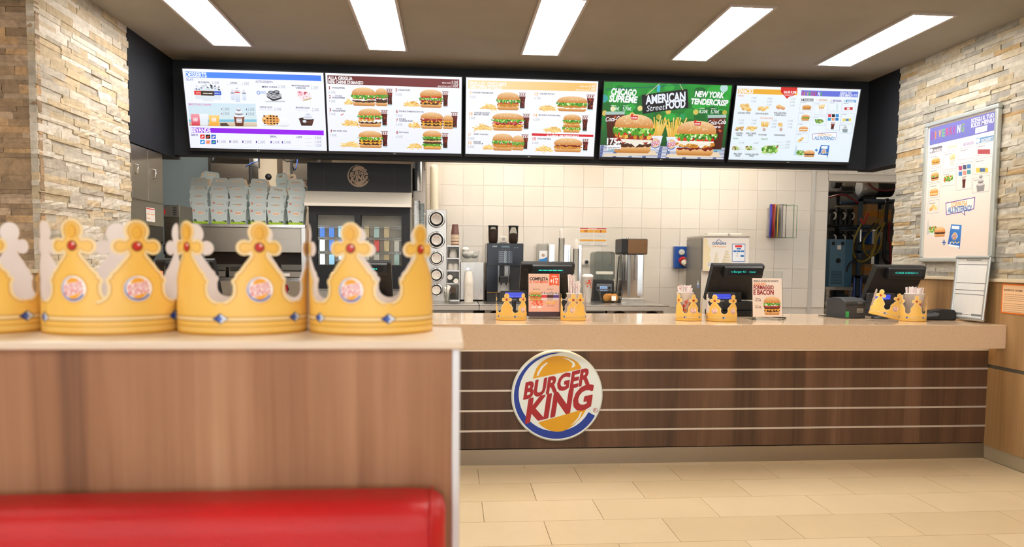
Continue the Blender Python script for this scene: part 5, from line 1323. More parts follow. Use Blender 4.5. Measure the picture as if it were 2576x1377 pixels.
rr_ = random.Random(4)
for k in range(10):
    a = rr_.uniform(0,6.28); x, y = .016*math.cos(a), .016*math.sin(a); s = B().tube([(x*.5,y*.5,.005),(x,y,.10),(x*1.5,y*1.5,.13+.02*rr_.random())], [.003,.003,.009], 6); s.obj('spoon', m_lid, t)
# ---- steel box with a tub of napkins on it and a stack of clear cups before it
t = thing('steel_box', 'plain steel countertop box under the napkin tub', 'appliance', (.200,6.70,ZW))
B().box(-.110,0,.012,.110,.36,.362).obj('body', m_stv, t, bevel=.004); B().lathe([(.012,-.01),(.012,0)],14,(-.04,0,.30),axis='y').obj('knob', m_chrome, t)
for x in (-.09,.09): B().cyl((x,.05,0),(x,.05,.014),.012,n=8).obj('foot', m_blackpl, t)
t = thing('napkin_tub', 'clear tub of crumpled white napkins on the steel box', 'tub', (.180,6.86,ZW+.3625))
B().prism([(-.075,0),(.075,0),(.09,.11),(.086,.11),(.072,.004),(-.072,.004),(-.086,.11),(-.09,.11)], -.08, .08, 'y').box(-.08,-.082,0,.08,-.078,.10).obj('tub', m_clear, t)
r = random.Random(8)
for k in range(9): B().sphere((r.uniform(-.045,.05),r.uniform(-.05,.05),.05+.07*r.random()), .034, 6, 0, (1.1,1,.7)).obj('napkin', mat('napkin_white','#efece6',.8), t, rot=(0,0,r.uniform(-.3,.3)))
stack('clear_cup', 'clear plastic cup in the tall nested stack before the steel box', (.166,6.58,ZW), 14, .030, .040, .105, .0135, mat('frosted_cup','#e6ddd2',.35,trans=.35,ior=1.1), True, 'nested clear plastic cups')
# ---- coffee machine
t = thing('coffee_machine', 'black fully automatic coffee machine with two bean hoppers', 'coffee machine', (.501,6.60,ZW))
m_navy = mottled('machine_gloss_navy', '#0f131a', '#12171f', 6, .2)
B().box(-.167,.02,0,.167,.46,.09).obj('base', m_blackpl, t, bevel=.004); B().box(-.167,0,.335,.167,.46,.54).obj('upper_body', m_navy, t, bevel=.004)
B().box(-.167,.02,.09,-.066,.46,.335).obj('side_column', m_navy, t); B().box(.047,.02,.09,.167,.46,.335).obj('side_column', m_blackpl, t); B().box(-.066,.15,.09,.047,.46,.335).obj('niche_back', m_stv, t)
B().box(-.045,.02,.22,-.005,.1,.335).obj('spout_arm', m_blackpl, t); sp = B().box(-.052,-.005,.175,.030,.085,.235).obj('spout', m_blackpl, t, bevel=.004)
for x in (-.035,.012): B().cyl((x,.03,.155),(x,.03,.178),.006).obj('nozzle', m_blackpl, sp)
B().box(-.066,.01,.09,.047,.15,.098).obj('drip_grid', m_st, t); B().box(-.167,.012,.083,.047,.02,.089).obj('trim_line', mat('gold_trim','#b8904a',.3,1.), t)
for x in (-.066,.035): B().box(x,.10,.25,x+.018,.15,.335).obj('steel_flank', m_chrome, t)
c = Canvas(); c.rect(-.065,.012,.065,.125,'#4a525e','#3a424e')
for k in range(6): c.ell(0,.024+.0185*k,.0095,.0095,'#cfe4e8',n=16); c.ell(0,.024+.0185*k,.007,.007,'#46505c',n=16); c.rect(-.058,.020+.0185*k,-.016,.030+.0185*k,'#6a7480'); c.ell(.035,.024+.0185*k,.003,.003,'#e8eef2',n=8)
c.rect(-.038,.155,.038,.172,'#5a7078'); c.text('WMF',-.12,.158,.013,'#c8d0d8',.01,1); c.text('WMF 1200',.078,.152,.006,'#aab4c0',.005,1)
for k in range(5): c.ell(-.034+.017*k,.140,.002,.002,'#e8eef2',n=8)
c.obj('control_print', m_print_gloss, t, loc=(0,-.0005,.345))
m_bean = mottled('coffee_beans', '#3a2218', '#24130c', 90, .5, .6, 120)
for x, f in ((-.105,.75),(.086,.55)):
    hp = B().lathe([(.036,0),(.0455,.02),(.0455,.155),(.043,.155),(.043,.02),(.034,.002)], 24, (x,.16,.5405), close=False).obj('bean_hopper', m_clear, t)
    B().lathe([(0,.002),(.033,.002),(.0415,.022),(.0415,.155*f),(.02,.155*f+.008),(0,.155*f+.006)], 24, (x,.16,.5405), close=False).obj('beans', m_bean, hp); B().lathe([(0,.150),(.036,.150),(.048,.156),(.048,.168),(0,.170)], 24, (x,.16,.5405), close=False).obj('hopper_lid', m_blackpl, hp)
# ---- wall sockets and notice
def socket(x, z, label, y=Y_BACK-.010):
    t = thing('wall_socket', label, 'socket', (x,y,z)); B().box(-.036,-.008,-.03,.036,.010,.03).obj('plate', mat('socket_white','#ece6dc',.35), t, bevel=.004); return t
s1 = socket(.520,1.49,'white wall socket between the coffee bean hoppers'); B().box(-.014,-.011,-.012,.014,-.008,.014).obj('switch', mat('socket_grey','#b8b2a8',.4), s1)
s2 = socket(1.352,1.272,'white wall socket with a black plug beside the blender'); B().cyl((.008,-.010,0),(.008,-.05,0),.018,.012,14).obj('plug', m_blackpl, s2)
w, h = .285, .18
c = Canvas(w, h, [(0,0),(193,0),(193,122),(0,122)]); c.rect(0,0,w,h,'#e9e4dc')
c.qrect(8,4,190,12,'#c8342c'); c.qtext('PROCEDURA',65,11,6,'#f4e8e4',x1=125)
for x0,x1 in ((8,102),(106,190)): c.qrect(x0,16,x1,36,'#e6a63c'); c.qrect(x0,82,x1,94,'#e6a63c'); [c.qrect(x0+2,42+9*k,x1-3,46+9*k,'#d4d0ca') for k in range(4)]; [c.qrect(x0+2,98+8*k,x1-12*k-3,101+8*k,'#cfcac4') for k in range(3)]
for x,k in ((40,'#c03a2c'),(52,'#8a4a2c'),(64,'#d8c05a'),(148,'#b02c24')): c.qrect(x,18,x+6,34,k)
o = B().box(0,-.0,0,w,.002,h).obj('wall_notice', m_paper, None, (1.279,Y_BACK-.004,1.44)); tag(o, 'white printed notice with orange bars taped to the tiled wall', 'notice'); c.obj('notice_print', m_print, o)
# ---- upright dispensers and tubes behind the first till
t = thing('soap_dispenser', 'clear wall dispenser with a blue and white label', 'dispenser', (.902,6.99,1.25)); B().box(-.052,0,0,.052,.145,.20).obj('case', m_clear, t, bevel=.006); c = Canvas(); c.rect(-.04,.02,.04,.13,'#eef0f0'); c.poly([(-.04,.02),(.04,.02),(.04,.07),(0,.05),(-.04,.045)], '#2f7ac0'); c.ell(0,.085,.016,.016,'#b89a8a'); c.obj('label', m_print, t, loc=(0,-.001,0)); B().box(-.045,.08,.01,.045,.144,.19).obj('cartridge', m_lid, t)
for i, (x, z1, r) in enumerate(((1.062,1.60,.024),(1.205,1.50,.024))):
    t = thing('lid_column', 'tall clear column of white lids '+('beside the soap dispenser' if i == 0 else 'behind the drink cup'), 'dispenser', (x,6.86,ZW)); B().lathe([(r+.004,0),(r+.004,z1-ZW-.1),(r+.003,z1-ZW-.1),(r+.003,.0)], 18, close=False).obj('tube', m_clear, t)
    zz = 0
    B().lathe([(r,.002)]+[(r-(.003 if k % 2 else 0), .01+k*(z1-ZW-.04)/60) for k in range(61)]+[(r*.5,z1-ZW-.01),(0,z1-ZW)], 18, close=False).obj('lids', m_lid, t)
for i, (x, w_) in enumerate(((.985,.05),(1.127,.085),(1.262,.028))):
    t = thing('steel_channel', 'upright steel lid channel '+('beside the soap dispenser','between the two lid columns','behind the printed drink cup')[i], 'channel', (x,7.02,ZW)); B().box(-w_/2,0,0,w_/2,.004,.54).box(-w_/2,-.05,0,-w_/2+.004,0,.54).box(w_/2-.004,-.05,0,w_/2,0,.54).obj('channel', m_chrome, t)
t = thing('drink_cup', 'tall white drink cup with red print beside the blender', 'cup', (1.272,6.60,ZW)); B().lathe([(0,.001),(.034,0),(.049,.235),(.051,.235),(.051,.245),(.048,.245)], 24, close=False).obj('cup', m_cup, t); B().lathe([(.052,.238),(.052,.252),(.03,.262),(0,.262)], 24, close=False).obj('lid', m_lid, t)
c = Canvas(); r = random.Random(3)
for k in range(22): a, z = r.uniform(-.6,.8), r.uniform(.13,.2); q = r.uniform(.06,.14); c.poly([(a-q,z),(a+q,z+.004),(a+q*.5,z+.018),(a-q*.6,z+.012)], r.choice(('#d6402e','#e8862e','#c22a22')))
c.poly([(-1.2,.005),(1.2,.005),(1.2,.02),(-1.2,.02)], '#c8242c'); c.obj('cup_print', m_print, t, mp=lambda u,v,d: ((.0345+.0148*v/.235+d)*math.sin(u),-(.0345+.0148*v/.235+d)*math.cos(u),v))
# ---- blender in its sound cover, food tub
t = thing('blender', 'blender with smoky sound cover and black base', 'blender', (1.472,6.80,ZW))
B().prism([(-.102,0),(.102,0),(.096,.20),(-.096,.20)], 0, .22, 'y').obj('base', m_blackpl, t, bevel=.008); pn = B().box(-.075,-.006,.10,.075,.002,.165).obj('control_panel', mat('panel_grey','#6d7076',.35,.4), t, bevel=.003)
c = Canvas(); c.rect(-.042,.118,.028,.142,'#8fb4e8','#b4d0f4'); scribble(c,-.036,.126,.02,.008,'#4a6a98',2); c.obj('lcd', m_lcd, pn, loc=(0,-.0062,0)); 
for x in (-.06,.05): B().lathe([(.012,-.014),(.013,-.006)],16,(x,0,.125),axis='y').obj('knob', m_blackpl, pn)
cvr = B().rbox(-.102,-.002,.20,.102,.20,.475,.03,0,'y').obj('sound_cover', m_smoke, t); B().box(-.085,-.018,.255,.085,-.002,.285).obj('handle', mat('handle_cream','#d9d4c6',.4), cvr, bevel=.006); B().prism([(-.05,.20),(.05,.20),(.07,.36),(-.07,.36)], .05, .15, 'y').obj('jug', m_clear, t)
t = thing('food_tub', 'clear tub of orange food packets with a white label before the blender', 'tub', (1.482,6.56,ZW+.001)); B().prism([(-.082,0),(.082,0),(.105,.105),(.101,.105),(.079,.004),(-.079,.004),(-.101,.105),(-.105,.105)], -.06, .06, 'y').box(-.086,-.062,0,.086,-.059,.10).obj('tub', m_clear, t); B().box(-.115,-.07,.1055,.115,.07,.110).obj('lid', m_clear, t)
for k,(x,y,rz) in enumerate(((-.035,0,.3),(.035,-.01,-.4),(0,.03,.1))): B().sphere((0,0,0),.04,6,0,(.9,.6,1.)).obj('packet', mat('orange_packet','#d8954a',.6), t, loc=(x,y,.045), rot=(0,rz,0))
B().box(-.004,-.066,.02,.036,-.0625,.062).obj('label', m_paper, t)
# ---- spindle mixer
t = thing('drink_mixer', 'steel spindle drink mixer with bronze head', 'mixer', (1.731,6.70,ZW+.0005))
B().box(-.12,0,0,.115,.24,.03).obj('foot_plate', m_st, t, bevel=.004)
for x in (-.11,.10): B().cyl((x,.02,-.0),(x,.02,.012),.012,n=8).obj('foot', m_blackpl, t)
B().box(-.113,.10,.03,.10,.26,.45).obj('column', m_chrome, t, bevel=.004); B().box(-.113,.0,.05,-.106,.10,.45).obj('splash_wing', m_chrome, t); B().box(.093,.0,.05,.10,.10,.45).obj('splash_wing', m_chrome, t); B().box(-.02,.05,.05,-.012,.10,.45).obj('rib', m_std, t)
hd = B().box(-.122,-.02,.45,.128,.26,.598).obj('head', m_blackpl, t, bevel=.01, seg=3); B().box(-.062,-.0235,.457,.122,-.019,.592).obj('bronze_front', steel('bronze_panel','#8a6b50',.3,0), hd); B().cyl((-.04,.1,.598),(-.04,.1,.612),.012).obj('bolt', m_chrome, hd)
for x in (-.06,.045): B().cyl((x,.05,.20),(x,.05,.45),.006).obj('spindle', m_chrome, t)
o = B().tube([(1.603,6.76,1.33),(1.596,6.76,1.25),(1.592,6.77,1.12),(1.591,6.79,1.0),(1.592,7.03,.91)], .005, 6).obj('power_cable', m_cable); tag(o, 'black cable hanging between the drink mixer and the blender', 'cable')
# ---- blue industrial socket with red plug
t = thing('industrial_socket', 'blue industrial wall socket with a red plug beside the ice cream machine', 'socket', (2.31,Y_BACK-.012,1.327)); B().box(-.072,-.004,-.118,.072,.012,.118).obj('back_plate', mat('plate_grey','#c9c4ba',.5), t, bevel=.006); bx = B().box(-.062,-.06,-.110,.062,-.004,.112).obj('housing', mat('socket_blue','#1f4f9c',.35), t, bevel=.008)
B().lathe([(.028,-.076),(.030,-.06)],20,(.008,0,.052),axis='y').obj('rotary_switch', mat('switch_white','#d8d4cc',.4), bx); B().box(.004,-.082,.03,.012,-.076,.075).obj('switch_grip', mat('switch_white','#d8d4cc',.4), bx)
B().cyl((.02,-.06,-.03),(.02,-.10,-.045),.042,.038,22).obj('red_collar', mat('socket_red','#b8242a',.35), bx); pg = B().cyl((.02,-.10,-.045),(.03,-.15,-.075),.030,.022,18).obj('plug', mat('plug_ivory','#cfc6b0',.45), bx); B().tube([(.03,-.15,-.075),(.05,-.16,-.12),(.06,-.10,-.25),(.07,-.03,-.6)],.008,8).obj('plug_cable', m_cable, bx)
# ---- ice cream machine
t = thing('ice_cream_machine', 'steel soft ice cream machine with picture panel and blue keypad', 'ice cream machine', (2.555,6.50,0))
B().box(-.222,.03,.06,.215,.46,1.20).obj('lower_body', mat('machine_cream','#d9cfc0',.45), t, bevel=.004); B().box(-.222,0,1.215,.215,.46,1.525).obj('upper_body', m_std, t, bevel=.004); B().box(-.2225,-.004,1.2,.2155,.0,1.512).obj('front_panel', mat('panel_cream','#ece6dc',.3), t); B().box(-.225,-.008,1.512,.218,.465,1.530).obj('top_trim', m_st, t, bevel=.003)
B().box(-.226,.035,.06,-.2222,.46,1.50).obj('side_panel', steel('side_steel','#8b8882',.3,2), t)
c = Canvas(.437, .31, [(465,180),(1040,185),(1030,580),(455,578)])
c.rect(0,0,.437,.31,'#eee8de','#f0eae2')
for x,y,q in ((470,230,50),(480,330,75),(470,440,85),(475,540,60)): c.qell(x,y,q,q,'#ecdcb4')
c.qpoly([(575,262),(655,200),(745,262)], '#2f5f98'); c.qpoly([(585,262),(656,208),(735,262)], '#f0eae2'); c.qrect(568,236,748,266,'#f0eae2'); c.qtext('CARPIGIANI',572,264,28,'#2a5a94',x1=746,bold=.03); c.qtext('Soft Premium',570,296,18,'#e8a24a',x1=745,shear=.3)
def cone(x,yb,w_,h_):
    u, v = c.q(x,yb); W = w_*c.k; H = h_*c.k; r = random.Random(x)
    for k in range(7):
        t_ = k/7; a = W*.5*(1-t_**1.2*.9); c.poly([(u-a,v+H*t_),(u+a*.9,v+H*(t_-.02)),(u+a,v+H*(t_+.08)),(u,v+H*(t_+.17)),(u-a*.95,v+H*(t_+.1))], ['#cdbfa0','#d8ccb0','#efe6cf','#f6f0de','#e2d6ba'])
c.qpoly([(602,495),(645,495),(640,540),(610,540)], '#b0703a'); cone(625,498,80,150); cone(755,545,160,225); c.qpoly([(520,480),(580,476),(600,520),(515,525)], '#c9cdd2')
for x0,y0,x1,y1,k in ((822,255,988,468,'#2a62b0'),(828,261,982,462,'#eef2f6'),(860,270,948,296,'#e8322c'),(880,304,934,322,'#2f74c0'),(838,332,880,352,'#2f74c0'),(886,332,926,352,'#2f74c0'),(932,332,974,352,'#2f74c0'),(930,388,972,410,'#2f74c0'),(848,476,974,560,'#e2e6ea'),(868,484,972,496,'#4a8ad0')): c.qrect(x0,y0,x1,y1,k)
for y in (370,398): c.qell(888,y,5,5,'#3a3a44')
for k in range(4): u, v = c.q(852,515+11*k); scribble(c,u,v,u+.09,.003,'#a4aab2',k)
c.obj('picture_print', m_print, t, loc=(-.222,-.0045,1.202))
B().rbox(-.05,-.14,1.05,.06,.03,1.2,.02,0,'y').obj('dispensing_head', m_chrome, t)
B().rbox(-.13,.14,1.530,.20,.24,1.560,.01,0,'x').obj('top_handle_bar', mat('handle_ivory','#ded6c6',.4), t); B().lathe([(.011,-.008),(.013,0)],14,(.075,.14,1.547),axis='y').obj('screw', m_chrome, t)
for x in (-.19,.18): B().cyl((x,.1,0),(x,.1,.06),.025,n=10).obj('foot', m_blackpl, t)
t = thing('drop_sticker', 'small blue cone sticker on the ice cream machine side', 'sticker', (2.332,6.60,1.06))
c = Canvas(); c.ell(0,0,.03,.02,'#8aa4d8'); c.poly([(-.028,.008),(.028,.008),(0,.06)], '#d8dce4'); c.rect(-.02,-.012,.02,.008,'#5a7ac4'); c.obj('sticker_print', m_print, t, mp=lambda u,v,d: (-d-.0035,-u,v))
# ---- wall document holder: fan of coloured frames
t = thing('document_holder', 'wall document holder with a fan of coloured wire frames', 'document holder', (3.235,Y_BACK-.012,1.53)); B().box(-.01,-.02,.02,.10,.011,.31).obj('bracket', mat('holder_grey','#b4b0a8',.5), t)
hues = ['#3a3a9a','#3f3fa8','#5a3a98','#9a2a38','#b03038','#c8622a','#d8b028','#2a2a2a','#303030','#2a7a48','#2a8a50']
angs = [113,112,111,109,107,105,99,88,80,55,24]
for i, (k, a) in enumerate(zip(hues, angs)):
    a = math.radians(a); x0, y0 = .005+.003*i, -.02; L = .235; x1, y1 = x0+L*math.cos(a), y0-L*math.sin(a)
    fr = B().tube([(x0,y0,.005),(x1,y1,.005),(x1,y1,.33),(x0,y0,.33)], .0032, 6, closed=True).obj('wire_frame', mat('frame_'+k[1:], k, .4), t)
    if i < 8: B().add([(x0,y0,.008),(x1,y1,.008),(x1,y1,.327),(x0,y0,.327)],[(0,1,2,3)]).obj('sheet', mat('sheet_grey','#b9b6b2',.6), fr)
# ---- corner trim on the tiled wall; strip lights, some added out of view
struct(B().box(3.690,Y_BACK-.012,ZW-.4,3.725,Y_BACK-.0005,2.60).obj('trim_1', mat('corner_strip','#d6d0c6',.35,.2)))
def strip_light(loc, L, label, e=9., axis='x'):
    t = thing('strip_light', label, 'strip light', loc)
    if loc[2] < 2.55: B().cyl((0,0,.05),(0,0,2.622-loc[2]),.008,n=8).obj('hanger_rod', m_st, t)
    if axis == 'x':
        B().box(-L/2,-.05,.0,L/2,.05,.05).obj('housing', mat('lamp_housing_white','#dcd8d0',.5), t); B().rbox(-L/2+.01,-.035,-.022,L/2-.01,.035,-.0005,.01,0,'x').obj('tube', mat('kitchen_tube','#ffffff',.5,emit='#fff6ea',estr=e), t)
    else:
        B().box(-.05,-L/2,.0,.05,L/2,.05).obj('housing', mat('lamp_housing_white','#dcd8d0',.5), t); B().rbox(-.035,-L/2+.01,-.022,.035,L/2-.01,-.0005,.01,0,'y').obj('tube', mat('kitchen_tube','#ffffff',.5,emit='#fff6ea',estr=e), t)
    return t
strip_light((.55,6.5,2.565), 1.5, 'added unseen strip light above the coffee machine behind the bulkhead', 52.)  # unseen lamp added to brighten the tiled back wall
strip_light((2.45,6.5,2.565), 1.5, 'added unseen strip light above the ice cream machine behind the bulkhead', 52.)  # second added lamp out of view, for the same wall

# ================================================================== DRINKS COOLER, PACKING CHUTE AND KITCHEN
def X_(px, Y): return onY(px, 600, Y).x
def Z_(px, py, Y): return onY(px, py, Y).z
YF = 6.30
x0, x1 = X_(774,YF), X_(1034,YF); xc, w = (x0+x1)/2, x1-x0
zt_, zh, zl, zb = Z_(900,410,YF), Z_(900,483,YF), Z_(900,521,YF), Z_(900,727,YF)
t = thing('drinks_cooler', 'black drinks cooler with steel canopy and emblem header', 'cooler', (xc,YF,0))
m_bk = mottled('cooler_black', '#0d0f13', '#101217', 8, .5)
B().box(-w/2,0,zh,w/2,.5,zt_).obj('header', m_bk, t, bevel=.003)
for px in (817,993): x = X_(px,YF)-xc; B().box(x-.002,-.001,zh+.002,x+.002,.004,zt_-.002).obj('header_seam', m_blackpl, t)
c = Canvas(); emblem(c, X_(903,YF)-xc, Z_(903,443,YF), .100, disc=None, blue='#a8927c', bun='#a8927c', red='#a8927c'); c.obj('header_emblem', m_print, t, loc=(0,-.0005,0))
B().prism([(0,zh),(-.075,zl+.025),(-.075,zl),(.05,zl),(.05,zh)], -w/2-.012, w/2+.004, 'x').obj('canopy', mat('canopy_steel','#d9d2c6',.45,.35), t)
B().box(-w/2,.06,0,w/2,.0+.65,zl).box(-w/2,.02,0,w/2,.06,zb-.02).obj('carcass', m_std, t)
fr = .045; xm = X_(899,YF)-xc; zg0, zg1 = Z_(900,668,YF), Z_(900,541,YF)
xl0, xl1, xr0, xr1 = X_(797,YF)-xc, X_(892,YF)-xc, X_(908,YF)-xc, X_(1010,YF)-xc
fb = B().box(-w/2+.01,.0,zb,xl0,.06,zl).box(xl1,.0,zb,xr0,.06,zl).box(xr1,.0,zb,w/2-.01,.06,zl).box(xl0,.0,zg1,xl1,.06,zl).box(xr0,.0,zg1,xr1,.06,zl).box(xl0,.0,zb,xl1,.06,zg0).box(xr0,.0,zb,xr1,.06,zg0).obj('door_frame', m_bk, t)
B().box(xl0,.02,zg0,xl1,.024,zg1).obj('glass_door', m_clear, t); B().box(xr0,.02,zg0,xr1,.024,zg1).obj('glass_door', m_clear, t)
# glazed showcase interior
m_in = mat('cooler_inside', '#9a958c', .5)
cav = bpy.data.objects.get('carcass')
B().box(xl0-.01,.055,zg0-.005,xr1+.01,.0585,zg1+.02).obj('interior_back', m_in, t)
for z in (zg0+.10,zg0+.22,zg0+.32):
    for q, (a, b_) in enumerate(((xl0,xl1),(xr0,xr1))): 
        s = B().cyl((a,.030,z),(b_,.030,z),.0025,n=6).cyl((a,.030,z+.018),(b_,.030,z+.018),.0018,n=6)
        k = a
        while k < b_: s.cyl((k,.030,z),(k,.030,z+.018),.0012,n=5); k += .011
        s.obj('wire_shelf', m_chrome, t)
r = random.Random(12)
for i in range(22):
    left = i < 11; a, b_ = (xl0,xl1) if left else (xr0,xr1); j = i if left else i-11
    row = j//4; x = a+(b_-a)*((j%4)+.5)/4; z = zg0+(.005,.122,.242)[row]
    col = r.choice(('#c9d2d6','#4a6fb0','#8fb4c8','#dfe4e6')) if left else r.choice(('#d8d4c8','#c84a44','#e6e0d2','#b8d4d0','#c9b48a'))
    s = B().rbox(x-.022,.034,z,x+.022,.054,z+.085+.02*r.random(),.008,0,'y'); o = s.obj('drink_pouch' if left else 'food_packet', mat('pouch_'+col[1:],col,.18,.75 if left else .1), None, (xc,YF,0))
    tag(o, {'#c9d2d6':'silver','#4a6fb0':'blue','#8fb4c8':'pale blue','#dfe4e6':'white','#d8d4c8':'ivory','#c84a44':'red','#e6e0d2':'cream','#b8d4d0':'mint','#c9b48a':'tan'}[col]+(' shiny drink pouch on the %s shelf of the pouch-filled cooler door' if left else ' food packet on the %s wire shelf behind the food cooler door') % ('bottom','middle','top')[row], 'packet', 'drink pouches in the cooler' if left else 'food packets in the cooler')
B().box(xl0,.048,zg1+.004,xr1,.056,zg1+.012).obj('interior_lamp', mat('cooler_lamp','#ffffff',.5,emit='#fff2da',estr=18.), t)
# ---- steel post beside the cooler with lid tubes
Yp = 6.62; xa, xb = X_(1040,Yp), X_(1070,Yp)
t = thing('steel_post', 'steel clad post between the drinks cooler and tiled wall', 'post', ((xa+xb)/2,Yp,0)); B().box((xa-xb)/2,0,0,(xb-xa)/2,.40,2.6).obj('cladding', steel('post_steel','#b3a79a',.34,2), t)
for k in range(8):
    for x in (-.05,.05): B().cyl((x,-.003,.9+.2*k),(x,.001,.9+.2*k),.005,n=8).obj('rivet', m_chrome, t)
def lid_tube(px, y0, y1, Y, r, label, m):
    a = onY(px, y1, Y); t = thing('lid_dispenser', label, 'dispenser', (a.x,Y,a.z)); H = Z_(px,y0,Y)-a.z
    s = B(); n = 14
    for q in range(n):
        t0, t1 = PI+PI*q/n*1.0, PI+PI*(q+1)/n; s.add([(r*math.cos(t0),r*math.sin(t0),0),(r*math.cos(t1),r*math.sin(t1),0),(r*math.cos(t1),r*math.sin(t1),H),(r*math.cos(t0),r*math.sin(t0),H)],[(0,1,2,3)],0,True)
    s.obj('half_tube', m, t); B().box(-r,0,0,r,.006,H).obj('back_rail', m_st, t)
    return t
lid_tube(1051,403,481,Yp-.01,.042,'polished half tube high on the steel post', m_chrome); lid_tube(1049,505,648,Yp-.012,.026,'clear lid tube beside the cooler on the steel post', m_clear); lid_tube(1062,512,648,Yp-.011,.020,'narrow ribbed lid tube on the steel post', m_smoke)
t = thing('lid_column', 'tall ivory column of lids on top of the cup dispenser', 'dispenser', (X_(1092,6.9),6.9,ZW+.8455)); H = Z_(1092,412,6.9)-ZW-.8455
B().lathe([(.042,0)]+[(.042-(.003 if k % 2 else 0),H*.9*k/50) for k in range(51)]+[(.03,H*.97),(0,H)], 20, close=False).obj('lids', mat('lid_ivory','#e4dcc4',.4), t)
# ---- packing chute
YCH = 6.32
x0, x1 = X_(456,YCH), X_(768,YCH); zc = Z_(600,564,YCH); xc = (x0+x1)/2; w = x1-x0
t = thing('packing_chute', 'steel heated packing chute carrying the meal boxes', 'chute', (xc,YCH,0))
B().box(-w/2,0,zc-.028,w/2,.62,zc).obj('top_shelf', m_st, t, bevel=.003)
for x in (-w/2,w/2-.035): B().box(x,.005,.5,x+.035,.045,zc-.028).obj('post', m_stv, t); B().box(x,.58,.5,x+.035,.615,zc-.028).obj('post', m_stv, t)
B().box(-w/2+.04,.012,Z_(600,634,YCH),w/2-.04,.03,zc-.03).obj('fascia', steel('fascia_steel','#a8a196',.35,0), t)
B().box(-w/2+.02,.03,.5,w/2-.02,.58,.54).obj('base', m_std, t)
zd = Z_(700,700,YCH)
B().box(-w/2+.036,.05,zd-.03,w/2-.036,.58,zd).obj('deck', m_st, t)
for k in range(3):
    xx = -w/2+.2+.33*k
    tr = B().prism([(.03,zd+.002),(.50,zd+.052),(.50,zd+.11),(.495,zd+.11),(.495,zd+.058),(.03,zd+.008)], xx-.15, xx+.15, 'x').box(xx-.15,.03,zd+.0,xx+.15,.034,zd+.055).box(xx-.15,.034,zd,xx-.146,.5,zd+.09).box(xx+.146,.034,zd,xx+.15,.5,zd+.09).obj('tray', m_std, t)
    B().box(xx-.03,.026,zd+.015,xx+.03,.0295,zd+.04).obj('label_card', m_paper, tr)
B().box(-w/2+.036,.50,zd,w/2-.036,.51,zc-.03).obj('rear_screen', mat('dark_amber_panel','#5a4636',.4), t)
o = B().tube([(x1-.16,YCH+.03,zd-.10),(x1-.16,YCH-.02,zd-.06),(x1-.16,YCH-.02,zd-.20)], .012, 8).obj('red_valve', mat('valve_red','#9a1f22',.4)); tag(o, 'small red valve lever under the chute trays', 'valve')
# ---- nested meal boxes
m_box = mat('meal_box_card', '#cddadb', .55); m_box_in = mat('meal_box_inside', '#e6d6c2', .65)
def meal_box_meshes():
    b = B(); w0, w1, d0, d1, H, F = .060, .070, .040, .052, .125, .062          # half sizes bottom / top, body height, handle flap
    def panel(pts, y0, y1, flip=False):
        n = len(pts); q = lambda x, z: (x, y0+(y1-y0)*z/H, z)
        tri = tessellate_polygon([[Vector((a,b_,0)) for a, b_ in pts]])
        return [q(*p) for p in pts], tri
    flap = [(-w0,0),(w0,0),(w1,H),(w1+.006,H+.004),(w1+.006,H+.016),(w1-.004,H+.02),(w1-.008,H+F-.012),(w1-.018,H+F),(-w1+.018,H+F),(-w1+.008,H+F-.012),(-w1+.004,H+.02),(-w1-.006,H+.016),(-w1-.006,H+.004),(-w1,H)]
    slot = [(-.036,H+.030),(-.036,H+.042),(.036,H+.042),(.036,H+.030)]
    for sgn in (-1, 1):
        tri = tessellate_polygon([[Vector((a,z,0)) for a, z in flap],[Vector((a,z,0)) for a, z in slot]]); pts = flap+slot
        for off, mi, rev in ((0,0,sgn > 0),(-.0012*sgn,1,sgn < 0)):
            vs = [(x, sgn*(d0+(d1-d0)*min(z,H)/H)+off, z) for x, z in pts]; fs = []
            for f in tri:
                a = [pts[i] for i in f]; ar = (a[1][0]-a[0][0])*(a[2][1]-a[0][1])-(a[2][0]-a[0][0])*(a[1][1]-a[0][1])
                f = tuple(f) if ar > 0 else tuple(reversed(f)); fs.append(tuple(reversed(f)) if rev else f)
            b.add(vs, fs, mi)
        b.add([(sgn*w0,-d0,0),(sgn*w0,d0,0),(sgn*w1,d1,H),(sgn*w1,-d1,H)], [(0,1,2,3)] if sgn > 0 else [(3,2,1,0)], 0)
        b.add([(sgn*(w0-.001),-d0,0),(sgn*(w0-.001),d0,0),(sgn*(w1-.001),d1,H),(sgn*(w1-.001),-d1,H)], [(3,2,1,0)] if sgn > 0 else [(0,1,2,3)], 1)
    b.add([(-w0,-d0,0),(w0,-d0,0),(w0,d0,0),(-w0,d0,0)], [(0,1,2,3)], 1)
    me = b.mesh('card_body', [m_box, m_box_in])
    c = Canvas()
    c.poly([(-.059,.0),(.059,.0),(.0605,.018),(-.0605,.018)], '#9cbf2e')
    c.poly([(-.0605,.016),(-.052,.036),(-.040,.040),(-.030,.024),(-.024,.016)], '#4a5a60'); c.poly([(.02,.016),(.032,.030),(.040,.024),(.05,.032),(.0605,.022),(.0602,.016)], '#4a5a60')
    for x in (-.05,-.02,.03): c.ell(x,.016,.012,.005,'#b4d040',n=12)
    c.poly([(-.050,.014),(-.044,.034),(-.038,.014)], '#86b02c')
    c.ell(.005,.090,.032,.014,'#f0ece4',n=22); c.text('KINGO',-.018,.084,.014,'#e8862a',.03,1,width=.046)
    c.ell(-.050,.108,.0085,.0085,'#d8562e',n=14); c.text('BK',-.055,.105,.006,'#f6ead8',.02,1,width=.010)
    c.rect(.046,.098,.060,.116,'#aab8ba')
    cm = Canvas(); me_p = c.obj('box_print', m_print, mp=lambda u,v,d: (u, -(.040+.012*v/.125)-d, v)); m2 = me_p.data; bpy.data.objects.remove(me_p)
    return me, m2
bx_me = meal_box_meshes()
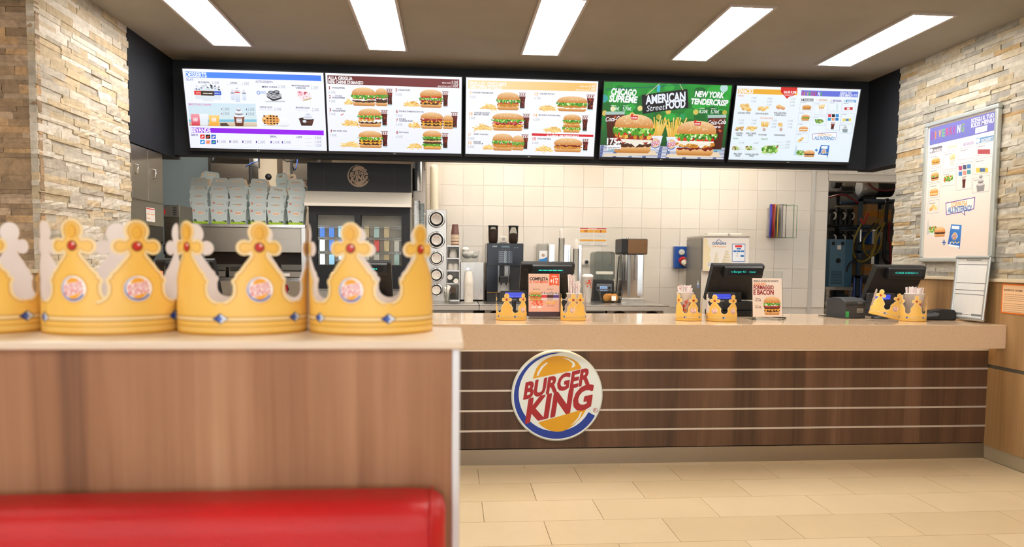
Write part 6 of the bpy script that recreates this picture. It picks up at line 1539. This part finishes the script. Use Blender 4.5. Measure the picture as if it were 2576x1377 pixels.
def meal_box(loc, rz, tilt, label, group='nested kids meal boxes on the packing chute'):
    t = thing('meal_box', label, 'meal box', loc, rz, group); t.scale = (1.02,1.02,1.02); t.rotation_euler = (tilt[0],tilt[1],rz)
    link('card_body', bx_me[0], t); link('box_print', bx_me[1], t); return t
ords = ('outermost','second','third','topmost')
cols = [('at the fryer column end',509,4,(.0,-.05,-.03,.02)),('next to the fryer column end stack',556,4,(0,.02,-.02,.03)),('third from the fryer column end',602,4,(0,.02,.0,-.04)),('third from the drinks cooler',653,4,(0,.0,.01,.02)),('next to the drinks cooler stack',697,3,(0,.01,.06,0)),('beside the drinks cooler',747,4,(0,.02,.04,-.02))]
r = random.Random(3)
for nm, px, n, lean in cols:
    x = X_(px, YCH+.06); dx = 0
    for k in range(n):
        dx += lean[k]*.12
        meal_box((x+dx, YCH+.07+.004*k, zc+.0008+.066*k), r.uniform(-.05,.05), (r.uniform(-.03,.02),lean[k]*1.2), 'pale blue meal box, %s of the nested stack %s' % (ords[k] if not (n == 3 and k == 2) else 'topmost', nm))
for i, (px, n) in enumerate(((528,5),(724,5),(640,3))):
    for k in range(n): meal_box((X_(px,YCH+.25), YCH+.25, zc+.006+.066*k), (.5,-.6,.2)[i], (0,.08*(1 if i != 1 else -1)), 'cream-sided meal box, %s of the stack behind the %s' % (('lowest','second','middle','fourth','highest')[k], ('fryer column end boxes','cooler end boxes','middle boxes')[i]))
# ---- steel cabinet along the left return, control column
t = thing('wall_cabinet', 'steel wall cabinet with two loop handles beyond the stone wall', 'cabinet', (XL-.01,5.16,0))
B().box(-.40,0,1.515,0,.56,2.068).obj('body', steel('cabinet_steel','#a69c8c',.36,1), t, bevel=.003)
for a, b_ in ((.008,.275),(.281,.545)): 
    d = B().box(0,a,1.69,.008,b_,2.055).obj('door', steel('cabinet_steel','#a69c8c',.36,1), t, bevel=.002)
    y = a+.06 if a < .1 else a+.09; B().tube([(.008,y,1.865),(.026,y,1.87),(.026,y,1.925),(.008,y,1.93)], .006, 8).obj('handle', m_chrome, d)
B().box(.001,.548,1.70,.004,.556,2.04).obj('door_gap', m_blackpl, t)
c = Canvas(); c.rect(0,0,.15,.10,'#e8e2da'); c.rect(.005,.088,.145,.096,'#c8342c'); c.rect(.01,.05,.065,.056,'#e6943c'); c.rect(.08,.05,.14,.056,'#e6943c'); c.rect(.01,.02,.065,.026,'#e6943c')
for k in range(5): c.rect(.012,.062+.005*k,.138,.0635+.005*k,'#cfc8c0')
c.obj('notice_sheet', m_print, t, mp=lambda u,v,d: (d+.001,.25+u,1.545+v))
t = thing('hood_recess', 'dark sloping hood recess under the steel wall cabinet', 'hood', (XL-.01,5.16,0)); B().prism([(-.38,1.05),(-.20,1.05),(0,1.40),(0,1.513),(-.38,1.513)], 0, .56, 'y').obj('shell', mat('dark_hood','#3a3630',.4,.6), t); B().box(-.38,.0,0,-.21,.56,1.05).obj('lower_panel', steel('dark_steel','#6f6c68',.35,2), t)
Yq = 6.05; xa, xb = X_(413,Yq), X_(453,Yq); za = Z_(430,516,Yq)
t = thing('fryer_column', 'steel fryer column with dark keypad strip on top', 'column', ((xa+xb)/2,Yq,0)); h_ = (xb-xa)/2
B().box(-h_,0,0,h_,.3,za).obj('body', steel('column_steel','#8d867a',.35,2), t, bevel=.003); kp = B().box(-h_+.004,-.006,za-.095,h_-.004,0,za-.006).obj('keypad', mat('keypad_grey','#6a665e',.4,.3), t)
c = Canvas(); c.rect(-.058,.02,-.045,.06,'#c02a24'); 
for k in range(4): c.rect(.012,.012+.018*k,.042,.024+.018*k,'#2c2c2c')
c.obj('keypad_print', m_print, kp, loc=(0,-.0065,za-.095)); B().box(-h_-.002,-.012,Z_(413,640,Yq),-h_+.022,-.0005,Z_(413,615,Yq)).obj('hinge_plate', m_blackpl, t)
# ---- far kitchen: steel wall panel, pillar, extractor hoods, strip lights, cables
m_bluest = mat('blue_grey_steel_wall','#b9cdd6',.3,.35)
Yk = 7.9
struct(B().box(X_(380,Yk),Yk,0,X_(545,Yk),Yk+.04,2.6).obj('wall_kitchen_panel', m_bluest))
struct(B().box(X_(652,7.75),7.75,0,X_(699,7.75),8.0,2.62).obj('wall_pillar', mottled('pillar_beige','#cfc0a8','#c8b9a0',3,.6)))
o = B().lathe([(0,0),(.033,0),(.033,.004)], 24, (X_(677,7.745),7.745,Z_(677,445,7.745)), axis='y', close=False).obj('pillar_hole', m_blackpl); tag(o, 'round black cable hole cut in the beige kitchen pillar', 'hole')
def hood(px0, px1, Y, label, y1):
    a, b_ = X_(px0,Y), X_(px1,Y); zz = Z_((px0+px1)/2,y1,Y); t = thing('extractor_hood', label, 'extractor hood', ((a+b_)/2,Y,zz)); h_ = (b_-a)/2
    B().prism([(0,0),(.9,0),(.9,2.6-zz),(.35,2.6-zz),(.12,.22),(0,.16)], -h_, h_, 'x').obj('canopy', steel('hood_steel','#6f675d',.4,0), t); B().prism([(.125,.20),(.34,2.58-zz),(.33,2.585-zz),(.115,.205)], -h_*.8, h_*.8, 'x').obj('filter_panel', mat('hood_dark','#3c3731',.4,.5), t)
    for x in (-h_-.03,h_): B().box(x,.02,-.05,x+.03,.06,2.6-zz).obj('hanger', mat('hanger_dark','#2a2724',.5), t)
hood(533,628,7.6,'steel extractor hood over the grill beside the beige pillar',452); hood(738,800,7.5,'steel extractor hood behind the drinks cooler header',452)
a = onY(727,396,8.6); strip_light((a.x,8.6,a.z+.02), .26, 'bright strip light under the kitchen ceiling beside the pillar', 24.)
a = onY(962,396,7.6); strip_light((a.x,7.6,a.z+.02), .36, 'thin strip light above the drinks cooler header', 24.)
strip_light((-1.8,7.0,2.565), 1.4, 'added unseen strip light over the packing chute behind the bulkhead', 52.); strip_light((-2.6,9.2,2.565), 1.4, 'added unseen strip light over the far kitchen wall', 52.)  # both lamps are unseen and added to brighten the kitchen
for i, (pts, col, lb) in enumerate(([[(697,386),(712,400),(722,407),(738,404)], '#151515', 'black cable looping from the bulkhead to the strip light'],[[(737,386),(738,396),(735,415),(740,430)], '#151515', 'black cable hanging beside the strip light'],[[(745,392),(748,405),(746,420),(742,428)], '#3a5aa8', 'blue cable hanging by the extractor hood'],[[(650,406),(632,411),(618,420)], '#3a5aa8', 'blue cable running to the hood hanger'],[[(652,424),(640,418),(624,416)], '#1a1a1a', 'black cable running to the hood hanger'])):
    P_ = [onY(px,py,7.2) for px, py in pts]; o = B().tube([(P_[0].x,7.2,2.625)]+P_, .006, 6).obj('hanging_cable', mat('cable_'+col[1:],col,.5)); tag(o, lb, 'cable')

# ================================================================== STOREROOM seen through the doorway
YS = 8.3
m_rackblue = mat('rack_blue_grey', '#4a5c6e', .5, .2); m_cart = mottled('cardboard', '#b08a5c', '#a37e52', 8, .8); m_tape = mat('orange_tape','#c8822c',.5)
def XS(px, Y=YS): return onY(px, 600, Y).x
def ZS(py, px=2150, Y=YS): return onY(px, py, Y).z
# blue-grey shelving rack
xa, xb = XS(2160), XS(2275)
t = thing('storage_rack', 'blue grey metal storage rack seen through the doorway', 'rack', (xa,YS,0)); w = xb-xa
for x in (0,w-.04):
    for y in (0,.5): B().box(x,y,0,x+.04,y+.04,ZS(500)).obj('post', m_rackblue, t)
zsh = [ZS(500)-.03,ZS(572),ZS(637),ZS(700),ZS(752),.25]
for z in zsh: B().box(0,0,z,w,.54,z+.03).obj('shelf', m_rackblue, t)
def carton(x, y, z, w_, d, h, label, tape=True):
    t = thing('carton', label, 'carton', (x,y,z)); B().box(0,0,0,w_,d,h).obj('box', m_cart, t, bevel=.003)
    if tape: B().box(-.001,-.001,h*.42,w_+.001,d*.5,h*.66).obj('tape', m_tape, t)
z = zsh[1]+.031
carton(xa+.10,YS+.02,z,.14,.3,.25,'brown carton with orange tape at the upright on the top rack shelf'); carton(xa+.255,YS+.02,z,.16,.3,.19,'smaller taped carton on the top rack shelf')
carton(xa+.14,YS+.12,zsh[2]+.031,.26,.3,.08,'flat brown carton on the middle rack shelf',False)
carton(xa+.10,YS+.02,zsh[3]+.031,.13,.3,.14,'brown carton on the low rack shelf at the upright'); carton(xa+.24,YS+.02,zsh[3]+.031,.16,.3,.12,'brown carton on the low rack shelf beside the first')
carton(xa+.05,YS+.05,zsh[4]+.031,.16,.3,.15,'brown taped carton on the lowest visible rack shelf'); 
for i, k in enumerate(('#2a5aa8','#e4e4e0','#d8d8d4','#2a5aa8','#c9c9c4','#b02c2c')):
    o = B().box(0,0,0,.03,.22,.15+.01*(i%2)).obj('binder', mat('binder_'+k[1:],k,.5), None, (xa+.16+.034*i,YS+.04,zsh[2]+.031+.0815)); tag(o, ('blue','white','light grey','dark blue','pale grey','red')[i]+' ring binder stacked on the flat carton', 'binder', 'ring binders on the rack')
# pump motors on top
def motor(px, py, Y, r, L, label, front):
    a = onY(px,py,Y); t = thing('pump_motor', label, 'pump', (a.x,Y,a.z)); m1 = mat('motor_silver','#a9a7a2',.35,.8)
    B().lathe([(r*.7,-L/2),(r,-L/2+.02),(r,L/2-.05),(r*.85,L/2)], 24, axis='x').obj('casing', m1, t); B().lathe([(r*.98,-L/2-.09),(r*1.0,-L/2-.02),(r*.8,-L/2)] if front else [(r*.85,L/2),(r*1.0,L/2+.02),(r*.95,L/2+.20)], 24, axis='x').obj('fan_cover', m_blackpl, t)
    for k in range(7): B().lathe([(r*1.04,-L/2+.03+k*L/9),(r*1.04,-L/2+.035+k*L/9)], 24, axis='x', close=False).obj('fin', m1, t)
    B().box(-L/2,-.05,-r-.03,L/2,.05,-r).obj('mount', m_blackpl, t)
motor(2130,463,YS-.05,.055,.16,'small silver pump motor on the storeroom shelf end',True); motor(2180,473,YS+.15,.115,.20,'large silver pump motor on top of the storage rack',False)
# left bank of black syrup pumps
xl, xr = XS(2084), XS(2154)
t = thing('pump_shelf', 'dark shelf board carrying rows of black syrup pumps', 'shelf', (xl,YS+.1,0)); 
for py in (481,565,622): B().box(-.1,0,ZS(py)-.02,xr-xl,.35,ZS(py)).obj('board', mat('shelf_black','#1c1b1a',.6), t)
for x in (-.1,xr-xl-.03): B().box(x,.3,0,x+.03,.35,ZS(481)-.02).obj('post', mat('shelf_black','#1c1b1a',.6), t)
k = 0
for row, py in enumerate((562,620)):
    for i in range(3):
        a = onY(2098+23*i, py, YS+.12); p = thing('syrup_pump', 'black syrup pump, '+('doorway side','middle','rack side')[i]+' of the '+('upper','lower')[row]+' row', 'pump', (a.x,YS+.18,ZS((565,622)[row])+.0005), 0, 'black syrup pumps in two rows')
        B().lathe([(.045,0),(.045,.10),(.030,.12),(.030,.16),(.038,.165),(.038,.19),(0,.20)], 16).obj('body', m_blackpl, p); B().tube([(.0,-.05,.15),(.012,-.075,.13),(.010,-.08,.09),(-.012,-.075,.06)], .010, 8).obj('spout', mat('spout_grey','#cfcbc4',.35,.2), p); B().cyl((0,-.03,.13),(0,-.055,.13),.018,n=12).obj('valve', m_darkgrey, p)
# clutter on the boards around the pumps
for i, (px, py, w_, h_, k, lb) in enumerate(((2092,622,.10,.06,'#8a6a44','flat brown carton under the syrup pumps'),(2140,620,.09,.05,'#c08a4a','tan carton under the rack-side syrup pump'))):
    a_ = onY(px,py,YS+.16); o = B().box(-w_/2,0,0,w_/2,.16,h_).obj('small_box', mat('box_'+k[1:],k,.7), None, (a_.x,YS+.28,ZS(622)+.0005)); tag(o, lb, 'box')
# blue carbonator cabinet
Yb = 7.95; xa2, xb2 = XS(2090,Yb), XS(2128,Yb); z0, z1 = onY(2110,722,Yb).z, onY(2110,602,Yb).z
t = thing('carbonator_cabinet', 'blue steel carbonator cabinet with round knob and vent grille', 'cabinet', (xa2,Yb,z0)); w = xb2-xa2
m_cb = mottled('cabinet_blue','#3f6680','#3a5f78',5,.45)
B().box(0,0,0,w,.02,z1-z0).obj('front', mottled('cabinet_blue_front','#587a8e','#527488',5,.45), t, bevel=.003); B().box(0,.02,0,w+.10,.40,z1-z0).obj('body', m_cb, t, bevel=.003)
for x in (.035,w-.035): B().lathe([(.020,-.003),(.022,0)],18,(x,0,z1-z0-.05),axis='y').obj('gauge', m_blackpl, t)
B().lathe([(.026,-.012),(.030,0)],20,(w*.55,0,(z1-z0)*.55),axis='y').obj('knob', m_blackpl, t); B().box(w*.45,-.002,z1-z0-.12,w*.7,-.0,z1-z0-.07).obj('label', m_paper, t)
for k in range(9): B().box(.02,-.003,.03+.018*k,w-.03,.0,.040+.018*k).obj('vent_louvre', mat('louvre_dark','#3a5566',.6), t)
t = thing('low_table', 'steel table carrying the blue carbonator cabinet', 'table', (XS(2075,Yb),Yb-.05,0)); L = XS(2137,Yb)-XS(2075,Yb)
B().box(0,0,z0-.035,L+.05,.55,z0-.0005).obj('top', m_st, t)
for x in (.02,L+.01): 
    for y in (.01,.5): B().box(x,y,0,x+.035,y+.035,z0-.035).obj('leg', m_st, t)
# white kettle-like canister, chain, hoses
a = onY(2094,790,7.6); t = thing('watering_can', 'cream plastic canister with handle and tubing on the storeroom floor stand', 'canister', (a.x,7.6,a.z-.08)); B().sphere((0,0,.09),.085,10,0,(1.15,1,1)).obj('body', mat('canister_cream','#b9b49c',.45), t); B().tube([(-.06,0,.13),(-.09,0,.20),(0,0,.25),(.06,0,.2),(.06,0,.15)],.014,8).obj('handle', mat('canister_cream','#b9b49c',.45), t); B().tube([(.05,0,.12),(.12,-.01,.2),(.10,0,.26)],.012,8).obj('spout', mat('canister_cream','#b9b49c',.45), t)
b_ = thing('stool_stand', 'dark stand under the cream canister', 'stand', (a.x,7.6,0)); B().box(-.14,-.12,0,.14,.12,a.z-.0805).obj('block', m_darkgrey, b_)
def hose(pts, r, col, label, Y=8.05, floor=False):
    P = [onY(px,py,Y-.03*math.sin(i)) for i,(px,py) in enumerate(pts)]
    Q = []
    for i in range(len(P)-1):
        p0, p1, p2, p3 = P[max(i-1,0)], P[i], P[i+1], P[min(i+2,len(P)-1)]
        for k in range(6):
            u = k/6; Q.append(.5*((2*p1)+(p2-p0)*u+(2*p0-5*p1+4*p2-p3)*u*u+(3*p1-p0-3*p2+p3)*u**3))
    Q.append(P[-1])
    if floor: Q.insert(0, Vector((Q[0].x, Q[0].y, r)))
    o = B().tube(Q, r, 8).obj('hose', mat('hose_'+col[1:],col,.35)); tag(o, label, 'hose', 'loose hoses in the storeroom')
hose([(2183,538),(2168,562),(2150,600),(2145,630),(2156,655),(2175,657),(2195,640),(2207,600),(2226,560)],.011,'#8f7a1e','yellow hose drooping in the lowest loop from the taped carton')
hose([(2232,503),(2215,545),(2185,585),(2172,612),(2178,638),(2192,645),(2210,630),(2222,590),(2228,560)],.011,'#9a8426','yellow hose in the smaller loop beside the black tube',8.28)
hose([(2220,565),(2205,580),(2200,620),(2190,640)],.011,'#9a8426','yellow hose hanging nearest the stone wall',8.1)
hose([(2200,562),(2178,590),(2160,615)],.012,'#161616','black hose crossing behind the yellow loops',8.12); hose([(2160,648),(2140,660),(2130,680),(2135,690)],.012,'#241a1c','dark hose curving down to the floor pipes',8.0)
hose([(2086,497),(2110,491),(2130,492),(2155,508),(2163,514)],.011,'#8a2028','red hose lying along the syrup pump shelf',8.32); hose([(2180,455),(2200,475),(2225,480),(2250,478)],.010,'#7a1e24','red hose draped over the large pump motor',8.3); hose([(2165,550),(2172,563),(2183,536)],.013,'#a02c24','red sleeve on the yellow hose end',8.0); hose([(2238,860),(2240,640),(2236,600),(2238,560)],.014,'#8f2226','red hose hanging behind the black post',8.25,True); hose([(2240,860),(2240,690),(2225,650),(2226,600),(2232,500)],.022,'#101010','thick black hose hanging beside the stone wall',8.15,True)
hose([(2098,519),(2120,520),(2146,520)],.010,'#a89a80','pale hose lying over the upper syrup pumps',8.48)
for px, lb in ((2150,'chain side'),(2166,'rack side')): 
    p0 = onY(px,700,7.9); o = B().cyl((p0.x,7.9,0),(p0.x,7.9,p0.z),.016,n=12).obj('floor_pipe', mat('pipe_chrome_blue','#4a5f9a',.2,.9)); tag(o, 'shiny upright floor pipe on the '+lb+' of the storeroom', 'pipe')
p0 = onY(2168,578,8.0); o = B().cyl((p0.x,8.02,p0.z-.14),(p0.x,8.02,p0.z),.014,n=12).obj('regulator', m_chrome); tag(o, 'bright chrome regulator tube hanging among the hoses', 'regulator')
strip_light((4.4,8.9,2.565), 1.0, 'added unseen strip light under the storeroom ceiling', 7.)  # unseen lamp added to light the storeroom contents

# ================================================================== RIGHT WALL: framed kids poster, orange notice
yl, yr, z0, z1 = 5.145, 4.418, 1.305, 2.333
w, h = yl-yr, z1-z0
t = thing('poster_frame', 'large silver framed kids menu poster on the stone wall', 'poster', (XR-.012,yl,z0), -PI/2)
m_pf = mat('poster_frame_silver', '#c9cfcd', .32, .7)
for nm, a in (('rail',(0,0,w,.032)),('rail',(0,h-.032,w,h)),('stile',(0,.032,.032,h-.032)),('stile',(w-.032,.032,w,h-.032))): B().box(a[0],-.022,a[1],a[2],.012,a[3]).obj(nm, m_pf, t, bevel=.008, seg=3)
B().box(.02,-.004,.02,w-.02,.011,h-.02).obj('back_board', m_paper, t)
pw, ph = w-.064, h-.064
c = Canvas(pw, ph, [(80,158),(498,52),(462,940),(45,950)]); c.rect(0,0,pw,ph,'#e2d2c4','#e9e5e4')
c.qpoly([(85,165),(495,62),(490,178),(83,268)], '#6a6cb4'); 
for i,(ch,k) in enumerate(zip('DIVERKING',('#8a4a9a','#c87a5a','#d8a05a','#6aa87a','#b84a7a','#a84a6a','#9a4a9a','#e8e4f0','#7aa06a'))): c.qtext(ch,95+24.5*i,232-i*6,46,k,x1=95+24.5*i+(19 if ch != 'I' else 9),bold=.03)
c.qtext('SCEGLI IL TUO',352,130,22,'#e4e2ec',x1=482,bold=.03); c.qtext('KIDS MENU',352,160,24,'#e4e2ec',x1=482,bold=.03); c.qpoly([(378,162),(446,146),(444,180),(376,196)], '#e6e2ea')
for x0,x1,y,tx,k,k2 in ((86,170,310,'PANINO','#6a6672','#e9e5e4'),(182,270,290,'CONTORNO','#e9e5e4','#e0a87a'),(280,372,272,'BEVANDA','#e9e5e4','#8a6aa4'),(385,482,250,'DESSERT','#5a8ab8','#e9e5e4')):
    c.qpoly([(x0,y-26),(x1,y-44),(x1-2,y-12),(x0-2,y+6)], k); c.qell(x0+10,y-12,11,13,'#efecec'); c.qtext(tx,x0+26,y-2,18,k2 if k != '#e9e5e4' else k2,x1=x1-4,bold=.02)
def pframe(x0,y0,x1,y1,s=.21):
    d = (x1-x0)*s
    for p in ([(x0,y0),(x1,y0-d),(x1,y0-d+3),(x0,y0+3)],[(x0-4,y1),(x1-4,y1-d*.6),(x1-4,y1-d*.6+3),(x0-4,y1+3)],[(x0,y0),(x0+2,y0),(x0-2,y1),(x0-4,y1)],[(x1,y0-d),(x1+2,y0-d),(x1-2,y1-d*.6),(x1-4,y1-d*.6)]): c.qpoly(p, '#b4b0b4')
    u, v = c.q(x0+8,y0+16); scribble(c,u,v,u+.07,.008,'#8a868a',int(x0+y0))
for f in ((86,325,168,398),(84,410,162,490),(80,502,158,585),(76,605,152,680),(178,308,268,412),(172,430,258,512),(280,285,372,352),(266,380,362,535),(384,262,484,328),(376,350,476,440),(366,462,462,552)): pframe(*f)
at_(burger,96,156,345,388,'BmcT',71); at_(burger,94,150,432,482,'BmtlT',72); at_(burger,86,146,530,575,'BwcT',73); at_(nuggets,80,142,620,672,74,5); at_(upright_fries,222,256,318,352,75,7); c.qpoly([(226,388),(248,386),(254,350),(222,352)], '#d8c8c4'); at_(salad,182,244,445,500,76)
for i,k in enumerate(('#a8486a','#4a4a6a','#4a7ab0','#4a78b0','#c88a7a','#4a8a9a')): c.qrect(278+26*(i%3),388+34*(i//3)-5*(i%3),300+26*(i%3),414+34*(i//3)-5*(i%3),k)
at_(cola,296,322,455,528); c.qrect(392,290,462,318,'#a84a52'); c.qrect(384,400,452,428,'#d8b84a'); c.qrect(405,402,435,424,'#4a6a9a'); c.qpoly([(390,545),(430,540),(434,500),(386,505)], '#8a8688'); u, v = c.q(410,505); swirl_cream(c,u-.035,v,.07,.07,'#c8c4c4','#4a4648'); c.qpoly([(340,340),(352,338),(350,275),(344,275)], '#dcdad8')
c.qpoly([(195,612),(380,575),(374,650),(318,662),(322,690),(296,670),(200,688)], '#7a5aa0'); c.qpoly([(200,617),(375,581),(369,645),(312,657),(315,680),(294,664),(205,682)], '#ece6e2')
c.qtext('SORPRESA',232,640,30,'#e0a04a',x1=334,bold=.02); c.qtext("ALL'INTERNO!",210,674,34,'#4a78b4',x1=358,bold=.03)
c.qpoly([(66,810),(88,806),(84,760),(78,705),(72,760)], '#c4c4c0'); at_(salad,80,142,755,812,77); at_(burger,120,196,762,822,'BmT',78); c.qrect(184,838,192,872,'#4a6aa8'); c.qrect(176,851,200,859,'#4a6aa8')
bag(212,300,742,890)
c.obj('poster_print', m_print, t, loc=(.032,-.005,.032))
z0, z1 = .980, 1.168
t = thing('orange_notice', 'notice with an orange border fixed to the oak wall panel', 'notice', (XR-.0015,4.342,z0), -PI/2); w, h = .30, z1-z0
B().box(0,-.002,0,w,.001,h).obj('sheet', mat('orange_card','#e0701c',.5), t); c = Canvas(); c.rect(.008,.008,w-.008,h-.008,'#e6bd92'); c.text('BURGER KING',.018,h-.045,.012,'#3a2a20',.02,1,width=.085); c.text('INFORMA',.11,h-.045,.012,'#3a2a20',.02,1,width=.06)
for k in range(9): scribble(c,.018,h-.068-.0125*k-(.008 if k > 3 else 0),w-.03,.005,'#8a6a50',k)
c.obj('notice_print', m_print, t, loc=(0,-.002,0))
